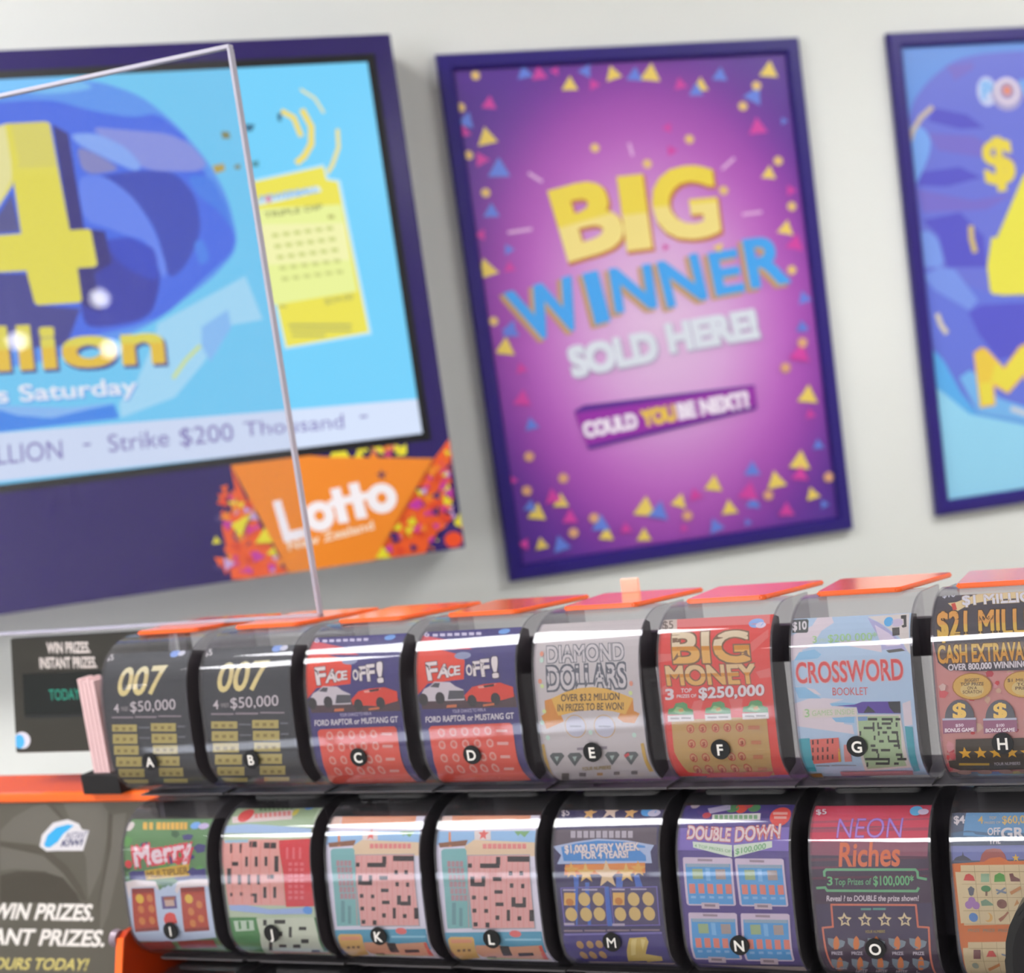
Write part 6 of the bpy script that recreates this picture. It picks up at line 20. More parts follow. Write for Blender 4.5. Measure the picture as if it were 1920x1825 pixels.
'CAB':[('P','#f0602c',[[(-407.3,-628.8),(-388.3,-699.9),(-347.1,-812.5),(-432,-803.8),(-432.1,-748.5),(-434.1,-720.7),(-405.1,-683.7)],[(-75.4,-627.8),(-78.3,-672.4),(-106.3,-763.8),(-146,-815.3),(-223.2,-814.1),(-154.9,-718.8),(-105.2,-659.4)]]),('p','#c9a8d8',[(-418.9,-740.8),(-404.5,-729.5),(-402.8,-749.5)]),('p','#f08a2c',[(-396.4,-704.7),(-382.4,-695.1),(-382,-713.7)]),('p','#f0642c',[(-426.7,-694.9),(-426.5,-704.3),(-434.6,-699.7)]),('p','#f08a2c',[(-397.7,-715),(-392,-727),(-405.4,-726.4)]),('p','#c83ca4',[(-387.3,-778.7),(-395.7,-780.5),(-392.7,-771.3)]),('p','#c83ca4',[(-399.8,-764.9),(-388.6,-766.8),(-396.4,-776.8)]),('p','#3a2a6e',[(-405.8,-743.6),(-395.1,-751.5),(-407.9,-758)]),('p','#f0642c',[(-386.4,-723.3),(-395.8,-734.3),(-400,-719.5)]),('p','#f0642c',[(-394.7,-721.9),(-396.3,-711.1),(-386.1,-715)]),('p','#f0642c',[(-404.6,-692.4),(-405.9,-683),(-397.1,-686.5)]),('p','#f0642c',[(-357.6,-789.3),(-362.5,-782.7),(-354.1,-781.4)]),('p','#c83ca4',[(-401.5,-796.9),(-413.6,-796.5),(-406.6,-784.8)]),('p','#e04a30',[(-392.2,-716.6),(-391.2,-707.2),(-383.8,-713)]),('p','#f0642c',[(-388.8,-698.2),(-399,-696),(-391.4,-687.1)]),('p','#c9a8d8',[(-405.4,-740.6),(-416.1,-729.5),(-400.7,-724.6)]),('p','#f0642c',[(-435.3,-751.5),(-427.2,-756.1),(-435.6,-761.6)]),('p','#d83c8c',[(-412,-789.4),(-414.5,-797.5),(-420,-790.8)]),('p','#f0642c',[(-379.8,-689.3),(-388.8,-693.9),(-387.7,-682.8)]),('p','#e8dc34',[(-420.3,-679.8),(-432,-684.7),(-429.6,-670.8)]),('p','#c83ca4',[(-382.4,-732.7),(-387.8,-725.5),(-378.7,-723.9)]),('p','#3a2a6e',[(-431.5,-713.7),(-444.7,-708.2),(-432.6,-698)]),('p','#d83c8c',[(-393.2,-691.5),(-382.2,-696.1),(-392.4,-704.6)]),('p','#c9a8d8',[(-362.7,-786.5),(-370.2,-778.7),(-359.3,-775.4)]),('p','#e04a30',[(-443.6,-776.6),(-426.9,-780.9),(-439.8,-795.1)]),('p','#e04a30',[(-427.7,-681.9),(-432.4,-668.9),(-418.6,-670.8)]),('p','#f08a2c',[(-431.7,-777.7),(-433.5,-762.6),(-419.7,-768.6)]),('p','#f0642c',[(-362.1,-799.1),(-354.1,-793.9),(-354.1,-804.5)]),('p','#d83c8c',[(-421.5,-783.2),(-431,-786.7),(-428.7,-775.5)]),('p','#c9a8d8',[(-411.9,-705.6),(-413.5,-696.9),(-405.2,-699.7)]),('p','#e8dc34',[(-395.7,-686.5),(-401.3,-697.7),(-407.7,-686.6)]),('p','#f0642c',[(-386.3,-767.9),(-398.9,-761.3),(-386.2,-752.3)]),('p','#f0642c',[(-377.4,-746.2),(-377.6,-733.7),(-366.8,-739.9)]),('p','#e8dc34',[(-444.4,-732.9),(-438.1,-744.7),(-451.7,-745)]),('p','#f0642c',[(-427,-676.4),(-422.8,-663.6),(-414.2,-674.2)]),('p','#e8dc34',[(-363.3,-761.3),(-361.4,-777.7),(-376.5,-771.1)]),('p','#e04a30',[(-409.2,-746.9),(-415.5,-764.5),(-427,-749.3)]),('p','#e04a30',[(-379.8,-690.2),(-392.4,-695),(-389.4,-680.3)]),('p','#f0642c',[(-406.4,-673.9),(-414.8,-672.8),(-409,-665.1)]),('p','#3a2a6e',[(-361.3,-794),(-354.2,-778.8),(-345,-793.6)]),('p','#f0642c',[(-409.3,-768.9),(-405.9,-777.5),(-415.1,-776.4)]),('p','#f0642c',[(-409,-677.3),(-415.4,-682.8),(-416.5,-673.8)]),('p','#f0642c',[(-406.9,-758.8),(-413.3,-741.3),(-394.8,-744)]),('p','#e8dc34',[(-419.8,-684.1),(-406.1,-679.3),(-409.8,-695.2)]),('p','#d83c8c',[(-399.8,-739),(-398.4,-720.4),(-383.3,-731.3)]),('p','#c83ca4',[(-416.7,-714.5),(-426.5,-728.9),(-433.2,-712)]),('p','#3a2a6e',[(-410.5,-747.5),(-420.6,-742.6),(-410.7,-735.2)]),('p','#d83c8c',[(-415.5,-782.8),(-423.8,-783),(-419.4,-774.8)]),('p','#e04a30',[(-383,-692.1),(-391.4,-702.8),(-395.8,-689.2)]),('p','#3a2a6e',[(-414,-724.1),(-405.4,-737),(-421.2,-738.8)]),('p','#d83c8c',[(-426.2,-766.1),(-415.8,-769),(-424.1,-777.7)]),('p','#f08a2c',[(-391.4,-714.4),(-407.1,-719.9),(-402.9,-701.8)]),('p','#f08a2c',[(-412.7,-703),(-417.4,-686.8),(-400.9,-690.4)]),('p','#c9a8d8',[(-367.5,-802.3),(-376.4,-799.8),(-369.3,-792.5)]),('p','#c83ca4',[(-391.7,-763.1),(-378.5,-776.2),(-397.1,-782.4)]),('p','#c9a8d8',[(-384.7,-701.9),(-379.2,-717.3),(-395.4,-714.9)]),('p','#c9a8d8',[(-398.6,-704.8),(-396.5,-693.4),(-388,-701.2)]),('p','#c83ca4',[(-399.9,-790.7),(-402.1,-800.8),(-409.4,-793.4)]),('p','#3a2a6e',[(-442.7,-788.7),(-456.9,-782.4),(-443.7,-771.6)]),('p','#c9a8d8',[(-439.5,-774.3),(-431.6,-773.4),(-435.2,-781.5)]),('p','#c83ca4',[(-375.4,-785.9),(-364.4,-792.9),(-376.5,-800)]),('p','#f0642c',[(-435.5,-768.9),(-446,-782.5),(-451.7,-765.2)]),('p','#c9a8d8',[(-423.1,-778.6),(-438.8,-788.9),(-438.8,-768.1)]),('p','#f0642c',[(-353.1,-787.8),(-347.1,-797.2),(-358.5,-798.3)]),('p','#d83c8c',[(-418.6,-674.8),(-406.1,-673.3),(-411.9,-686.3)]),('p','#f0642c',[(-397.7,-680.7),(-414.1,-681.4),(-405.4,-665)]),('p','#f08a2c',[(-420.6,-714.4),(-435,-706.9),(-420.5,-696.7)]),('p','#3a2a6e',[(-354,-783.1),(-343.7,-792.4),(-357.4,-797.6)]),('p','#c83ca4',[(-363.3,-749.6),(-381.3,-747.5),(-369.5,-731)]),('p','#f08a2c',[(-417.8,-734.2),(-401.1,-733.5),(-409.9,-750.3)]),('p','#e04a30',[(-406.3,-784.1),(-406.5,-769.2),(-393.7,-776.6)]),('p','#f08a2c',[(-361.8,-795.1),(-362.7,-779.6),(-348.9,-786.7)]),('p','#c9a8d8',[(-367.5,-755.4),(-376.7,-744.2),(-362,-740.9)]),('p','#f0642c',[(-426.7,-659.3),(-415.1,-656.9),(-419.6,-669.5)]),('p','#3a2a6e',[(-412,-716.4),(-395.6,-715.9),(-404.3,-732.2)]),('p','#e04a30',[(-436.1,-683.6),(-422.1,-671.5),(-419.7,-691.3)]),('p','#3a2a6e',[(-138.3,-728.9),(-131.7,-721.3),(-128.6,-731.6)]),('p','#d83c8c',[(-83.8,-670.8),(-96.7,-674.3),(-92.7,-660.3)]),('p','#c83ca4',[(-172.9,-778.4),(-178.9,-772),(-170,-769.6)]),('p','#3a2a6e',[(-133.6,-714.7),(-140.9,-699.3),(-123.3,-700.4)]),('p','#d83c8c',[(-177.4,-765.2),(-168.3,-761.6),(-170.1,-772.2)]),('p','#e04a30',[(-94.1,-759.3),(-112.1,-764.7),(-107.2,-745)]),('p','#c9a8d8',[(-84.5,-735.7),(-88.9,-750.2),(-99.4,-738.4)]),('p','#f08a2c',[(-112.4,-722.1),(-94.9,-727.2),(-109,-741.1)]),('p','#e8dc34',[(-149.5,-761.9),(-158.8,-777.6),(-167.5,-760.6)]),('p','#c83ca4',[(-123.9,-780.1),(-121.5,-790.8),(-132.3,-787.5)]),('p','#d83c8c',[(-76.2,-657.4),(-70.2,-667),(-82.1,-667.6)]),('p','#f08a2c',[(-130.7,-715.1),(-111.7,-712),(-119.4,-731.6)]),('p','#e8dc34',[(-144.6,-758),(-161.8,-754.9),(-149.7,-740.2)]),('p','#e8dc34',[(-94.3,-795.8),(-85.2,-792),(-86.7,-802.7)]),('p','#f0642c',[(-121.2,-759.5),(-131.8,-759.4),(-125.9,-749.4)]),('p','#3a2a6e',[(-175.5,-767.5),(-183.7,-781.1),(-191.1,-766.1)]),('p','#d83c8c',[(-110.4,-682.7),(-112.1,-693.6),(-120.9,-686.3)]),('p','#3a2a6e',[(-68.5,-656.3),(-75.4,-662.6),(-77.2,-652.8)]),('p','#e8dc34',[(-116.4,-679.1),(-108.1,-668.7),(-103.4,-681.8)]),('p','#c83ca4',[(-129,-738.8),(-123.3,-745.4),(-132.2,-747.3)]),('p','#c83ca4',[(-147,-730.4),(-138.1,-715.5),(-129.8,-731.7)]),('p','#f0642c',[(-93.2,-673.3),(-92.4,-655.2),(-76.7,-665.3)]),('p','#e04a30',[(-102.2,-746.5),(-85.1,-753.8),(-100.8,-766)]),('p','#d83c8c',[(-99.6,-686.9),(-97.3,-671.4),(-84.8,-681.6)]),('p','#e04a30',[(-98.2,-684.3),(-112.4,-674.9),(-96.3,-666.5)]),('p','#e04a30',[(-136.4,-714.4),(-131.6,-700.1),(-121.6,-712.1)]),('p','#e8dc34',[(-82,-715),(-98.9,-714.8),(-89.6,-699.1)]),('p','#f0642c',[(-89.1,-673.1),(-105.8,-682),(-104.5,-661.8)]),('p','#e04a30',[(-183,-803.8),(-180.8,-787.4),(-167.5,-798.1)]),('p','#c83ca4',[(-103.9,-733.2),(-115.8,-738.6),(-114.2,-724.5)]),('p','#f0642c',[(-97.5,-769.1),(-116.5,-774.9),(-111.4,-753.8)]),('p','#c83ca4',[(-80.2,-690),(-93.3,-691.7),(-87.6,-678.6)]),('p','#e8dc34',[(-83.8,-657.2),(-86.7,-645.9),(-75,-649)]),('p','#f0642c',[(-121.6,-721.9),(-102,-721.9),(-112.7,-740.4)]),('p','#f0642c',[(-122,-769.6),(-112.8,-771.5),(-119.4,-779.1)]),('p','#3a2a6e',[(-148.8,-794.4),(-159.4,-802),(-160.3,-787.9)]),('p','#d83c8c',[(-125.3,-741.1),(-113.3,-734.9),(-114.4,-749.5)]),('p','#d83c8c',[(-121.7,-749.6),(-124.1,-736.8),(-111.5,-741.2)]),('p','#f0642c',[(-103.3,-703.4),(-105.4,-686.4),(-89.1,-693.2)]),('p','#e04a30',[(-104,-741.5),(-95.3,-727.8),(-87.8,-743.1)]),('p','#e8dc34',[(-139.3,-703.3),(-126.4,-704.4),(-134.5,-716)]),('p','#c83ca4',[(-201,-791.4),(-189.8,-784.1),(-189.5,-798.6)]),('p','#f08a2c',[(-100.9,-673),(-110.8,-688.4),(-118.9,-671.1)]),('p','#e04a30',[(-72.2,-779.4),(-87.1,-774.7),(-74.9,-763.2)]),('p','#f0642c',[(-105.4,-682.4),(-96.6,-680),(-99.3,-689.5)]),('p','#e04a30',[(-106,-670.9),(-93,-673.6),(-102.6,-684.3)]),('p','#d83c8c',[(-139.4,-775.2),(-155.4,-767.5),(-139.9,-756.3)]),('p','#c9a8d8',[(-81.8,-680.8),(-86.4,-689.8),(-91.8,-680.8)]),('p','#c83ca4',[(-100.3,-697.7),(-91.8,-705.7),(-103.6,-709.5)]),('p','#c83ca4',[(-116.9,-771.5),(-121.3,-761.5),(-110.1,-762.6)]),('p','#e04a30',[(-76.3,-654.9),(-79,-645.9),(-69.5,-648.1)]),('p','#f0642c',[(-106.8,-675.8),(-109.5,-664.8),(-98.3,-668)]),('p','#3a2a6e',[(-68.9,-668.1),(-78.6,-674.1),(-78.5,-661.9)]),('p','#f0642c',[(-98.6,-677.1),(-93.3,-688.6),(-106.4,-687.6)]),('p','#c83ca4',[(-81.8,-706.9),(-84.3,-725.2),(-99.3,-713.2)]),('p','#f08a2c',[(-133,-772.8),(-144.1,-766.2),(-132.2,-759.1)]),('p','#f08a2c',[(-130.5,-797.9),(-118.4,-796.5),(-123.6,-808.7)]),('p','#f0642c',[(-108.3,-705.9),(-111.8,-715.1),(-118,-707)]),('p','#3a2a6e',[(-103.4,-709.2),(-103.4,-724.6),(-117.1,-716.5)]),('p','#f0642c',[(-154.2,-776.9),(-159.8,-769.3),(-150,-768)]),('p','#f08a2c',[(-105.2,-732.8),(-104,-715.1),(-88.8,-725.5)]),('p','#e8dc34',[(-146.5,-751.6),(-153.1,-762.2),(-158.9,-750.4)]),('p','#d83c8c',[(-89.6,-733),(-103.1,-747.1),(-108.2,-727)]),('p','#e04a30',[(-144.7,-780.3),(-144.6,-768),(-133.8,-774.6)]),('p','#e8dc34',[(-71.8,-763.7),(-86.3,-762.2),(-77.2,-749.4)]),('p','#e8dc34',[(-170.6,-751.3),(-168.9,-766.7),(-183.4,-760.3)]),('p','#f08a2c',[(-101,-724.3),(-82.9,-723.7),(-92.2,-741.1)]),('p','#c83ca4',[(-139.5,-717.7),(-139.2,-736.5),(-155.9,-727)]),('p','#e04a30',[(-108,-733.8),(-120.2,-742.9),(-121.6,-726.6)]),('p','#f0642c',[(-148.8,-747.4),(-166.1,-745.7),(-155.2,-730.2)]),('p','#f08a2c',[(-94.8,-675.5),(-106.5,-678.9),(-103.1,-666.2)]),('p','#3a2a6e',[(-181.8,-770.6),(-173.9,-781.4),(-187.7,-783.2)]),('p','#e8dc34',[(-103,-732.7),(-94.9,-716.9),(-85.2,-732.9)]),('p','#f0642c',[(-91.2,-696.8),(-82.4,-691.8),(-82.8,-702.8)]),('p','#e8dc34',[(-109.1,-782.9),(-110,-796.6),(-121.6,-788.5)]),('p','#c9a8d8',[(-83.5,-765.6),(-91.5,-782.4),(-102.1,-765.9)]),('p','#e04a30',[(-100.3,-720.5),(-98.9,-737.6),(-114.8,-729.9)]),('p','#e04a30',[(-83.5,-794.8),(-92.9,-788.3),(-82,-782.9)]),('p','#d83c8c',[(-100.3,-695),(-87.6,-691.8),(-91.6,-705.3)]),('p','#f08a2c',[(-67.1,-656),(-78.7,-652.6),(-69.3,-643.5)]),('p','#3a2a6e',[(-88.1,-674.4),(-81,-668.4),(-79.5,-678.3)]),('p','#c83ca4',[(-72.2,-653.9),(-79.4,-647.4),(-69.5,-644)]),('p','#3a2a6e',[(-121.3,-740.2),(-108.3,-735),(-110.8,-750)]),('p','#d83c8c',[(-120.4,-694.6),(-116.7,-704.5),(-127.6,-702.8)]),('p','#3a2a6e',[(-119.1,-787.8),(-122.6,-802.7),(-133.8,-791.4)]),('p','#f0642c',[(-97.5,-785.1),(-85.1,-783.5),(-90.3,-796)]),('p','#e04a30',[(-94.7,-685.1),(-101.3,-691.5),(-103.3,-681.9)]),('p','#f0642c',[(-74.3,-758.7),(-71.2,-776.4),(-88.6,-769.9)]),('p','#e8dc34',[(-96.2,-685.4),(-89.1,-680.4),(-88.5,-689.7)]),('p','#e04a30',[(-97,-685.8),(-101.8,-698.6),(-110.6,-687.3)]),('p','#c9a8d8',[(-121.9,-702.8),(-125.7,-714),(-133.5,-704.6)]),('p','#f0642c',[(-178.9,-765.4),(-164.2,-760.3),(-167.7,-777)]),('p','#f08a2c',[(-167.8,-767.4),(-168.2,-776.1),(-175.6,-771.2)]),('p','#f0642c',[(-78.3,-650.5),(-71.5,-660),(-83.7,-661.4)]),('p','#c9a8d8',[(-85.6,-747.4),(-81.7,-756.3),(-91.7,-755.3)]),('p','#f08a2c',[(-177.6,-634.7),(-167.4,-620.1),(-160.2,-637.2)]),('p','#e04a30',[(-182.7,-634.9),(-177.7,-627.4),(-173.9,-635.9)]),('p','#f08a2c',[(-249.5,-640),(-249.8,-627.9),(-239.1,-633.7)]),('p','#f08a2c',[(-188.5,-646.5),(-204.2,-646.8),(-195.8,-631.7)]),('p','#f08a2c',[(-203.6,-625.9),(-193.6,-617.6),(-191.9,-631.4)]),('p','#e8dc34',[(-203.6,-615.2),(-196,-625.2),(-209.1,-627.3)]),('p','#e8dc34',[(-250.2,-614.2),(-254.6,-631.1),(-266.9,-618.5)]),('p','#c83c7c',[(-153,-625.7),(-163.8,-637.4),(-168.1,-621.2)]),('p','#e8dc34',[(-147.2,-646.6),(-161.7,-645),(-152.3,-632.1)]),('p','#e04a30',[(-238.5,-630.8),(-247.2,-639.4),(-249.9,-626.8)]),('p','#e8dc34',[(-179.6,-636.9),(-196.9,-634.5),(-185.1,-619.3)]),('p','#e8dc34',[(-203.4,-633.8),(-214.9,-623.9),(-199.6,-617.9)]),('p','#e8dc34',[(-211.1,-642.3),(-225.8,-640.5),(-215.9,-627.5)]),('p','#c83c7c',[(-249.7,-627.5),(-246.3,-640.4),(-259.5,-637.2)]),('p','#e8dc34',[(-162.4,-626.3),(-150.1,-633.2),(-163,-641.3)]),('p','#f08a2c',[(-179.4,-635),(-172.5,-624.6),(-167.2,-636.4)]),('p','#e8dc34',[(-180.4,-628.9),(-178.5,-640.9),(-190.2,-636.6)]),('p','#c83c7c',[(-195,-639),(-194.2,-630.3),(-186.9,-635.5)]),('p','#c83c7c',[(-242.3,-636.6),(-251.5,-625.4),(-236.5,-622.3)]),('p','#c83c7c',[(-169.6,-649),(-182.3,-640.8),(-167.9,-632.9)]),('p','#e8dc34',[(-208.1,-635.8),(-220.4,-629.6),(-208.1,-621.1)]),('p','#e8dc34',[(-143.1,-628.5),(-145.2,-645.4),(-159,-634.8)]),('p','#e8dc34',[(-213.7,-613.2),(-210.1,-628.7),(-225.8,-624.3)]),('p','#c83c7c',[(-252.1,-637.7),(-250.8,-621.2),(-237,-630.9)]),('P','#3a2a6e',[[(-107.7,-773.2),(-81.6,-753),(-75.2,-806.8),(-132.1,-815)]]),('e','#f0542c',[(-92.8,-790.9,14.1,12.9)],0),('e','#e8dc34',[(-79.7,-764.1,7.8,7.1)],0),('P','#e8dc34',[[(-261.2,-634.3),(-252.4,-619.2),(-239.2,-619.8),(-231,-639.4)],[(-389.9,-752.5),(-371.3,-728.8),(-360.2,-755.8)],[(-420,-718.2),(-389.4,-706.6),(-409.5,-740.4)],[(-221.5,-802.5),(-204.8,-781.4),(-192.5,-805.8)]]),('p','#ee8a2a',[(-408.7,-621.8),(-314.2,-623.2),(-259,-634.5),(-104.9,-657.1),(-127.2,-684.8),(-224.2,-813.3),(-345.9,-812.2),(-376,-717.7)]),('t','#f4eef0','L',(-345.2,-753.7),(-317.7,-750.8),(-352.2,-691.2),{'b': 0.07}),('e','#f4eef0',[(-290,-724.3,22.4,23.7),(-193,-709.3,23.1,24)],0),('e','#ee8a2a',[(-289.9,-723.6,7.3,8.2),(-192.9,-708.8,7.5,8.3)],0),('P','#f4eef0',[[(-268.2,-684.3),(-252.6,-683.2),(-247.2,-739.8),(-263.6,-739.8)],[(-274.6,-702.1),(-241.9,-697.8),(-241,-710.3),(-273.5,-713.8)],[(-240.3,-680),(-224.6,-678.7),(-218.6,-736.9),(-236,-736.7)],[(-246.5,-699),(-211.4,-695.7),(-210.7,-707.5),(-246.1,-711.2)]]),('s','#6a3a58',[(-188,-672.4,8.8)],0.42),('t','#f6dcc0','New Zealand',(-342.5,-770.8),(-211.9,-756),(-343.5,-756.7),{'b': 0.05})],
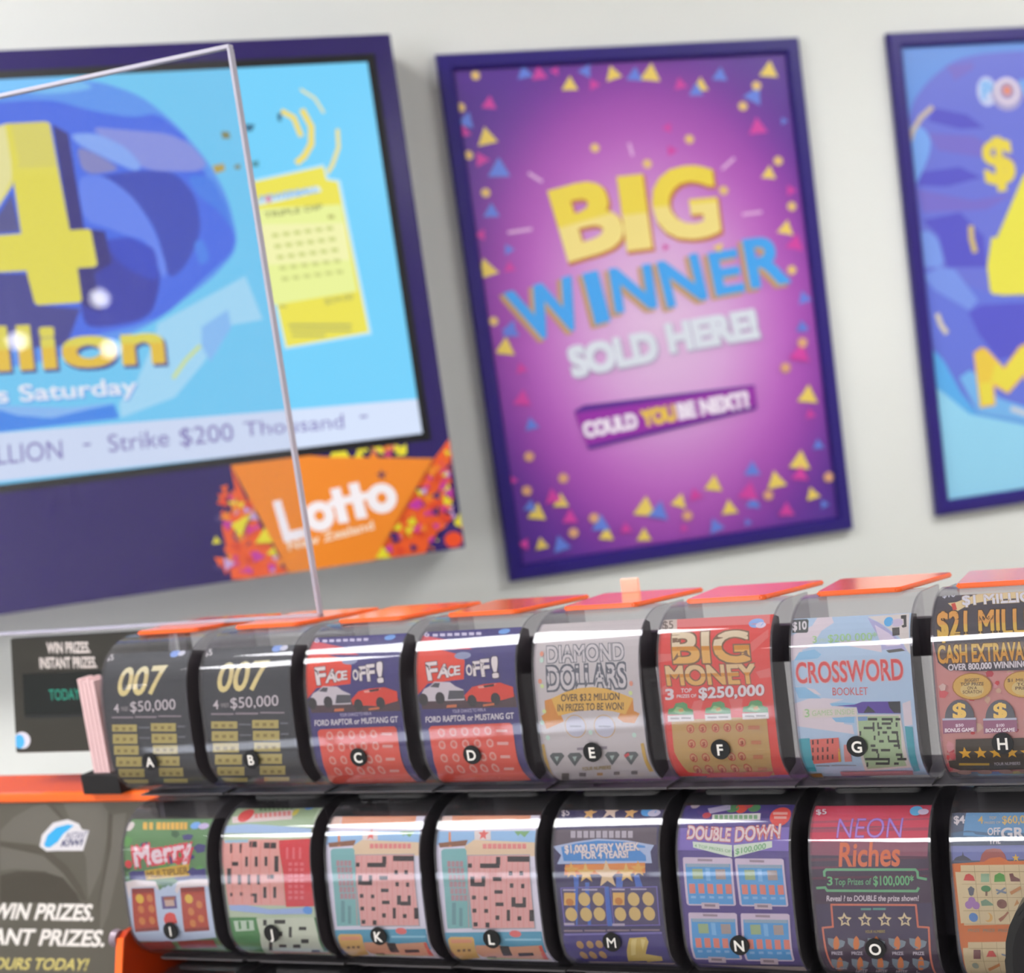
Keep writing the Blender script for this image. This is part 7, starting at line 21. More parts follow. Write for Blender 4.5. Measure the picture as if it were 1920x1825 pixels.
'BIG':[('p','#efd368',[(230.6,-69.1),(202.2,-68.1),(219.2,-44.9)]),('p','#efd368',[(310.1,-50.8),(281.5,-58.1),(291.1,-31.4)]),('p','#efd368',[(364,-30.4),(375.8,-62.3),(340,-57.7)]),('p','#efd368',[(460.3,-82.3),(431.8,-81.3),(448.6,-58.6)]),('p','#efd368',[(590.5,-66.7),(555.7,-62.3),(579.1,-36.5)]),('p','#efd368',[(83.6,-146.9),(49.5,-152.1),(64.2,-120.8)]),('p','#efd368',[(55,-363.8),(19.2,-372),(31.6,-337.4)]),('p','#efd368',[(565.3,-243.4),(537.7,-239.3),(556.3,-218.9)]),('p','#efd368',[(578.1,-317.1),(585.5,-345.5),(555.5,-337.7)]),('p','#efd368',[(51.1,-472.8),(60.6,-501.8),(30.6,-496.1)]),('p','#6a86e0',[(156.9,-42.4),(130.3,-46.7),(141.8,-22.5)]),('p','#6a86e0',[(253.8,-50.6),(233.6,-38.6),(255.9,-27)]),('p','#6a86e0',[(335,-34.7),(344.3,-60.4),(315.6,-56.7)]),('p','#6a86e0',[(450.3,-90.4),(423.2,-89.4),(439.2,-67.8)]),('p','#6a86e0',[(487.2,-43),(496.7,-67.9),(468.3,-64.3)]),('p','#6a86e0',[(551.6,-114.1),(521.2,-96.6),(554.3,-80.1)]),('p','#6a86e0',[(45.7,-122.4),(19.5,-112.9),(42.8,-94.6)]),('p','#6a86e0',[(96.2,-205.5),(58,-203.5),(81.1,-171.9)]),('p','#6a86e0',[(69.1,-270.9),(41.5,-269.3),(58.2,-246.4)]),('p','#6a86e0',[(69.1,-446.3),(69.5,-474.3),(45.1,-461.3)]),('p','#6a86e0',[(607.5,-464.3),(580.8,-469.8),(589.4,-445.5)]),('p','#6a86e0',[(591.7,-520.5),(569.4,-516.5),(584.4,-500.4)]),('p','#6a86e0',[(600.5,-144),(586.8,-150.1),(588.6,-136.4)]),('p','#6a86e0',[(86.6,-327.8),(69.3,-335.6),(72,-317.2)]),('p','#d848a8',[(180.9,-46.9),(154.1,-48.7),(167.9,-25.4)]),('p','#d848a8',[(199.2,-43.9),(186,-36),(200.7,-28.4)]),('p','#d848a8',[(270.2,-62.8),(251.1,-71.6),(254,-51.9)]),('p','#d848a8',[(423,-74.8),(399,-78.5),(409,-57.2)]),('p','#d848a8',[(88,-93),(63.5,-89.6),(80.5,-70.4)]),('p','#d848a8',[(559.5,-161),(524.2,-162.7),(541.8,-133.5)]),('p','#d848a8',[(41.2,-132.8),(19,-136.2),(28.6,-115.8)]),('p','#d848a8',[(65.6,-175.7),(42.4,-186.5),(46.1,-161.9)]),('p','#d848a8',[(38.7,-308.5),(22.6,-298),(40.6,-288.9)]),('p','#d848a8',[(390.9,-182.3),(372.6,-190.5),(375.2,-171.7)]),('p','#d848a8',[(383.1,-151.2),(367.9,-142.1),(384.6,-133.8)]),('p','#d848a8',[(602,-266.8),(582.7,-275.2),(585.3,-255.7)]),('p','#d848a8',[(592.6,-343.1),(600.7,-374.4),(567.7,-365.7)]),('p','#d848a8',[(83.6,-362.9),(63.5,-363.4),(73.9,-346)]),('p','#d848a8',[(73.5,-429.7),(52.8,-415.9),(75.9,-404.5)]),('p','#d848a8',[(575.2,-542.4),(586.7,-573.5),(552.6,-567.1)]),('p','#d848a8',[(355.3,-347.2),(343.5,-352.3),(345.1,-340.1)]),('e','#e8c47c',[(246.2,-168,7.9,7.6),(334.2,-201.1,8,7.7),(414.7,-164.2,8.2,7.8),(519.1,-113.4,8.4,7.8),(548.7,-79.5,8.4,7.9),(31.8,-165.9,7.4,7.4),(588.7,-294.2,8.6,8.1),(465.4,-256.7,8.3,7.9),(572.8,-212.4,8.5,8),(34.6,-444.3,7.6,7.6),(578.6,-539,8.6,8.2),(574.9,-407,8.6,8.1),(61.3,-36.8,7.4,7.4),(29.7,-87.2,7.5,7.4),(51.2,-229.6,7.6,7.5)],0),('l','#e8b8e4',[(306.6,-165),(310,-184.7)],5),('l','#e8b8e4',[(468,-219.1),(491.1,-202.8)],5),('l','#e8b8e4',[(495.7,-301),(529.9,-299.7)],5),('l','#e8b8e4',[(79.9,-298.5),(118.9,-296)],5),('l','#e8b8e4',[(127.8,-202.8),(147.2,-217.6)],5),('t','#c8783a','B',(182.3,-354.4),(277.5,-336.5),(163.5,-235.3),{'b': 0.075}),('t','#c8783a','I',(287.3,-345.3),(320.8,-344.2),(286.3,-221.1),{'b': 0.075}),('t','#c8783a','G',(342.6,-334.2),(448.6,-333.2),(341.9,-213.4),{'b': 0.075}),('t','#f4e08a','B',(179.7,-350.3),(274.8,-332.4),(160.9,-231.3),{'b': 0.06,'g': [(0.45,'#f0d84c')]}),('t','#f4e08a','I',(284.6,-341.1),(318.1,-340),(283.6,-217),{'b': 0.06,'g': [(0.45,'#f0d84c')]}),('t','#f4e08a','G',(339.8,-330),(445.8,-329),(339.2,-209.3),{'b': 0.06,'g': [(0.45,'#f0d84c')]}),('t','#c8a070','W',(77.8,-487.3),(188.3,-469.5),(53.7,-400.7),{'b': 0.065}),('t','#c8a070','I',(202.7,-469),(223.2,-465.9),(191.4,-381.4),{'b': 0.065}),('t','#c8a070','N',(240.2,-453.4),(309.6,-451.6),(238.2,-377.5),{'b': 0.065}),('t','#c8a070','N',(333.2,-453.9),(402.6,-444.7),(323.5,-373.8),{'b': 0.065}),('t','#c8a070','E',(423.9,-441.9),(472.6,-438.5),(417.6,-366.2),{'b': 0.065}),('t','#c8a070','R',(490.1,-434.5),(557.7,-431.1),(483.9,-347.8),{'b': 0.065}),('t','#48a8f2','W',(84.7,-482.6),(195.3,-464.7),(60.6,-395.9),{'b': 0.05}),('t','#48a8f2','I',(209.8,-464.2),(230.3,-461.1),(198.4,-376.6),{'b': 0.05}),('t','#48a8f2','N',(247.3,-448.6),(316.8,-446.7),(245.3,-372.6),{'b': 0.05}),('t','#48a8f2','N',(340.4,-449),(409.9,-439.8),(330.7,-368.8),{'b': 0.05}),('t','#48a8f2','E',(431.3,-437),(480,-433.6),(424.9,-361.2),{'b': 0.05}),('t','#48a8f2','R',(497.6,-429.6),(565.2,-426.1),(491.3,-342.8),{'b': 0.05}),('p','#efd368',[(433.4,-353.9),(451.8,-347.5),(445.5,-364.2)]),('t','#b8a8c8','SOLD',(160.2,-553.4),(311.3,-539.9),(155.7,-504.3),{'b': 0.11}),('t','#b8a8c8','HERE!',(337.3,-530.7),(499.2,-520.3),(332.9,-481.9),{'b': 0.11}),('t','#dde2ec','SOLD',(158.2,-550.8),(309.2,-537.3),(153.7,-501.7),{'b': 0.095}),('t','#dde2ec','HERE!',(335.2,-528),(497,-517.6),(330.7,-479.3),{'b': 0.095}),('p','#5c2a90',[(150.7,-612),(167.8,-604.1),(479.3,-604.2),(479.4,-645.6),(473.8,-649),(166.2,-681.9)]),('p','#9c30a8',[(150.2,-615.9),(479,-607.1),(477.1,-643.2),(164.7,-674.5)]),('t','#f0e4f2','COULD',(164.3,-659.6),(257.8,-653.3),(161.3,-634.1),{'b': 0.11}),('t','#ecc84a','YOU',(269,-652.6),(327.9,-648.9),(266.4,-625.2),{'b': 0.11}),('t','#f0e4f2','BE NEXT?',(334.7,-648.1),(465.3,-641),(332.3,-621),{'b': 0.11}),('p','#efd368',[(52.7,-475.9),(62.1,-504.9),(32.1,-499.1)]),('p','#efd368',[(582,-615.3),(595,-650.8),(556.3,-643.2)]),('p','#efd368',[(118.6,-775.8),(91.3,-772.5),(107.8,-750.4)]),('p','#efd368',[(76.1,-793),(44.3,-785.8),(66.4,-761.6)]),('p','#efd368',[(256.6,-776),(269.7,-815.1),(229.3,-806)]),('p','#efd368',[(321.3,-780.6),(324.9,-808.9),(298.4,-797.3)]),('p','#efd368',[(395.6,-786.6),(362.7,-779.4),(385.1,-755.3)]),('p','#efd368',[(518.3,-792.5),(480.9,-795.3),(496.4,-762.7)]),('p','#efd368',[(566,-769.7),(525.8,-761.2),(552.8,-732.4)]),('p','#efd368',[(420.5,-829.9),(389.6,-829.1),(405.2,-803.4)]),('p','#efd368',[(580,-822.3),(553,-826.9),(561.8,-802.2)]),('p','#efd368',[(188.7,-845.8),(162.7,-839.8),(180.6,-820.4)]),('p','#efd368',[(256.2,-856.5),(229.3,-853.1),(245.4,-831.8)]),('p','#efd368',[(74.6,-841.5),(51.5,-843.3),(61.5,-822.1)]),('p','#6a86e0',[(74.4,-473.9),(45.2,-471.4),(62.9,-447.4)]),('p','#6a86e0',[(86.1,-632.9),(61.8,-635.3),(72.3,-613.1)]),('p','#6a86e0',[(62,-775.8),(39.5,-770.7),(55.2,-753.6)]),('p','#6a86e0',[(185.3,-827.5),(152,-823.3),(172,-796.7)]),('p','#6a86e0',[(281.9,-788.4),(290.1,-824.5),(254.7,-812.8)]),('p','#6a86e0',[(470.8,-767.3),(439.7,-763.7),(458,-739.6)]),('p','#6a86e0',[(463.1,-827.6),(435.4,-821.5),(454.2,-801.4)]),('p','#6a86e0',[(112.9,-847.7),(81.8,-853.2),(92.4,-823.3)]),('p','#6a86e0',[(392.3,-853.3),(364.2,-861),(371,-833.2)]),('p','#6a86e0',[(598.2,-734.3),(575.3,-733.9),(586.7,-715.3)]),('p','#6a86e0',[(594,-515.1),(571.5,-517.5),(580.8,-497.9)]),('p','#6a86e0',[(595.2,-839.3),(578.3,-845.7),(580.6,-828.3)]),('p','#6a86e0',[(444.3,-851.6),(430.6,-856.9),(432.5,-842.6)]),('p','#d848a8',[(80.2,-533.1),(60.3,-537.3),(67.2,-518.1)]),('p','#d848a8',[(77.2,-593.7),(46.9,-587.6),(67.9,-564.3)]),('p','#d848a8',[(108.3,-763.5),(79.6,-765.9),(92,-739.8)]),('p','#d848a8',[(130.6,-805.8),(103.2,-802.4),(119.7,-780.3)]),('p','#d848a8',[(358.9,-792.2),(334.7,-796.5),(342.7,-773.8)]),('p','#d848a8',[(451,-776.6),(459.8,-813.3),(422.9,-801.4)]),('p','#d848a8',[(559.2,-789.2),(528,-782.5),(549,-760.1)]),('p','#d848a8',[(525.6,-849.5),(495.5,-845.8),(513.2,-822.7)]),('p','#d848a8',[(223.4,-835.8),(202.2,-835.3),(213.1,-817.3)]),('p','#d848a8',[(38.5,-841),(22,-828.9),(40.5,-820.5)]),('p','#d848a8',[(578.2,-538.2),(587.4,-574.4),(549.8,-563.6)]),('p','#d848a8',[(588.6,-674.5),(568.9,-676.2),(577,-659.2)]),('p','#d848a8',[(38,-718.9),(24.2,-724.6),(26.4,-709.7)]),('p','#d848a8',[(325.4,-844.7),(312,-849.9),(314,-835.8)]),('e','#e0a880',[(62.1,-680.4,8.5,8.6),(50.2,-738.5,8.5,8.6),(115.4,-725.4,8.6,8.7),(159.3,-802.2,8.8,8.8),(120.2,-822.8,8.7,8.7),(326.2,-822,9.1,8.9),(480.4,-806.3,9.4,9.1),(540.8,-580.2,9.4,9),(599.5,-788.8,9.7,9.2),(578.6,-538.8,9.5,9)],0)],
'PB':[('p','#6f78d8',[(851.9,-116.1),(866.1,-101.2),(874.8,-93.1),(886.5,-83.9),(897.3,-76.5),(918.2,-63.6),(930.2,-57.5),(945.2,-52.1),(958.1,-49.2),(982.2,-45.9),(999.5,-44.5),(1027.5,-43.5),(1056.9,-43.2),(1117.5,-43.3),(1155.9,-44.9),(1210.5,-49.5),(1263.3,-55.6),(1368.1,-69.6),(1412.7,-105.5),(1440.3,-199.8),(1441.2,-321.7),(1415.8,-595.7),(1380.3,-710.9),(1300,-778.7),(1203.4,-776.3),(1000,-704.2),(912.5,-662.9),(847.7,-609.8),(825.8,-562),(824.2,-471.8),(823.4,-425),(822.7,-374.4),(822.2,-336.9),(821.5,-275),(821.9,-244),(823.9,-212.5),(826.7,-191.1),(833.4,-158.4),(837.9,-142.2),(844.8,-126.3)]),('P','#7a70cc',[[(919.4,-63.3),(974.4,-58.7),(973.1,-70.9),(932.6,-90.7)],[(868.2,-182),(959.7,-192.7),(1051.3,-248.4),(955.7,-229.4),(886.2,-214.9)],[(835.3,-282.4),(946.8,-310.6),(1031.2,-304.5),(972.5,-330),(841.3,-324.6)]]),('P','#5a58c8',[[(884.1,-136.7),(950.4,-152.8),(983.3,-179.4),(933.8,-178.8),(870.6,-160.2)],[(844.2,-251.2),(926.2,-247.2),(967.9,-269.9),(895,-281.9),(836.1,-275.1)],[(839.6,-339.3),(917,-330.6),(961.5,-379.2),(960.9,-436.9),(878.6,-429.5),(868.7,-371.4)]]),('p','#7aa8ee',[(827.8,-173.2),(833.1,-169.1),(836.4,-167.6),(841,-167),(845.3,-167.5),(853.7,-169.8),(858,-171.7),(862.3,-175.2),(865.2,-179.1),(869.6,-187.3),(871.3,-192.1),(871.9,-198.2),(871.2,-203.8),(868.6,-214.2),(866.2,-220.6),(861.8,-229.7),(856.8,-238.4),(846.1,-255.3),(840.9,-263.3),(835.9,-270.6),(832.7,-274.7),(828.3,-279.6),(826.4,-279.3),(825.1,-273.3),(824.9,-263.7),(825.6,-240.9),(825.7,-229),(825.6,-216.2),(825.2,-206.6),(824.1,-190.8),(824.2,-183.3),(825.6,-176.7)]),('p','#7c9cea',[(833.3,-361.1),(841.3,-359.1),(845.7,-358.9),(850.7,-360.6),(854.7,-363.4),(861.8,-370.2),(865.3,-375.3),(868.6,-384),(870.6,-393.2),(873.4,-412.2),(872.6,-420.5),(867.3,-426.3),(859.4,-427.7),(840.9,-426.1),(832.8,-422.8),(826.9,-414.9),(825.1,-404.8),(825.7,-382.6),(826.8,-372.5),(829.7,-364.4)]),('l','#cdbca8',[(881.4,-136.6),(858.1,-152.2),(839.4,-175.3),(828.6,-199)],9),('l','#d2ba70',[(935.9,-359.5),(934.9,-381.9),(939.3,-404.8)],11),('e','#c8d0f0',[(995.9,-113.6,19.9,26.8)],0),('t','#7ab8f0','P',(986.2,-126.6),(1005.6,-127),(987.5,-94.8),{'b': 0.07}),('e','#b0a8d0',[(1036.8,-120.8,32,29.9)],0),('e','#e8dce8',[(1037.5,-114.7,24.5,24.5)],0),('e','#a89cc8',[(1037.5,-114.7,17.2,17.2)],0),('e','#e0907c',[(1037.6,-113.9,9.4,9.3)],0),('t','#7ab8f0','WERBALL',(1066.7,-129.9),(1249.8,-132.5),(1067.5,-95.3),{'b': 0.07}),('t','#e8d44c','$',(979.1,-281.9),(1035.3,-279.8),(977,-198.7),{'b': 0.06}),('p','#e8e050',[(1187.9,-169.3),(1269.3,-171.6),(1282.8,-395.8),(1318.7,-396.2),(1324.4,-462),(1288.3,-461.3),(1295.6,-572.2),(1200.6,-565.2),(1200.5,-507.8),(971.8,-491),(962.9,-482.5),(965,-419.7),(1054.2,-273.6)]),('p','#6878dc',[(827.7,-423.8),(958.8,-485.1),(1070,-512.4),(1047.9,-723.8),(955.7,-712.6),(900.9,-708.7),(863.9,-659.8),(837.1,-577),(827.4,-505)]),('P','#5a5acc',[[(912.9,-516.3),(941.4,-505.4),(1070,-512.4),(1060.7,-601),(966.4,-613.2),(929.4,-559.3)]]),('P','#7a96e8',[[(828.8,-440.1),(865.8,-427.2),(894.8,-435.3),(936.3,-496.6),(916.2,-513.9),(849.2,-469.1)]]),('P','#5cb0f0',[[(831.2,-576.4),(852.4,-600.6),(881.4,-664.7),(912.9,-710.2),(1045,-751.8),(1033.2,-864.4),(826.1,-836),(823.7,-696.6)]]),('P','#78b8f0',[[(881.5,-637),(903.9,-625.7),(921,-635.9),(958.6,-684.9),(1047.9,-723.8),(1045.6,-746.2),(913.2,-707.4)]]),('p','#98d8f6',[(829.2,-647.5),(851.1,-666.6),(894.9,-708),(954.2,-726.4),(1044.7,-754.6),(1333.6,-787.7),(1325.3,-874.9),(823.1,-863.7)]),('l','#d8cdb8',[(850,-515.5),(855.2,-535.1),(864.1,-549.7)],10),('l','#d0d4e0',[(983.9,-708.9),(1016.6,-722.8)],10),('p','#e8e050',[(961.1,-435.9),(962.4,-479.9),(967.5,-488.6),(1071.9,-494.5),(1082.7,-391.5),(976,-382.5)]),('p','#f0b860',[(915.3,-593.7),(932.7,-584.5),(944.4,-589.9),(975.8,-628.1),(1011.9,-591.6),(1031,-586.7),(1051.4,-600.1),(1060.1,-696.9),(1023.8,-699.6),(1018.4,-646.9),(979.3,-679.5),(951.4,-661.1),(950.5,-697.9),(917.8,-699)]),('p','#ecdc4c',[(919.3,-595.8),(932.3,-588.3),(941,-592.3),(975.4,-632.3),(1014,-594.9),(1030.6,-590.5),(1047.4,-602.4),(1055.5,-693.5),(1026.4,-695.7),(1019.6,-641.4),(978.2,-675.4),(948.2,-652.9),(945.9,-694.6),(920.7,-694.9)]),('p','#eecb48',[(919.3,-595.8),(932.3,-588.3),(941,-592.3),(960.1,-613.9),(945.2,-652.6),(922.3,-652.7)]),('t','#ecdc4c','ILLION',(1082.1,-698.1),(1476.1,-713.5),(1080.5,-591.9),{'b': 0.05})],
'CD':[('t','#d8ccc6','WIN PRIZES.',(-224.5,103.8),(-167.2,101.9),(-224.8,115.2),{'b': 0.05}),('t','#d8ccc6','INSTANT PRIZES.',(-235,88.3),(-159.3,86.1),(-235.4,99.7),{'b': 0.05}),('p','#26282a',[(-258,79.1),(-149.1,77.6),(-148.9,35.5),(-259.2,36)]),('e','#cdc8d4',[(-264.7,13.4,11.5,8.9)],0),('e','#4aa4de',[(-268.3,12.3,7,7.4)],0)],
'VFD':[('t','#2c9c84',"TODAY'S DRAW",(-223.8,54.6),(-135.4,54.1),(-224.3,66.2),{'b': 0.02})],
'CP':[('P','#6a665e',[[(-272.2,-80.2),(-245.1,-69.3),(-226.1,-65.8),(-205.7,-81.7),(-224.7,-112),(-242.6,-110.9),(-297,-106),(-294.3,-94.8)],[(-202.1,-66),(-151.6,-65.3),(-145.2,-76),(-149.5,-95.1),(-167.4,-136.1),(-192.9,-170.4),(-185.4,-124.1),(-195.7,-90.2)],[(-139.9,-78.5),(-122,-76.2),(-145.3,-136),(-169.3,-184.7),(-186.7,-209.6),(-174.2,-166.5),(-149.5,-111.9)],[(-298.5,-112.2),(-252.7,-114.5),(-225.3,-127.9),(-209,-148.6),(-204.7,-169.4),(-243.1,-139.1),(-285.7,-136.9),(-305.1,-139.5)]]),('P','#524d44',[[(-223.4,-67.1),(-215.8,-67.1),(-204.2,-81.7),(-209,-82.9)],[(-145.2,-76),(-139.9,-78.5),(-149.5,-111.9),(-178.5,-172.7),(-185.7,-185),(-158.8,-124)],[(-297.3,-107.2),(-251.8,-110.9),(-229.4,-119.4),(-211.6,-134),(-198.6,-155.8),(-194.4,-170.5),(-200.4,-170.5),(-219.4,-141.4),(-242.2,-121.9),(-298.5,-112.2)]]),('p','#47423a',[(-306.3,-144.5),(-281.6,-139.4),(-243.4,-140.3),(-220.5,-146.3),(-206.3,-163.3),(-204,-173.1),(-313.5,-174.7)]),('p','#d8d4d8',[(-244.5,-112.1),(-238.6,-99.8),(-220.3,-86.5),(-200,-82.9),(-186.2,-87.8),(-183.8,-93.9),(-174.5,-95.1),(-187.5,-116.8),(-222.8,-116.9),(-236.6,-117.6)]),('p','#38a8e0',[(-237.8,-109.6),(-231,-99.9),(-216.9,-91.4),(-201.2,-88.4),(-193.3,-89.6),(-209.6,-98.7),(-219,-107.2),(-231.1,-113.3),(-237,-112.7)]),('t','#6a6a8c','INSTANT',(-208.7,-104.7),(-180.8,-103.3),(-203.2,-96.8),{'b': 0.02}),('t','#4a4a74','KIWI',(-215.6,-112),(-188.4,-110.8),(-211.1,-105.3),{'b': 0.06}),('t','#ece6e0','WIN PRIZES.',(-331.3,-192.6),(-192.1,-192.2),(-322.9,-174.6),{'b': 0.05,'h': 0.12}),('t','#ece6e0','INSTANT PRIZES.',(-395.6,-222),(-183.9,-220.3),(-387.8,-203.9),{'b': 0.05,'h': 0.12}),('t','#d8c878','COULD BE YOURS TODAY!',(-456,-252.2),(-213.2,-247.4),(-449.3,-239),{'b': 0.03,'h': 0.12})],
}
LIGHT = 13.5; STRIP_GLOW = 3.5; FILL_GLOW = 8.0; SPOTS = [(-5.2, .704, 1.933), (-5.2, .71, 2.138), (-5.2, 1.032, 1.995)]; COVF0 = .045; FSTOP = 5.8; EXPO = 0.5; ZC = .80

# ------------------------------------------------------------------ materials
def lin(h):
    h = h.lstrip('#'); o = []
    for i in (0, 2, 4):
        c = int(h[i:i+2], 16)/255
        o.append(c/12.92 if c <= .04045 else ((c+.055)/1.055)**2.4)
    return (*o, 1)
MATS = {}
def mat(name, hexc, rough=.5, spec=.4, metal=0, coat=0, emit=0, bump=0, scale=200, vary=0):
    if name in MATS: return MATS[name]
    m = bpy.data.materials.new(name); m.use_nodes = True
    nt = m.node_tree; b = nt.nodes['Principled BSDF']
    b.inputs['Base Color'].default_value = lin(hexc)
    b.inputs['Roughness'].default_value = rough
    b.inputs['Specular IOR Level'].default_value = spec
    b.inputs['Metallic'].default_value = metal
    b.inputs['Coat Weight'].default_value = coat
    b.inputs['Coat Roughness'].default_value = .05
    if emit:
        b.inputs['Base Color'].default_value = (.01, .01, .01, 1)
        b.inputs['Emission Color'].default_value = lin(hexc); b.inputs['Emission Strength'].default_value = emit
    if bump or vary:
        tc = nt.nodes.new('ShaderNodeTexCoord'); n = nt.nodes.new('ShaderNodeTexNoise')
        n.inputs['Scale'].default_value = scale; n.inputs['Detail'].default_value = 4
        nt.links.new(tc.outputs['Object'], n.inputs['Vector'])
        if bump:
            bp = nt.nodes.new('ShaderNodeBump'); bp.inputs['Strength'].default_value = bump; bp.inputs['Distance'].default_value = .002
            nt.links.new(n.outputs['Fac'], bp.inputs['Height']); nt.links.new(bp.outputs['Normal'], b.inputs['Normal'])
        if vary:
            r = nt.nodes.new('ShaderNodeValToRGB'); c = lin(hexc)
            r.color_ramp.elements[0].color = tuple(x*(1-vary) for x in c[:3])+(1,); r.color_ramp.elements[1].color = tuple(min(1, x*(1+vary)) for x in c[:3])+(1,)
            nt.links.new(n.outputs['Fac'], r.inputs['Fac']); nt.links.new(r.outputs['Color'], b.inputs['Base Color'])
    MATS[name] = m
    return m
def clear(name, tint, rough=.02, f0=.04, fmax=.9, haze=0):
    """thin clear plastic: tinted see-through plus a Schlick mirror layer"""
    if name in MATS: return MATS[name]
    m = bpy.data.materials.new(name); m.use_nodes = True
    nt = m.node_tree; N = nt.nodes; L = nt.links
    N.remove(N['Principled BSDF']); out = N['Material Output']
    tr = N.new('ShaderNodeBsdfTransparent'); tr.inputs['Color'].default_value = lin(tint)
    gl = N.new('ShaderNodeBsdfGlossy'); gl.inputs['Roughness'].default_value = rough
    lw = N.new('ShaderNodeLayerWeight'); lw.inputs['Blend'].default_value = .5
    p = N.new('ShaderNodeMath'); p.operation = 'POWER'; p.inputs[1].default_value = 5
    mr = N.new('ShaderNodeMapRange'); mr.inputs['To Min'].default_value = f0; mr.inputs['To Max'].default_value = fmax
    mx = N.new('ShaderNodeMixShader')
    L.new(lw.outputs['Facing'], p.inputs[0]); L.new(p.outputs[0], mr.inputs['Value']); L.new(mr.outputs['Result'], mx.inputs['Fac'])
    L.new(tr.outputs[0], mx.inputs[1]); L.new(gl.outputs[0], mx.inputs[2]); L.new(mx.outputs[0], out.inputs['Surface'])
    if haze:                                             # pale diffuse veil painting in glare, lifts the dark gaps
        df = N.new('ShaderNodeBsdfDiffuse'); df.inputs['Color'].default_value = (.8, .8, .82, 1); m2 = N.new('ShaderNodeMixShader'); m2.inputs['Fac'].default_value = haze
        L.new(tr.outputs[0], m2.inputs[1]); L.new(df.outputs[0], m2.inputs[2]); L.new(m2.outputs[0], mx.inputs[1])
    MATS[name] = m
    return m
# ------------------------------------------------------------------ objects
def link(name, me, mats=(), parent=None, loc=None, rotz=0):
    for m in mats: me.materials.append(m)
    o = bpy.data.objects.new(name, me); C.objects.link(o)
    if parent: o.parent = parent
    if loc is not None: o.location = loc; o.rotation_euler = (0, 0, rotz)
    return o
def obj(name, bm, mats, parent=None, loc=None, rotz=0, smooth=False):
    me = bpy.data.meshes.new(name); bmesh.ops.recalc_face_normals(bm, faces=bm.faces); bm.to_mesh(me); bm.free()
    if smooth:
        for p in me.polygons: p.use_smooth = True
    return link(name, me, mats if isinstance(mats, (list, tuple)) else [mats], parent, loc, rotz)
def tag(o, label, cat, group=None, kind=None):
    if label: o['label'] = label
    if cat: o['category'] = cat
    if group: o['group'] = group
    if kind: o['kind'] = kind
    return o
def thing(name, label, cat, loc, rotz=0, group=None):
    o = bpy.data.objects.new(name, None); C.objects.link(o); o.location = loc; o.rotation_euler = (0, 0, rotz); o.empty_display_size = .05
    return tag(o, label, cat, group)
def box(bm, x0, x1, y0, y1, z0, z1, bev=0, mi=0):
    r = bmesh.ops.create_cube(bm, size=1)
    for v in r['verts']: v.co = Vector(((x0+x1)/2+v.co.x*(x1-x0), (y0+y1)/2+v.co.y*(y1-y0), (z0+z1)/2+v.co.z*(z1-z0)))
    fs = {f for v in r['verts'] for f in v.link_faces}
    for f in fs: f.material_index = mi
    if bev: bmesh.ops.bevel(bm, geom=list({e for v in r['verts'] for e in v.link_edges}), offset=bev, segments=2, affect='EDGES', profile=.5)
    return bm
def prism(bm, pts, w0, w1, axis='x', mi=0):
    """pts: closed 2D outline; extruded along axis between w0 and w1"""
    def P(a, b, w): return {'x': (w, a, b), 'y': (a, w, b), 'z': (a, b, w)}[axis]
    v0 = [bm.verts.new(P(a, b, w0)) for a, b in pts]; v1 = [bm.verts.new(P(a, b, w1)) for a, b in pts]
    n = len(pts); fs = [bm.faces.new(v0), bm.faces.new(list(reversed(v1)))]
    for i in range(n): fs.append(bm.faces.new((v0[i], v1[i], v1[(i+1) % n], v0[(i+1) % n])))
    for f in fs: f.material_index = mi
    return bm
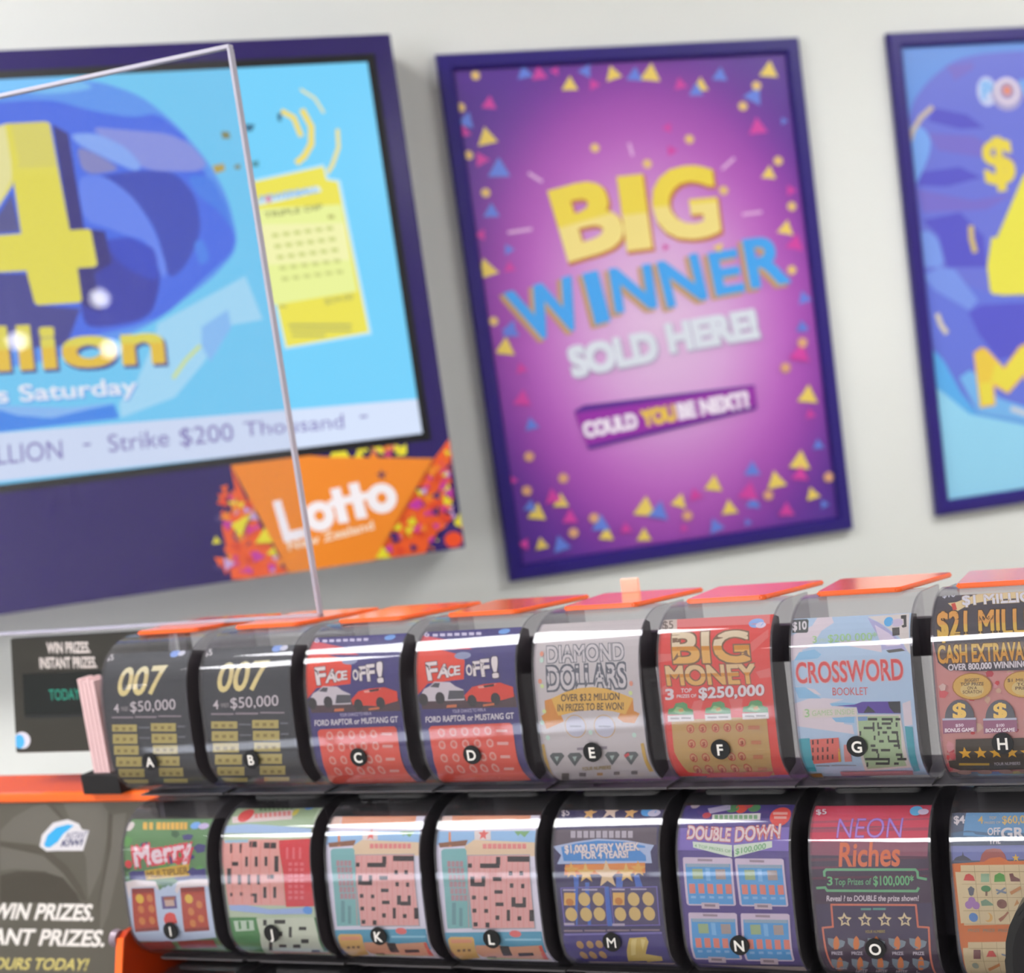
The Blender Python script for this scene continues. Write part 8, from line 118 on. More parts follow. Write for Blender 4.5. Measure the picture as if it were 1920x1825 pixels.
# ------------------------------------------------------------------ printed artwork (flat inks laid on a sheet)
FONT_CACHE = {}
def glyphs(txt, bold):
    k = (txt, bold)
    if k in FONT_CACHE: return FONT_CACHE[k]
    cu = bpy.data.curves.new('lettering', 'FONT'); cu.body = txt; cu.offset = bold; cu.resolution_u = 4; cu.size = 1
    cu.dimensions = '2D'; cu.fill_mode = 'BOTH'
    o = bpy.data.objects.new('lettering', cu); C.objects.link(o)
    dg = bpy.context.evaluated_depsgraph_get(); dg.update()
    me = o.evaluated_get(dg).to_mesh()
    vs = [v.co.copy() for v in me.vertices]; fs = [tuple(p.vertices) for p in me.polygons]
    o.evaluated_get(dg).to_mesh_clear(); bpy.data.objects.remove(o); bpy.data.curves.remove(cu)
    FONT_CACHE[k] = (vs, fs)
    return vs, fs
CAP = .729
class Sheet:
    """collects inks in millimetres (X right, S up); layer height = order of printing"""
    def __init__(s): s.bm = bmesh.new(); s.cols = []; s.n = 0
    def mi(s, col):
        if col not in s.cols: s.cols.append(col)
        return s.cols.index(col)
    def poly(s, col, pts, z=None):
        z = s.n if z is None else z
        try: f = s.bm.faces.new([s.bm.verts.new((x, y, z)) for x, y in pts])
        except ValueError: return
        f.normal_update()
        if f.normal.z < 0: f.normal_flip()
        f.material_index = s.mi(col)
    def text(s, col, txt, bl, br, tl, o):
        base = glyphs(txt, 0)[0]
        if not base: return
        xs = [v.x for v in base]; x0, x1 = min(xs), max(xs)
        U = Vector((br[0]-bl[0], br[1]-bl[1]))/max(x1-x0, 1e-4); V = Vector((tl[0]-bl[0], tl[1]-bl[1]))/CAP; O = Vector(bl)
        if not any(c.isupper() or c.isdigit() or c in '$!-' for c in txt): V = V*1.0
        sh = o.get('h', 0)
        k = U.length; sh_ = Vector((0, 0))
        def lay(c, bold, cut=(), d=(0, 0)):
            vs, fs = glyphs(txt, bold)
            s.n += .1
            q = [O+U*(v.x-x0+sh*v.y+d[0])+V*(v.y+d[1]) for v in vs]
            Wv = [s.bm.verts.new((p.x, p.y, s.n)) for p in q]; new = []
            for f in fs:
                try: g = s.bm.faces.new([Wv[i] for i in f])
                except ValueError: continue
                g.normal_update()
                if g.normal.z < 0: g.normal_flip()
                g.material_index = s.mi(c); new.append(g)
            no = Vector((-U.y, U.x)).normalized()
            for t, cc in cut:
                a = O+V*(CAP*t)
                geom = new+list({e for f in new for e in f.edges})+list({v for f in new for v in f.verts})
                r = bmesh.ops.bisect_plane(s.bm, geom=geom, plane_co=(a.x, a.y, s.n), plane_no=(no.x, no.y, 0))
                new = [g for g in r['geom'] if isinstance(g, bmesh.types.BMFace)]
            if cut:
                for g in new:
                    m = g.calc_center_median(); cc = c
                    for t, c2 in sorted(cut):
                        if (Vector((m.x, m.y))-(O+V*(CAP*t))).dot(no) > 0: cc = c2
                    g.material_index = s.mi(cc)
        def heavy(c, b, cut=()):
            if b <= .022 and 'M' not in txt and txt not in 'I!': return lay(c, b, cut)
            w0 = 0 if 'M' in txt or txt in 'I!' else .016; e = b-w0; ex = min(1, V.length/k)*e
            if e <= 0: return lay(c, b, cut)
            for d in ((-ex, -e), (ex, -e), (-ex, e), (ex, e)): lay(c, w0, cut, d)
        b = o.get('b', 0); b = b*.62 if b > 0 else b
        if 'o' in o: heavy(o['o'][0], b+o['o'][1]*.8); s.n += .5
        heavy(col, b, o.get('g', ()))
    def run(s, ops):
        for op in ops:
            s.n += 1; k = op[0]; c = op[1]
            if k == 'p': s.poly(c, op[2])
            elif k == 'P':
                for pl in op[2]: s.poly(c, pl); s.n += .06
            elif k == 't': s.text(c, op[2], op[3], op[4], op[5], op[6])
            elif k == 'e':
                for x, y, rx, ry in op[2]:
                    s.n += .04; s.poly(c, [(x+rx*math.cos(a*math.tau/20), y+ry*math.sin(a*math.tau/20)) for a in range(20)])
            elif k == 's':
                for x, y, r in op[2]: s.poly(c, [(x+(r if q % 2 == 0 else r*op[3])*math.sin(q*math.pi/5), y+(r if q % 2 == 0 else r*op[3])*math.cos(q*math.pi/5)) for q in range(10)])
            elif k == 'l':
                w = op[3]/2; P = [Vector(p) for p in op[2]]
                for a, b in zip(P[:-1], P[1:]):
                    d = (b-a).normalized(); n = Vector((-d.y, d.x))*w; a2 = a-d*w*.5; b2 = b+d*w*.5
                    s.poly(c, [a2-n, b2-n, b2+n, a2+n]); s.n += .06
    def clip(s, x0, x1, y0, y1, levels=()):
        bm = s.bm; bmesh.ops.triangulate(bm, faces=[f for f in bm.faces if len(f.verts) > 3])
        for co, no in (((x0, 0, 0), (-1, 0, 0)), ((x1, 0, 0), (1, 0, 0)), ((0, y0, 0), (0, -1, 0)), ((0, y1, 0), (0, 1, 0))):
            bmesh.ops.bisect_plane(bm, geom=bm.verts[:]+bm.edges[:]+bm.faces[:], plane_co=co, plane_no=no, clear_outer=True)
        for l in levels:
            if y0 < l < y1: bmesh.ops.bisect_plane(bm, geom=bm.verts[:]+bm.edges[:]+bm.faces[:], plane_co=(0, l, 0), plane_no=(0, 1, 0))
def ink(col, kind):
    if kind == 'screen': return mat('lit_'+col[1:], col, .2, .35, emit=SCREEN)
    if kind == 'plain': return mat('print_'+col[1:], col, .28, .5)
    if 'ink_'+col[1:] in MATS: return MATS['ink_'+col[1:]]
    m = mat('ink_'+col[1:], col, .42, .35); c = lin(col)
    m.node_tree.nodes['Principled BSDF'].inputs['Base Color'].default_value = tuple(v*min(1.18, .86/max(max(c[:3]), .01)) for v in c[:3])+(1,)   # all inks lifted evenly to offset weaker light on the bins
    return m
SCREEN = .71
def flat_art(name, key, parent, ext, kind, base=None, base_mat=None, thick=2.0, step=.06, loc=(0, 0, 0), rotz=0):
    """art on a flat sheet facing -Y; ext = (x0,x1,z0,z1) in mm"""
    s = Sheet(); x0, x1, y0, y1 = ext
    s.run(ART[key]); s.clip(*ext)
    for v in s.bm.verts: v.co = (v.co.x/1000, -v.co.z*step/1000, v.co.y/1000)
    k = len(s.cols)
    box(s.bm, x0/1000, x1/1000, 0, thick/1000, y0/1000, y1/1000, mi=k)
    mats = [ink(c, kind) for c in s.cols]+[base_mat or ink(base, kind)]
    me = bpy.data.meshes.new(name); s.bm.to_mesh(me); s.bm.free()
    return link(name, me, mats, parent, loc, rotz)
# ------------------------------------------------------------------ bin profile (outward, up), metres; 0,0 = face at the badge
PROF = [(-.070,.1095),(-.058,.1112),(-.046,.1112),(-.034,.1085),(-.0235,.1032),(-.015,.0955),(-.009,.0855),(-.0045,.071),(-.002,.050),(-.0003,.020),(0,0),(-.0012,-.007),(-.004,-.014),(-.009,-.022),(-.018,-.031),(-.030,-.0375),(-.045,-.041),(-.06,-.042)]
def chaikin(p, n):
    for _ in range(n):
        q = [p[0]]
        for a, b in zip(p[:-1], p[1:]):
            q += [(.75*a[0]+.25*b[0], .75*a[1]+.25*b[1]), (.25*a[0]+.75*b[0], .25*a[1]+.75*b[1])]
        q.append(p[-1]); p = q
    return p
CS = chaikin(PROF, 2)
def normals(p):
    N = []
    for i in range(len(p)):
        a = p[max(i-1, 0)]; b = p[min(i+1, len(p)-1)]; t = (b[0]-a[0], b[1]-a[1]); l = math.hypot(*t)
        N.append((-t[1]/l, t[0]/l))
    return N
CN = normals(CS)
def offs(p, N, d): return [(a+n[0]*d, b+n[1]*d) for (a, b), n in zip(p, N)]
TK = offs(CS, CN, -.003)
def arc(p):
    s = [0]
    for a, b in zip(p[:-1], p[1:]): s.append(s[-1]+math.hypot(b[0]-a[0], b[1]-a[1]))
    i = next(i for i in range(len(p)-1) if p[i][1] >= 0 > p[i+1][1])
    s0 = s[i]+(s[i+1]-s[i])*p[i][1]/(p[i][1]-p[i+1][1])
    return [s0-q for q in s]
TS = arc(TK); TN = normals(TK)
def on_profile(S, h):
    """S = distance along the ticket (m), h = height above it -> (outward, up)"""
    i = 0
    while i < len(TS)-2 and TS[i+1] > S: i += 1
    u = (TS[i]-S)/(TS[i]-TS[i+1])
    a, b = TK[i], TK[i+1]; n, m = TN[i], TN[i+1]
    return (a[0]+(b[0]-a[0])*u+(n[0]+(m[0]-n[0])*u)*h, a[1]+(b[1]-a[1])*u+(n[1]+(m[1]-n[1])*u)*h)
LEV = [x*1000 for x in TS if -45 < x*1000 < 125]
LEV = LEV[::2]
# ================================================================== the place
YW = 2.5808; XW = .2391; ZW = 2.1572        # back wall plane; poster's top left corner
BIN0 = Vector((-.2117, 1.4658, 1.294)); RZ = -.6381; PITCH = .115
DX = Vector((math.cos(RZ), math.sin(RZ), 0)); NY = Vector((math.sin(RZ), -math.cos(RZ), 0))   # along the row, towards the shopper
def W(x, out, z): return (XW+x, YW-out, ZW+z)
def B(x, out, z): return BIN0+DX*x+NY*out+Vector((0, 0, z))
wall = mat('wall_paint', '#e8e9e4', .6, .25, bump=.05, scale=300)
# ---- room shell
XL, XR, YF, HC = -6.0, 3.2, -4.2, 2.75
def slab(name, x0, x1, y0, y1, z0, z1, m):
    o = obj(name, box(bmesh.new(), x0, x1, y0, y1, z0, z1), m); o['kind'] = 'structure'; return o
slab('wall_back', XL-.1, XR+.1, YW, YW+.12, 0, HC, wall)
side = mat('shop_wall_paint', '#c9c5c0', .7, .2, bump=.05, scale=200)
strip_mat = mat('added_strip_glow', '#eef4ff', .1, .5, emit=STRIP_GLOW)
fill_mat = mat('added_fill_glow', '#f4f7ff', .1, .5, emit=FILL_GLOW)
wf = mat('window_frame', '#e4e4e2', .4, .4)
def glow_pane(n, a0, a1, h0, h1, axis, bars=2):
    bm = bmesh.new(); fr = bmesh.new(); t = .05 if axis != 'x' else .03
    R_ = [(a0, a1, h0, h0+t), (a0, a1, h1-t, h1)]+[(a0+(a1-a0-t)*q/bars, a0+(a1-a0-t)*q/bars+t, h0, h1) for q in range(bars+1)]
    if axis == 'x':
        box(bm, XL-.08, XL-.06, a0, a1, h0, h1); [box(fr, XL-.1, XL-.01, *r) for r in R_]
    else:
        box(bm, a0, a1, YF-.08, YF-.06, h0, h1); [box(fr, r[0], r[1], YF-.1, YF-.01, r[2], r[3]) for r in R_]
    obj('window_%d' % n, bm, strip_mat if axis == 'x' else fill_mat)['kind'] = 'structure'; obj('trim_%d' % n, fr, wf)['kind'] = 'structure'
for n_, (a0, a1, h0, h1) in enumerate([(YF, -2.9, 0, HC), (.6, YW, 0, HC), (-2.9, .6, 0, .1), (-2.9, .6, .38, HC)]):
    slab('wall_left' if n_ == 0 else 'wall_left_%d' % n_, XL-.12, XL, a0, a1, h0, h1, side)
glow_pane(1, -2.9, .6, .1, .38, 'x', 4)  # low glowing strip added for the band mirrored in the bin covers
slab('wall_right', XR, XR+.12, YF, YW, 0, HC, wall)
for n_, (a0, a1, h0, h1) in enumerate([(XL-.1, -5.0, 0, HC), (-2.6, XR+.1, 0, HC), (-5.0, -2.6, 0, .4), (-5.0, -2.6, 2.5, HC)]):
    slab('wall_front' if n_ == 0 else 'wall_front_%d' % n_, a0, a1, YF-.12, YF, h0, h1, side)
glow_pane(2, -5.0, -2.6, .4, 2.5, 'y', 3)  # unseen glowing pane added to brighten the bin fronts
slab('floor', XL-.1, XR+.1, YF-.1, YW+.1, -.1, 0, mat('floor_vinyl', '#aaa49b', .35, .5, vary=.1, scale=6))
slab('ceiling', XL-.1, XR+.1, YF-.1, YW+.1, HC, HC+.1, mat('ceiling_tile', '#dcdad4', .8, .2, bump=.2, scale=400))
# ---- ceiling lights
lamp = mat('light_diffuser', '#ffffff', .5, .2, emit=LIGHT)
trim = mat('white_metal', '#e4e4e2', .4, .4)
first = None
for (x, y, sy) in [(-1.1, 1.32, 1), (-2.7, 1.0, .5), (-1.95, -.78, 1), (1.75, 1.1, 1), (.9, -2.4, 1)]:  # the final pair is unseen, added to brighten wall and bins
    if first is None:
        t = first = thing('ceiling_light', 'white rectangular ceiling light panel above the shop', 'ceiling light', (x, y, HC), 0, 'ceiling light panels')
        obj('diffuser', box(bmesh.new(), -.57, .57, -.27, .27, -.018, -.012), lamp, t)
        f = bmesh.new()
        for a in ((-.6, .6, -.3, -.27), (-.6, .6, .27, .3), (-.6, -.57, -.27, .27), (.57, .6, -.27, .27)): box(f, *a, -.022, 0)
        obj('frame', f, trim, t)
    else:
        t = first.copy(); C.objects.link(t); t.location = (x, y, HC); t.scale = (1, sy, 1)
        for ch in list(first.children):
            c = ch.copy(); C.objects.link(c); c.parent = t
# ---- small globe lamps deeper in the shop (mirrored in the clear screen)
gl0 = None
for (x, y, z) in SPOTS:
    if gl0 is None:
        t = gl0 = thing('pendant_lamp', 'small white globe lamp hanging from the shop ceiling', 'pendant lamp', (x, y, z-.045), 0, 'globe lamps')
        f = bmesh.new(); bmesh.ops.create_uvsphere(f, u_segments=24, v_segments=14, radius=.035); bmesh.ops.translate(f, verts=f.verts, vec=(0, 0, .045)); obj('globe', f, mat('globe_glass', '#ffffff', .3, .5, emit=9), t, smooth=True)
        f = bmesh.new(); box(f, -.004, .004, -.004, .004, .088, HC-z+.045); obj('rod', f, trim, t)
    else:
        t = gl0.copy(); C.objects.link(t); t.location = (x, y, z-.045)
        for ch in list(gl0.children):
            c = ch.copy(); C.objects.link(c); c.parent = t
# ---- wall television in its printed cabinet
purple = mat('cabinet_purple', '#2f2462', .2, .4)
D = .15; TR, TT, TB = -.076, .005, -.8065
T = thing('lottery_screen', 'large lit blue jackpot screen in a purple printed wall cabinet', 'television', W(-.64, .045, TB))
def L(x, out, z): return (x+.64, .045-out, z-TB)        # poster-corner frame -> local of T
obj('cabinet', box(bmesh.new(), -.60, .64+TR, .045-D+.001, .0452, 0, TT-TB, bev=.002), purple, T)
f = bmesh.new()                                          # black screen surround
sx0, sx1, sz0, sz1 = -.552, .64-.1165, -.615-TB, -.0365-TB
bz = .012
for a in ((sx0-bz, sx1+bz, sz1, sz1+bz), (sx0-bz, sx1+bz, sz0-bz, sz0), (sx0-bz, sx0, sz0, sz1), (sx1, sx1+bz, sz0, sz1)):
    box(f, a[0], a[1], .045-D-.001, .045-D+.006, a[2], a[3])
obj('screen_surround', f, mat('black_plastic', '#16161a', .35, .4), T)
flat_art('screen', 'TV', T, (-1192, -116.5, -615, -36.5), 'screen', base='#74d0fa', loc=L(0, D+.0006, 0), thick=1, step=.03)
flat_art('printed_front', 'CAB', T, (-1190, -76.5, -806, -615-13), 'plain', base_mat=purple, loc=L(0, D+.0003, 0), thick=.8, step=.02)
# ---- framed posters
def poster(name, label, key, x, art_x, bg, lab_frame):
    t = thing(name, label, 'poster', W(x, 0, -.8913), 0, 'framed posters on the back wall')
    pw, ph, fw, dp = .6349, .8905, .0265, .02
    f = bmesh.new()                                      # mitred snap frame, chamfered inwards
    ring = [(0, 0), (.0, .015), (.003, dp), (.021, dp), (fw, .013), (fw, 0)]
    cor = [(0, 0, 1, 1), (pw, 0, -1, 1), (pw, ph, -1, -1), (0, ph, 1, -1)]
    vv = [[f.verts.new((cx+sx*a, -o, cz+sz*a)) for a, o in ring] for cx, cz, sx, sz in cor]
    for i in range(4):
        for j in range(len(ring)):
            k = (j+1) % len(ring)
            f.faces.new((vv[i][j], vv[(i+1) % 4][j], vv[(i+1) % 4][k], vv[i][k]))
    obj('frame', f, mat('frame_purple', '#2f2178', .35, .35), t)
    b = bmesh.new(); box(b, fw*.8, pw-fw*.8, -.006, -.001, fw*.8, ph-fw*.8)
    ph_o = flat_art('print', key, t, ((art_x+fw)*1000, (art_x+pw-fw)*1000, -(ph-fw)*1000, -fw*1000), 'plain', base_mat=bg, loc=(-art_x, -.0085, .8913), thick=2, step=.03)
    b.free()
    return t
bg = bpy.data.materials.new('poster_magenta_burst'); bg.use_nodes = True
nt = bg.node_tree; b = nt.nodes['Principled BSDF']; b.inputs['Roughness'].default_value = .28
tc = nt.nodes.new('ShaderNodeTexCoord'); mp = nt.nodes.new('ShaderNodeMapping'); ln = nt.nodes.new('ShaderNodeVectorMath'); ln.operation = 'LENGTH'
mp.inputs['Location'].default_value = (-.325*2.55, 0, .47*1.9); mp.inputs['Scale'].default_value = (2.55, 0, 1.9)
rp = nt.nodes.new('ShaderNodeValToRGB'); rp.color_ramp.interpolation = 'B_SPLINE'
el = rp.color_ramp.elements
el[0].position = 0; el[0].color = lin('#e6c6e4'); el[1].position = 1; el[1].color = lin('#5a3496')
for p_, c_ in ((.3, '#dcaadc'), (.52, '#c66cc8'), (.72, '#a046ae'), (.86, '#6f369c')):
    e = el.new(p_); e.color = lin(c_)
nt.links.new(tc.outputs['Object'], mp.inputs['Vector']); nt.links.new(mp.outputs['Vector'], ln.inputs[0]); nt.links.new(ln.outputs['Value'], rp.inputs['Fac']); nt.links.new(rp.outputs['Color'], b.inputs['Base Color'])
poster('framed_poster', 'magenta poster with yellow and blue winner lettering in a purple frame', 'BIG', 0, 0, bg, '')
poster('framed_poster', 'blue framed poster with a large yellow numeral, at the right edge', 'PB', .8059, .8059, ink('#6a98e4', 'plain'), '')
# ---- ticket bins
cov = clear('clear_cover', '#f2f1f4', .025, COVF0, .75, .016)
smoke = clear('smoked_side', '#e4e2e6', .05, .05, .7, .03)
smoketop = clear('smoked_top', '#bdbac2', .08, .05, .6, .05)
orange = mat('orange_gloss', '#ff6c28', .22, .5, coat=.5)
dark = mat('charcoal_plastic', '#5a5658', .4, .45)
badge_black = mat('badge_black', '#101012', .35, .4)
badge_white = mat('badge_white', '#e8e2dc', .5, .3)
BX0, BX1 = -.0492, .0512
ZB = .0425                                               # bin base below the badge
def bin_meshes():
    M = {}
    o = CS; i_ = offs(CS, CN, -.0014)
    f = bmesh.new(); prism(f, [(-a, b+ZB) for a, b in o]+[(-a, b+ZB) for a, b in reversed(i_)], BX0, BX1, 'x'); M['cover'] = f
    ins = offs(CS, CN, -.0016)
    prof = [(-a, b+ZB) for a, b in ins if a > -.062]+[(.105, .0015), (.105, .1055+ZB), (.07, .1085+ZB)]
    for nm, x0 in (('side_left', BX0), ('side_right', BX1-.0022)):
        f = bmesh.new(); prism(f, prof, x0, x0+.0022, 'x'); M[nm] = f
    f = bmesh.new()
    pts = [(-.035, .047), (-.032, .0445), (.032, .0445), (.036, .047), (.053, .146), (.049, .150), (-.045, .150), (-.048, .146)]
    prism(f, pts, .1114+ZB, .1156+ZB, 'z'); bmesh.ops.bevel(f, geom=f.edges[:], offset=.0012, segments=2, affect='EDGES')
    for v in f.verts: v.co.z -= (v.co.y-.045)*.075
    M['lid'] = f
    f = bmesh.new(); box(f, BX0+.003, BX1-.003, .03, .104, .0, .0018); M['tray'] = f
    return M
def mesh_of(name, bm, m, smooth=False):
    me = bpy.data.meshes.new(name); bmesh.ops.recalc_face_normals(bm, faces=bm.faces); bm.to_mesh(me); bm.free(); me.materials.append(m)
    if smooth:
        for p in me.polygons: p.use_smooth = True
        me.set_sharp_from_angle(angle=math.radians(35))
    return me
BM = bin_meshes()
ME = {'cover': mesh_of('cover', BM['cover'], cov, True), 'side_left': mesh_of('side_panel', BM['side_left'], smoke), 'side_right': mesh_of('side_panel', BM['side_right'], smoke),
      'lid': mesh_of('lid', BM['lid'], orange), 'tray': mesh_of('tray', BM['tray'], dark)}
ME['clear_lid'] = ME['lid'].copy(); ME['clear_lid'].materials[0] = smoketop
f = bmesh.new(); bmesh.ops.create_cone(f, cap_ends=True, segments=36, radius1=.0083, radius2=.0083, depth=.0008); bmesh.ops.rotate(f, verts=f.verts, matrix=Matrix.Rotation(math.pi/2, 3, 'X'))
ME['badge'] = mesh_of('letter_badge', f, badge_black)
def make_bin(i, row, letter, label, lid=True):
    t = thing('ticket_bin', label, 'ticket dispenser', B(i*PITCH, .011*row, -.1605*row-ZB-(.006 if row == 2 else 0)), RZ, ['upper row of ticket bins', 'second row of ticket bins', 'third row of ticket bins'][row])
    link('cover', ME['cover'], (), t); link('side_panel', ME['side_left'], (), t); link('side_panel', ME['side_right'], (), t); link('tray', ME['tray'], (), t)
    link('lid', ME['lid'] if row == 0 else ME['clear_lid'], (), t)
    if letter:
        bd = link('letter_badge', ME['badge'], (), t, (0, -.0004, ZB))
        f = bmesh.new(); vs, fs = glyphs(letter, 0 if letter == 'M' else .02)
        xs = [v.x for v in vs]; cx = (min(xs)+max(xs))/2; k = .0092/CAP
        q = [f.verts.new(((v.x-cx)*k, -.00055, (v.y-CAP/2)*k)) for v in vs]
        for p in fs:
            try: f.faces.new([q[a] for a in p])
            except ValueError: pass
        r = bmesh.ops.extrude_face_region(f, geom=f.faces[:]); bmesh.ops.translate(f, verts=[v for v in r['geom'] if isinstance(v, bmesh.types.BMVert)], vec=(0, -.0003, 0))
        obj('letter', f, badge_white, bd)
    return t
# ---- tickets: a curved sheet with printed inks and the pad behind it
def ticket_mesh(key, base, top, bot, x0=-48.6, x1=48.8, step=.02):
    s = Sheet(); s.poly(base, [(x0, bot), (x1, bot), (x1, top), (x0, top)], 0)
    if key in ART: s.run(ART[key])
    s.clip(x0, x1, bot, top, LEV)
    for v in s.bm.verts:
        a, b = on_profile(v.co.y/1000, v.co.z*step/1000); v.co = (v.co.x/1000, -a, b)
    k = len(s.cols)
    L2 = [l for l in LEV if bot < l < top]; L2 = sorted([bot]+L2+[top])
    fr = [on_profile(l/1000, -.0002) for l in L2]; bk = [on_profile(l/1000, -.012) for l in L2]
    # the pad behind: only straight part so that it does not fold over itself
    prism(s.bm, [(-a, b) for a, b in fr]+[(.040, fr[-1][1]-.004), (.040, fr[0][1]+.004)], x0/1000+.001, x1/1000-.001, 'x', mi=k)
    me = bpy.data.meshes.new('scratch_ticket'); s.bm.to_mesh(me); s.bm.free()
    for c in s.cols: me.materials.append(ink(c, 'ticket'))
    me.materials.append(mat('ticket_pad_edge', '#67605f', .7, .2))
    return me
TM = {}
TSPEC = {'B': ('#34373a', 104, -36), 'D': ('#3b3470', 111, -38), 'E': ('#c4bdb7', 113, -40), 'F': ('#ec463c', 110, -34), 'G': ('#b6d0e2', 103.4, -40), 'H': ('#d4948a', 121, -34),
         'I': ('#5a8650', 106, -33), 'J': ('#b8c8a4', 119, -36), 'L': ('#dedbe2', 107.5, -36), 'M': ('#322a56', 113, -40), 'N': ('#4f3c84', 118, -40), 'O': ('#3e2640', 116, -40), 'P': ('#5a6474', 107.5, -40),
         'X1': ('#b9b4cc', 112, -36), 'X2': ('#5c86b8', 112, -36), 'X3': ('#b8504c', 112, -36), 'X4': ('#9a8fb4', 112, -36)}
for k, v in TSPEC.items(): TM[k] = ticket_mesh(k, *v)
def put_ticket(i, row, key, label, group=None):
    o = link('scratch_ticket', TM[key]); o.location = B(i*PITCH, .011*row, -.1605*row-(.006 if row == 2 else 0)); o.rotation_euler = (0, 0, RZ)
    return tag(o, label, 'scratch ticket', group or ('tickets in the upper row' if row == 0 else 'tickets in the second row' if row == 1 else 'tickets in the third row'))
upper = [('A', 'B', 'black ticket with gold digits and gold boxes behind badge A'), ('B', 'B', 'black ticket with gold digits and gold boxes behind badge B'),
 ('C', 'D', 'red and navy ticket with two cars behind badge C'), ('D', 'D', 'red and navy ticket with two cars behind badge D'),
 ('E', 'E', 'silver ticket with a gold ribbon banner behind badge E'), ('F', 'F', 'red ticket with big gold lettering and green banknotes behind badge F'),
 ('G', 'G', 'pale blue crossword booklet with red lettering behind badge G'), ('H', 'H', 'red and black ticket with yellow lettering and gold stars behind badge H')]
lower = [('I', 'I', 'green festive ticket with red script and two red panels behind badge I'), ('J', 'J', 'crossword ticket with a pink grid beside a red panel behind badge J'),
 ('K', 'L', 'crossword ticket with a teal side panel and pink grid behind badge K'), ('L', 'L', 'crossword ticket with a teal side panel and pink grid behind badge L'),
 ('M', 'M', 'dark indigo ticket with gold stars, blue ribbon and round coins behind badge M'), ('N', 'N', 'purple ticket with four blue game panels behind badge N'),
 ('O', 'O', 'dark red and purple ticket with neon style lettering behind badge O'), (None, 'P', 'orange ticket with a cream picture grid, lower right, partly hidden by the black device')]
for i, (l, k, lab) in enumerate(upper):
    t = make_bin(i, 0, l, 'clear curved ticket bin with orange lid and round black badge '+l)
    if l == 'E':
        tb = bmesh.new(); box(tb, -.026, -.008, .140, .144, .108+ZB, .1215+ZB, bev=.001); obj('lid_tab', tb, mat('peach_plastic', '#f2cdb8', .4, .4), t)
    put_ticket(i, 0, k, lab)
for i, (l, k, lab) in enumerate(lower):
    make_bin(i, 1, l, ('clear curved ticket bin with smoky top and round black badge '+l) if l else 'clear curved ticket bin at the lower right corner, behind the black device')
    put_ticket(i, 1, k, lab)
for i, k in enumerate(['X1', 'X2', 'X3', 'X4']):
    w = ['I', 'J', 'K', 'L'][i]
    make_bin(i, 2, None, 'smoky top of the ticket bin directly below badge '+w)
    put_ticket(i, 2, k, 'ticket just showing at the bottom edge below badge '+w)
# ---- the rack that carries the bins
R = thing('dispenser_rack', 'dark ticket rack with an orange end plate carrying the rows of bins', 'display rack', B(.4, 0, ZC-BIN0.z), RZ)
def rb(x0, x1, o0, o1, z0, z1, bm=None):                 # x along the row, o outwards, z from badge height
    bm = bm or bmesh.new(); k = BIN0.z-ZC
    return box(bm, x0-.4, x1-.4, -o1, -o0, z0+k, z1+k)
XE = .115*8-.05
obj('back_panel', rb(-.054, XE, -.124, -.1165, -.4936, -.046), dark, R)
obj('rail', rb(-.054, XE, -.118, -.1085, .045, .077), dark, R)
for x0 in (-.054, XE-.01): obj('post', rb(x0, x0+.01, -.124, -.1165, -.046, .10), dark, R)
obj('shelf', rb(-.054, XE, -.1165, -.035, -.0438, -.0428), dark, R)
obj('shelf', rb(-.054, XE, -.1165, -.035+.011, -.0438-.1605, -.0428-.1605), dark, R)
obj('shelf', rb(-.054, XE, -.1165, -.035+.022, -.0438-.327, -.0428-.327), dark, R)
f = bmesh.new(); k = BIN0.z-ZC
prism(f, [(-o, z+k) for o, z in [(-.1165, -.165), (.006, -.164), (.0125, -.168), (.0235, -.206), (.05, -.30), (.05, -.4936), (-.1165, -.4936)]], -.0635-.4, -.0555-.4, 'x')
e = obj('end_plate', f, mat('shaded_orange_acrylic', '#b8360c', .3, .45), R); e['label'] = 'orange plastic end plate'  # shade on the inner face is put into this darker orange
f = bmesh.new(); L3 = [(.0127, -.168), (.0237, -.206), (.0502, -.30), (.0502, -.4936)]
prism(f, [(-o, z+k) for o, z in L3]+[(-o-.0015, z+k) for o, z in reversed(L3)], -.0637-.4, -.0553-.4, 'x'); obj('lit_front_edge', f, orange, R)  # brighter orange strip paints the plate's lit front edge
f = bmesh.new(); bmesh.ops.create_cone(f, cap_ends=True, segments=24, radius1=.009, radius2=.0075, depth=.006); bmesh.ops.rotate(f, verts=f.verts, matrix=Matrix.Rotation(math.pi/2, 3, 'Y')); bmesh.ops.translate(f, verts=f.verts, vec=(-.0662-.4, -.0095, -.170+k))
obj('bolt', f, mat('satin_steel', '#8f7f8a', .4, .4, metal=.3), R)
# ---- counter
obj_c = obj('counter', box(bmesh.new(), -1.1, 1.0, -.35, .45, -.04, 0, bev=.004), mat('counter_laminate', '#6b6460', .4, .4, vary=.1, scale=30), None, B(.3, 0, ZC-BIN0.z), RZ)
f = bmesh.new(); box(f, -1.06, .96, -.30, .42, -ZC, -.04); obj('counter_body', f, mat('counter_body', '#3a3638', .5, .4), obj_c)
tag(obj_c, 'grey shop counter under the ticket rack', 'counter')
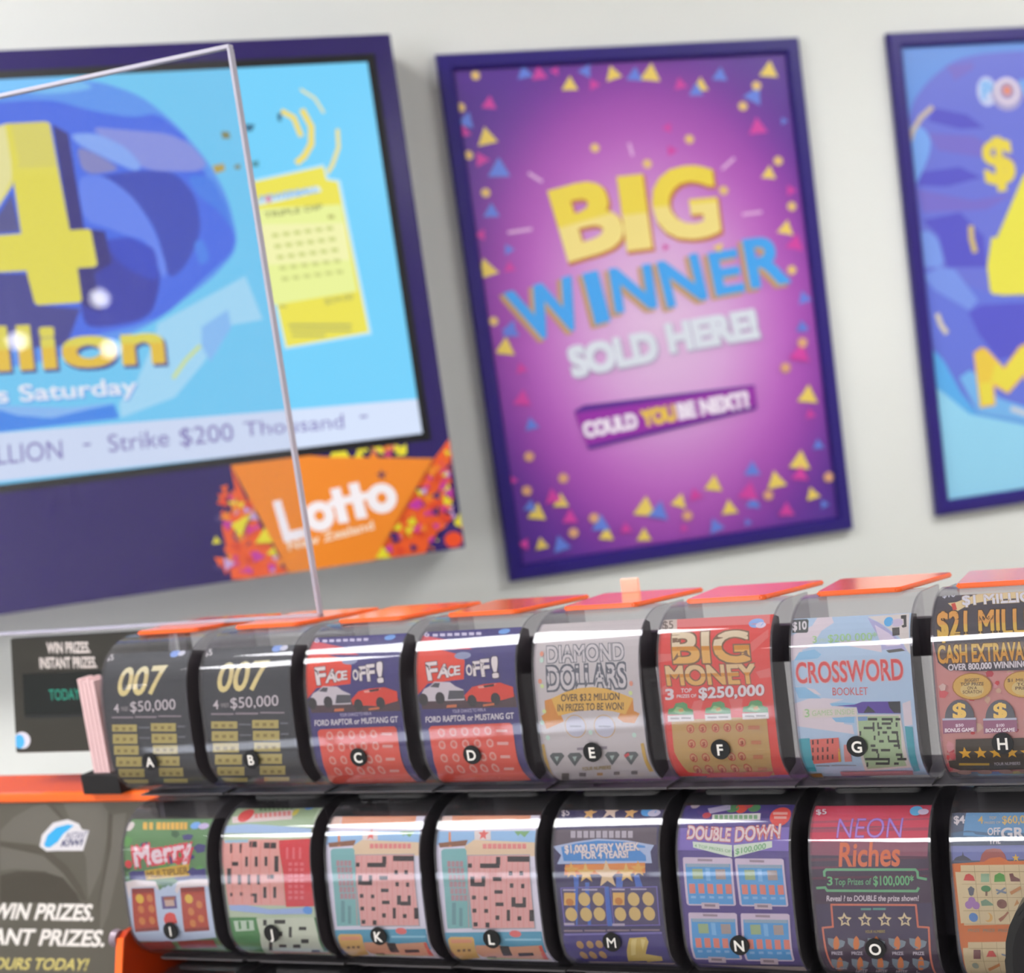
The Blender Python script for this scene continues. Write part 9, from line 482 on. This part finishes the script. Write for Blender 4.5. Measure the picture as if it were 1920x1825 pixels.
# ---- orange display box with the charcoal advert
O = thing('promotion_box', 'orange topped counter box with a charcoal advert and blue wave logo', 'display box', B(-.35, -.1, ZC-BIN0.z), RZ)
def ob(x0, x1, o0, o1, z0, z1, bev=0):
    k = BIN0.z-ZC; return box(bmesh.new(), x0+.35, x1+.35, -.1-o1, -.1-o0, z0+k, z1+k, bev)
obj('top_ledge', ob(-.62, -.0565, -.145, -.078, -.0645, -.0535, .0025), orange, O)
obj('box_body', ob(-.615, -.075, -.14, -.0825, -.4936, -.0645), dark, O)
k = BIN0.z-ZC
flat_art('advert_panel', 'CP', O, (-615, -82, -400, -65), 'plain', base='#5c584f', loc=(.35, -.1+.0805, k), thick=1.8, step=.02)
# ---- customer display on its post
Dsp = thing('customer_display', 'black customer display with green text and white slogan lettering', 'customer display', B(-.18, -.12, -.0535), RZ)
def db(x0, x1, o0, o1, z0, z1, bev=0): return box(bmesh.new(), x0+.18, x1+.18, -.12-o1, -.12-o0, z0+.0535, z1+.0535, bev)
blk = mat('display_black', '#33312c', .5, .35)
LN = math.radians(-9)                                    # the head leans back
def head(o): o.location = (.18, -.12+.099, .0535-.0165); o.rotation_euler = (LN, 0, 0); return o
head(obj('housing', box(bmesh.new(), -.2745, -.092, .0004, .03, 0, .1215, .002), blk, Dsp))
head(flat_art('face_print', 'CD', Dsp, (-273.5, -93, 1, 120.5), 'plain', base='#35332e', thick=.6, step=.02))
vfd = flat_art('digit_window', 'VFD', Dsp, (-259, -96, 40, 83), 'screen', base_mat=mat('vfd_glass', '#1c2020', .15, .5), thick=.6, step=.02)
head(vfd); vfd.location.y -= .0008
obj('post', db(-.183, -.138, -.140, -.112, -.048, -.009, .001), blk, Dsp)
obj('foot', db(-.178, -.096, -.140, -.095, -.0535, -.047, .001), blk, Dsp)
# ---- pale pad of slips on its black block
hb = bmesh.new(); box(hb, -.024, .024, -.012, .012, 0, .021, bev=.001)
hold = obj('slip_holder', hb, mat('holder_black', '#1c1a1c', .5, .35), None, B(-.137, -.081, -.0533), RZ); tag(hold, 'small black block under the pale pink pad, left of badge A', 'holder')
f = bmesh.new()
for j in range(4): box(f, -.0105+j*.0053, -.0105+j*.0053+.0049, -.008, .008, 0, .098-.002*(j % 2), bev=.0007)
pad = obj('slip_pad', f, mat('pink_paper', '#dcb8b8', .6, .3), None, B(-.1365, -.081, -.0323), RZ); tag(pad, 'upright pale pink pad of slips against the leftmost upper bin', 'paper pad')
# ---- clear upright screen on top of the bins
A = thing('clear_screen', 'tall clear plastic screen standing upright behind the left bins', 'sneeze guard', B(-.2, -.082, .1132), RZ)
f = bmesh.new(); box(f, -.45, .3475, -.0028, .0028, 0, .5192); obj('sheet', f, clear('clear_acrylic', '#fafafc', .012, .04, .9), A)
edge = mat('polished_edge', '#aeaab8', .35, .5)
for nm, a in (('top_edge', (-.45, .3500, .5192, .5227)), ('right_edge', (.3475, .3505, 0, .5192)), ('bottom_edge', (-.45, .3505, -.0002, .0028))):
    f = bmesh.new(); box(f, a[0], a[1], -.003, .003, a[2], a[3], bev=.0004); obj('polished_edge', f, edge, A)
# ---- dark rounded device in front of the last bin
V = thing('counter_device', 'black rounded handheld device at the lower right edge in front of the bins', 'scanner', B(.889, .075, ZC-BIN0.z), RZ)
k = BIN0.z-ZC
def rrect(w, h, r, n=8):
    P = []
    for cx, cz, a0 in ((w-r, h-r, 0), (-w+r, h-r, 90), (-w+r, -h+r, 180), (w-r, -h+r, 270)):
        for q in range(n+1):
            a = math.radians(a0+90*q/n); P.append((cx+r*math.cos(a), cz+r*math.sin(a)))
    return P
f = bmesh.new(); prism(f, [(a, b+k-.155) for a, b in rrect(.078, .085, .062)], -.014, .014, 'y'); bmesh.ops.bevel(f, geom=[e for e in f.edges if abs(e.verts[0].co.y-e.verts[1].co.y) < 1e-6], offset=.003, segments=2, affect='EDGES')
obj('shell', f, mat('device_black', '#0c0c0d', .3, .5), V)
f = bmesh.new(); prism(f, [(a, b+k-.155) for a, b in rrect(.072, .079, .057)], -.0165, -.0135, 'y'); obj('face_plate', f, mat('device_charcoal', '#1d1b1c', .6, .25), V)
f = bmesh.new(); box(f, -.012, .012, -.010, .010, .006, k-.235); obj('stem', f, mat('device_black', '#0c0c0d'), V)
f = bmesh.new(); bmesh.ops.create_cone(f, cap_ends=True, segments=40, radius1=.055, radius2=.05, depth=.008); bmesh.ops.translate(f, verts=f.verts, vec=(0, 0, .004)); obj('base', f, mat('device_black', '#0c0c0d'), V)
# ---- camera
cam = bpy.data.cameras.new('camera'); co = bpy.data.objects.new('camera', cam); C.objects.link(co); SC.camera = co
co.matrix_world = Matrix([[0.943541, 0.146189, -0.297254, 0], [-0.311334, 0.084844, -0.946506, 0], [-0.113149, 0.985612, 0.125568, 1.6], [0, 0, 0, 1]])
cam.sensor_fit = 'HORIZONTAL'; cam.sensor_width = 36; cam.lens = 2749.1/1920*36; cam.shift_x = -575.8/1920; cam.shift_y = 96.1/1920; cam.clip_start = .01
cam.dof.use_dof = True; cam.dof.focus_distance = 1.06; cam.dof.aperture_fstop = FSTOP; cam.dof.aperture_blades = 0
# ---- world and view
w = bpy.data.worlds.new('world'); SC.world = w; w.use_nodes = True; w.node_tree.nodes['Background'].inputs['Color'].default_value = (.9, .95, 1, 1); w.node_tree.nodes['Background'].inputs['Strength'].default_value = .3
SC.view_settings.view_transform = 'Standard'; SC.view_settings.look = 'None'; SC.view_settings.exposure = EXPO; SC.view_settings.gamma = 1; SC.view_settings.use_curve_mapping = False
SC.cycles.use_denoising = True; SC.cycles.transparent_max_bounces = 16; SC.cycles.max_bounces = 5; SC.cycles.diffuse_bounces = 3; SC.cycles.use_adaptive_sampling = True; SC.cycles.adaptive_threshold = .08; SC.cycles.adaptive_min_samples = 16; SC.cycles.sample_clamp_indirect = 6
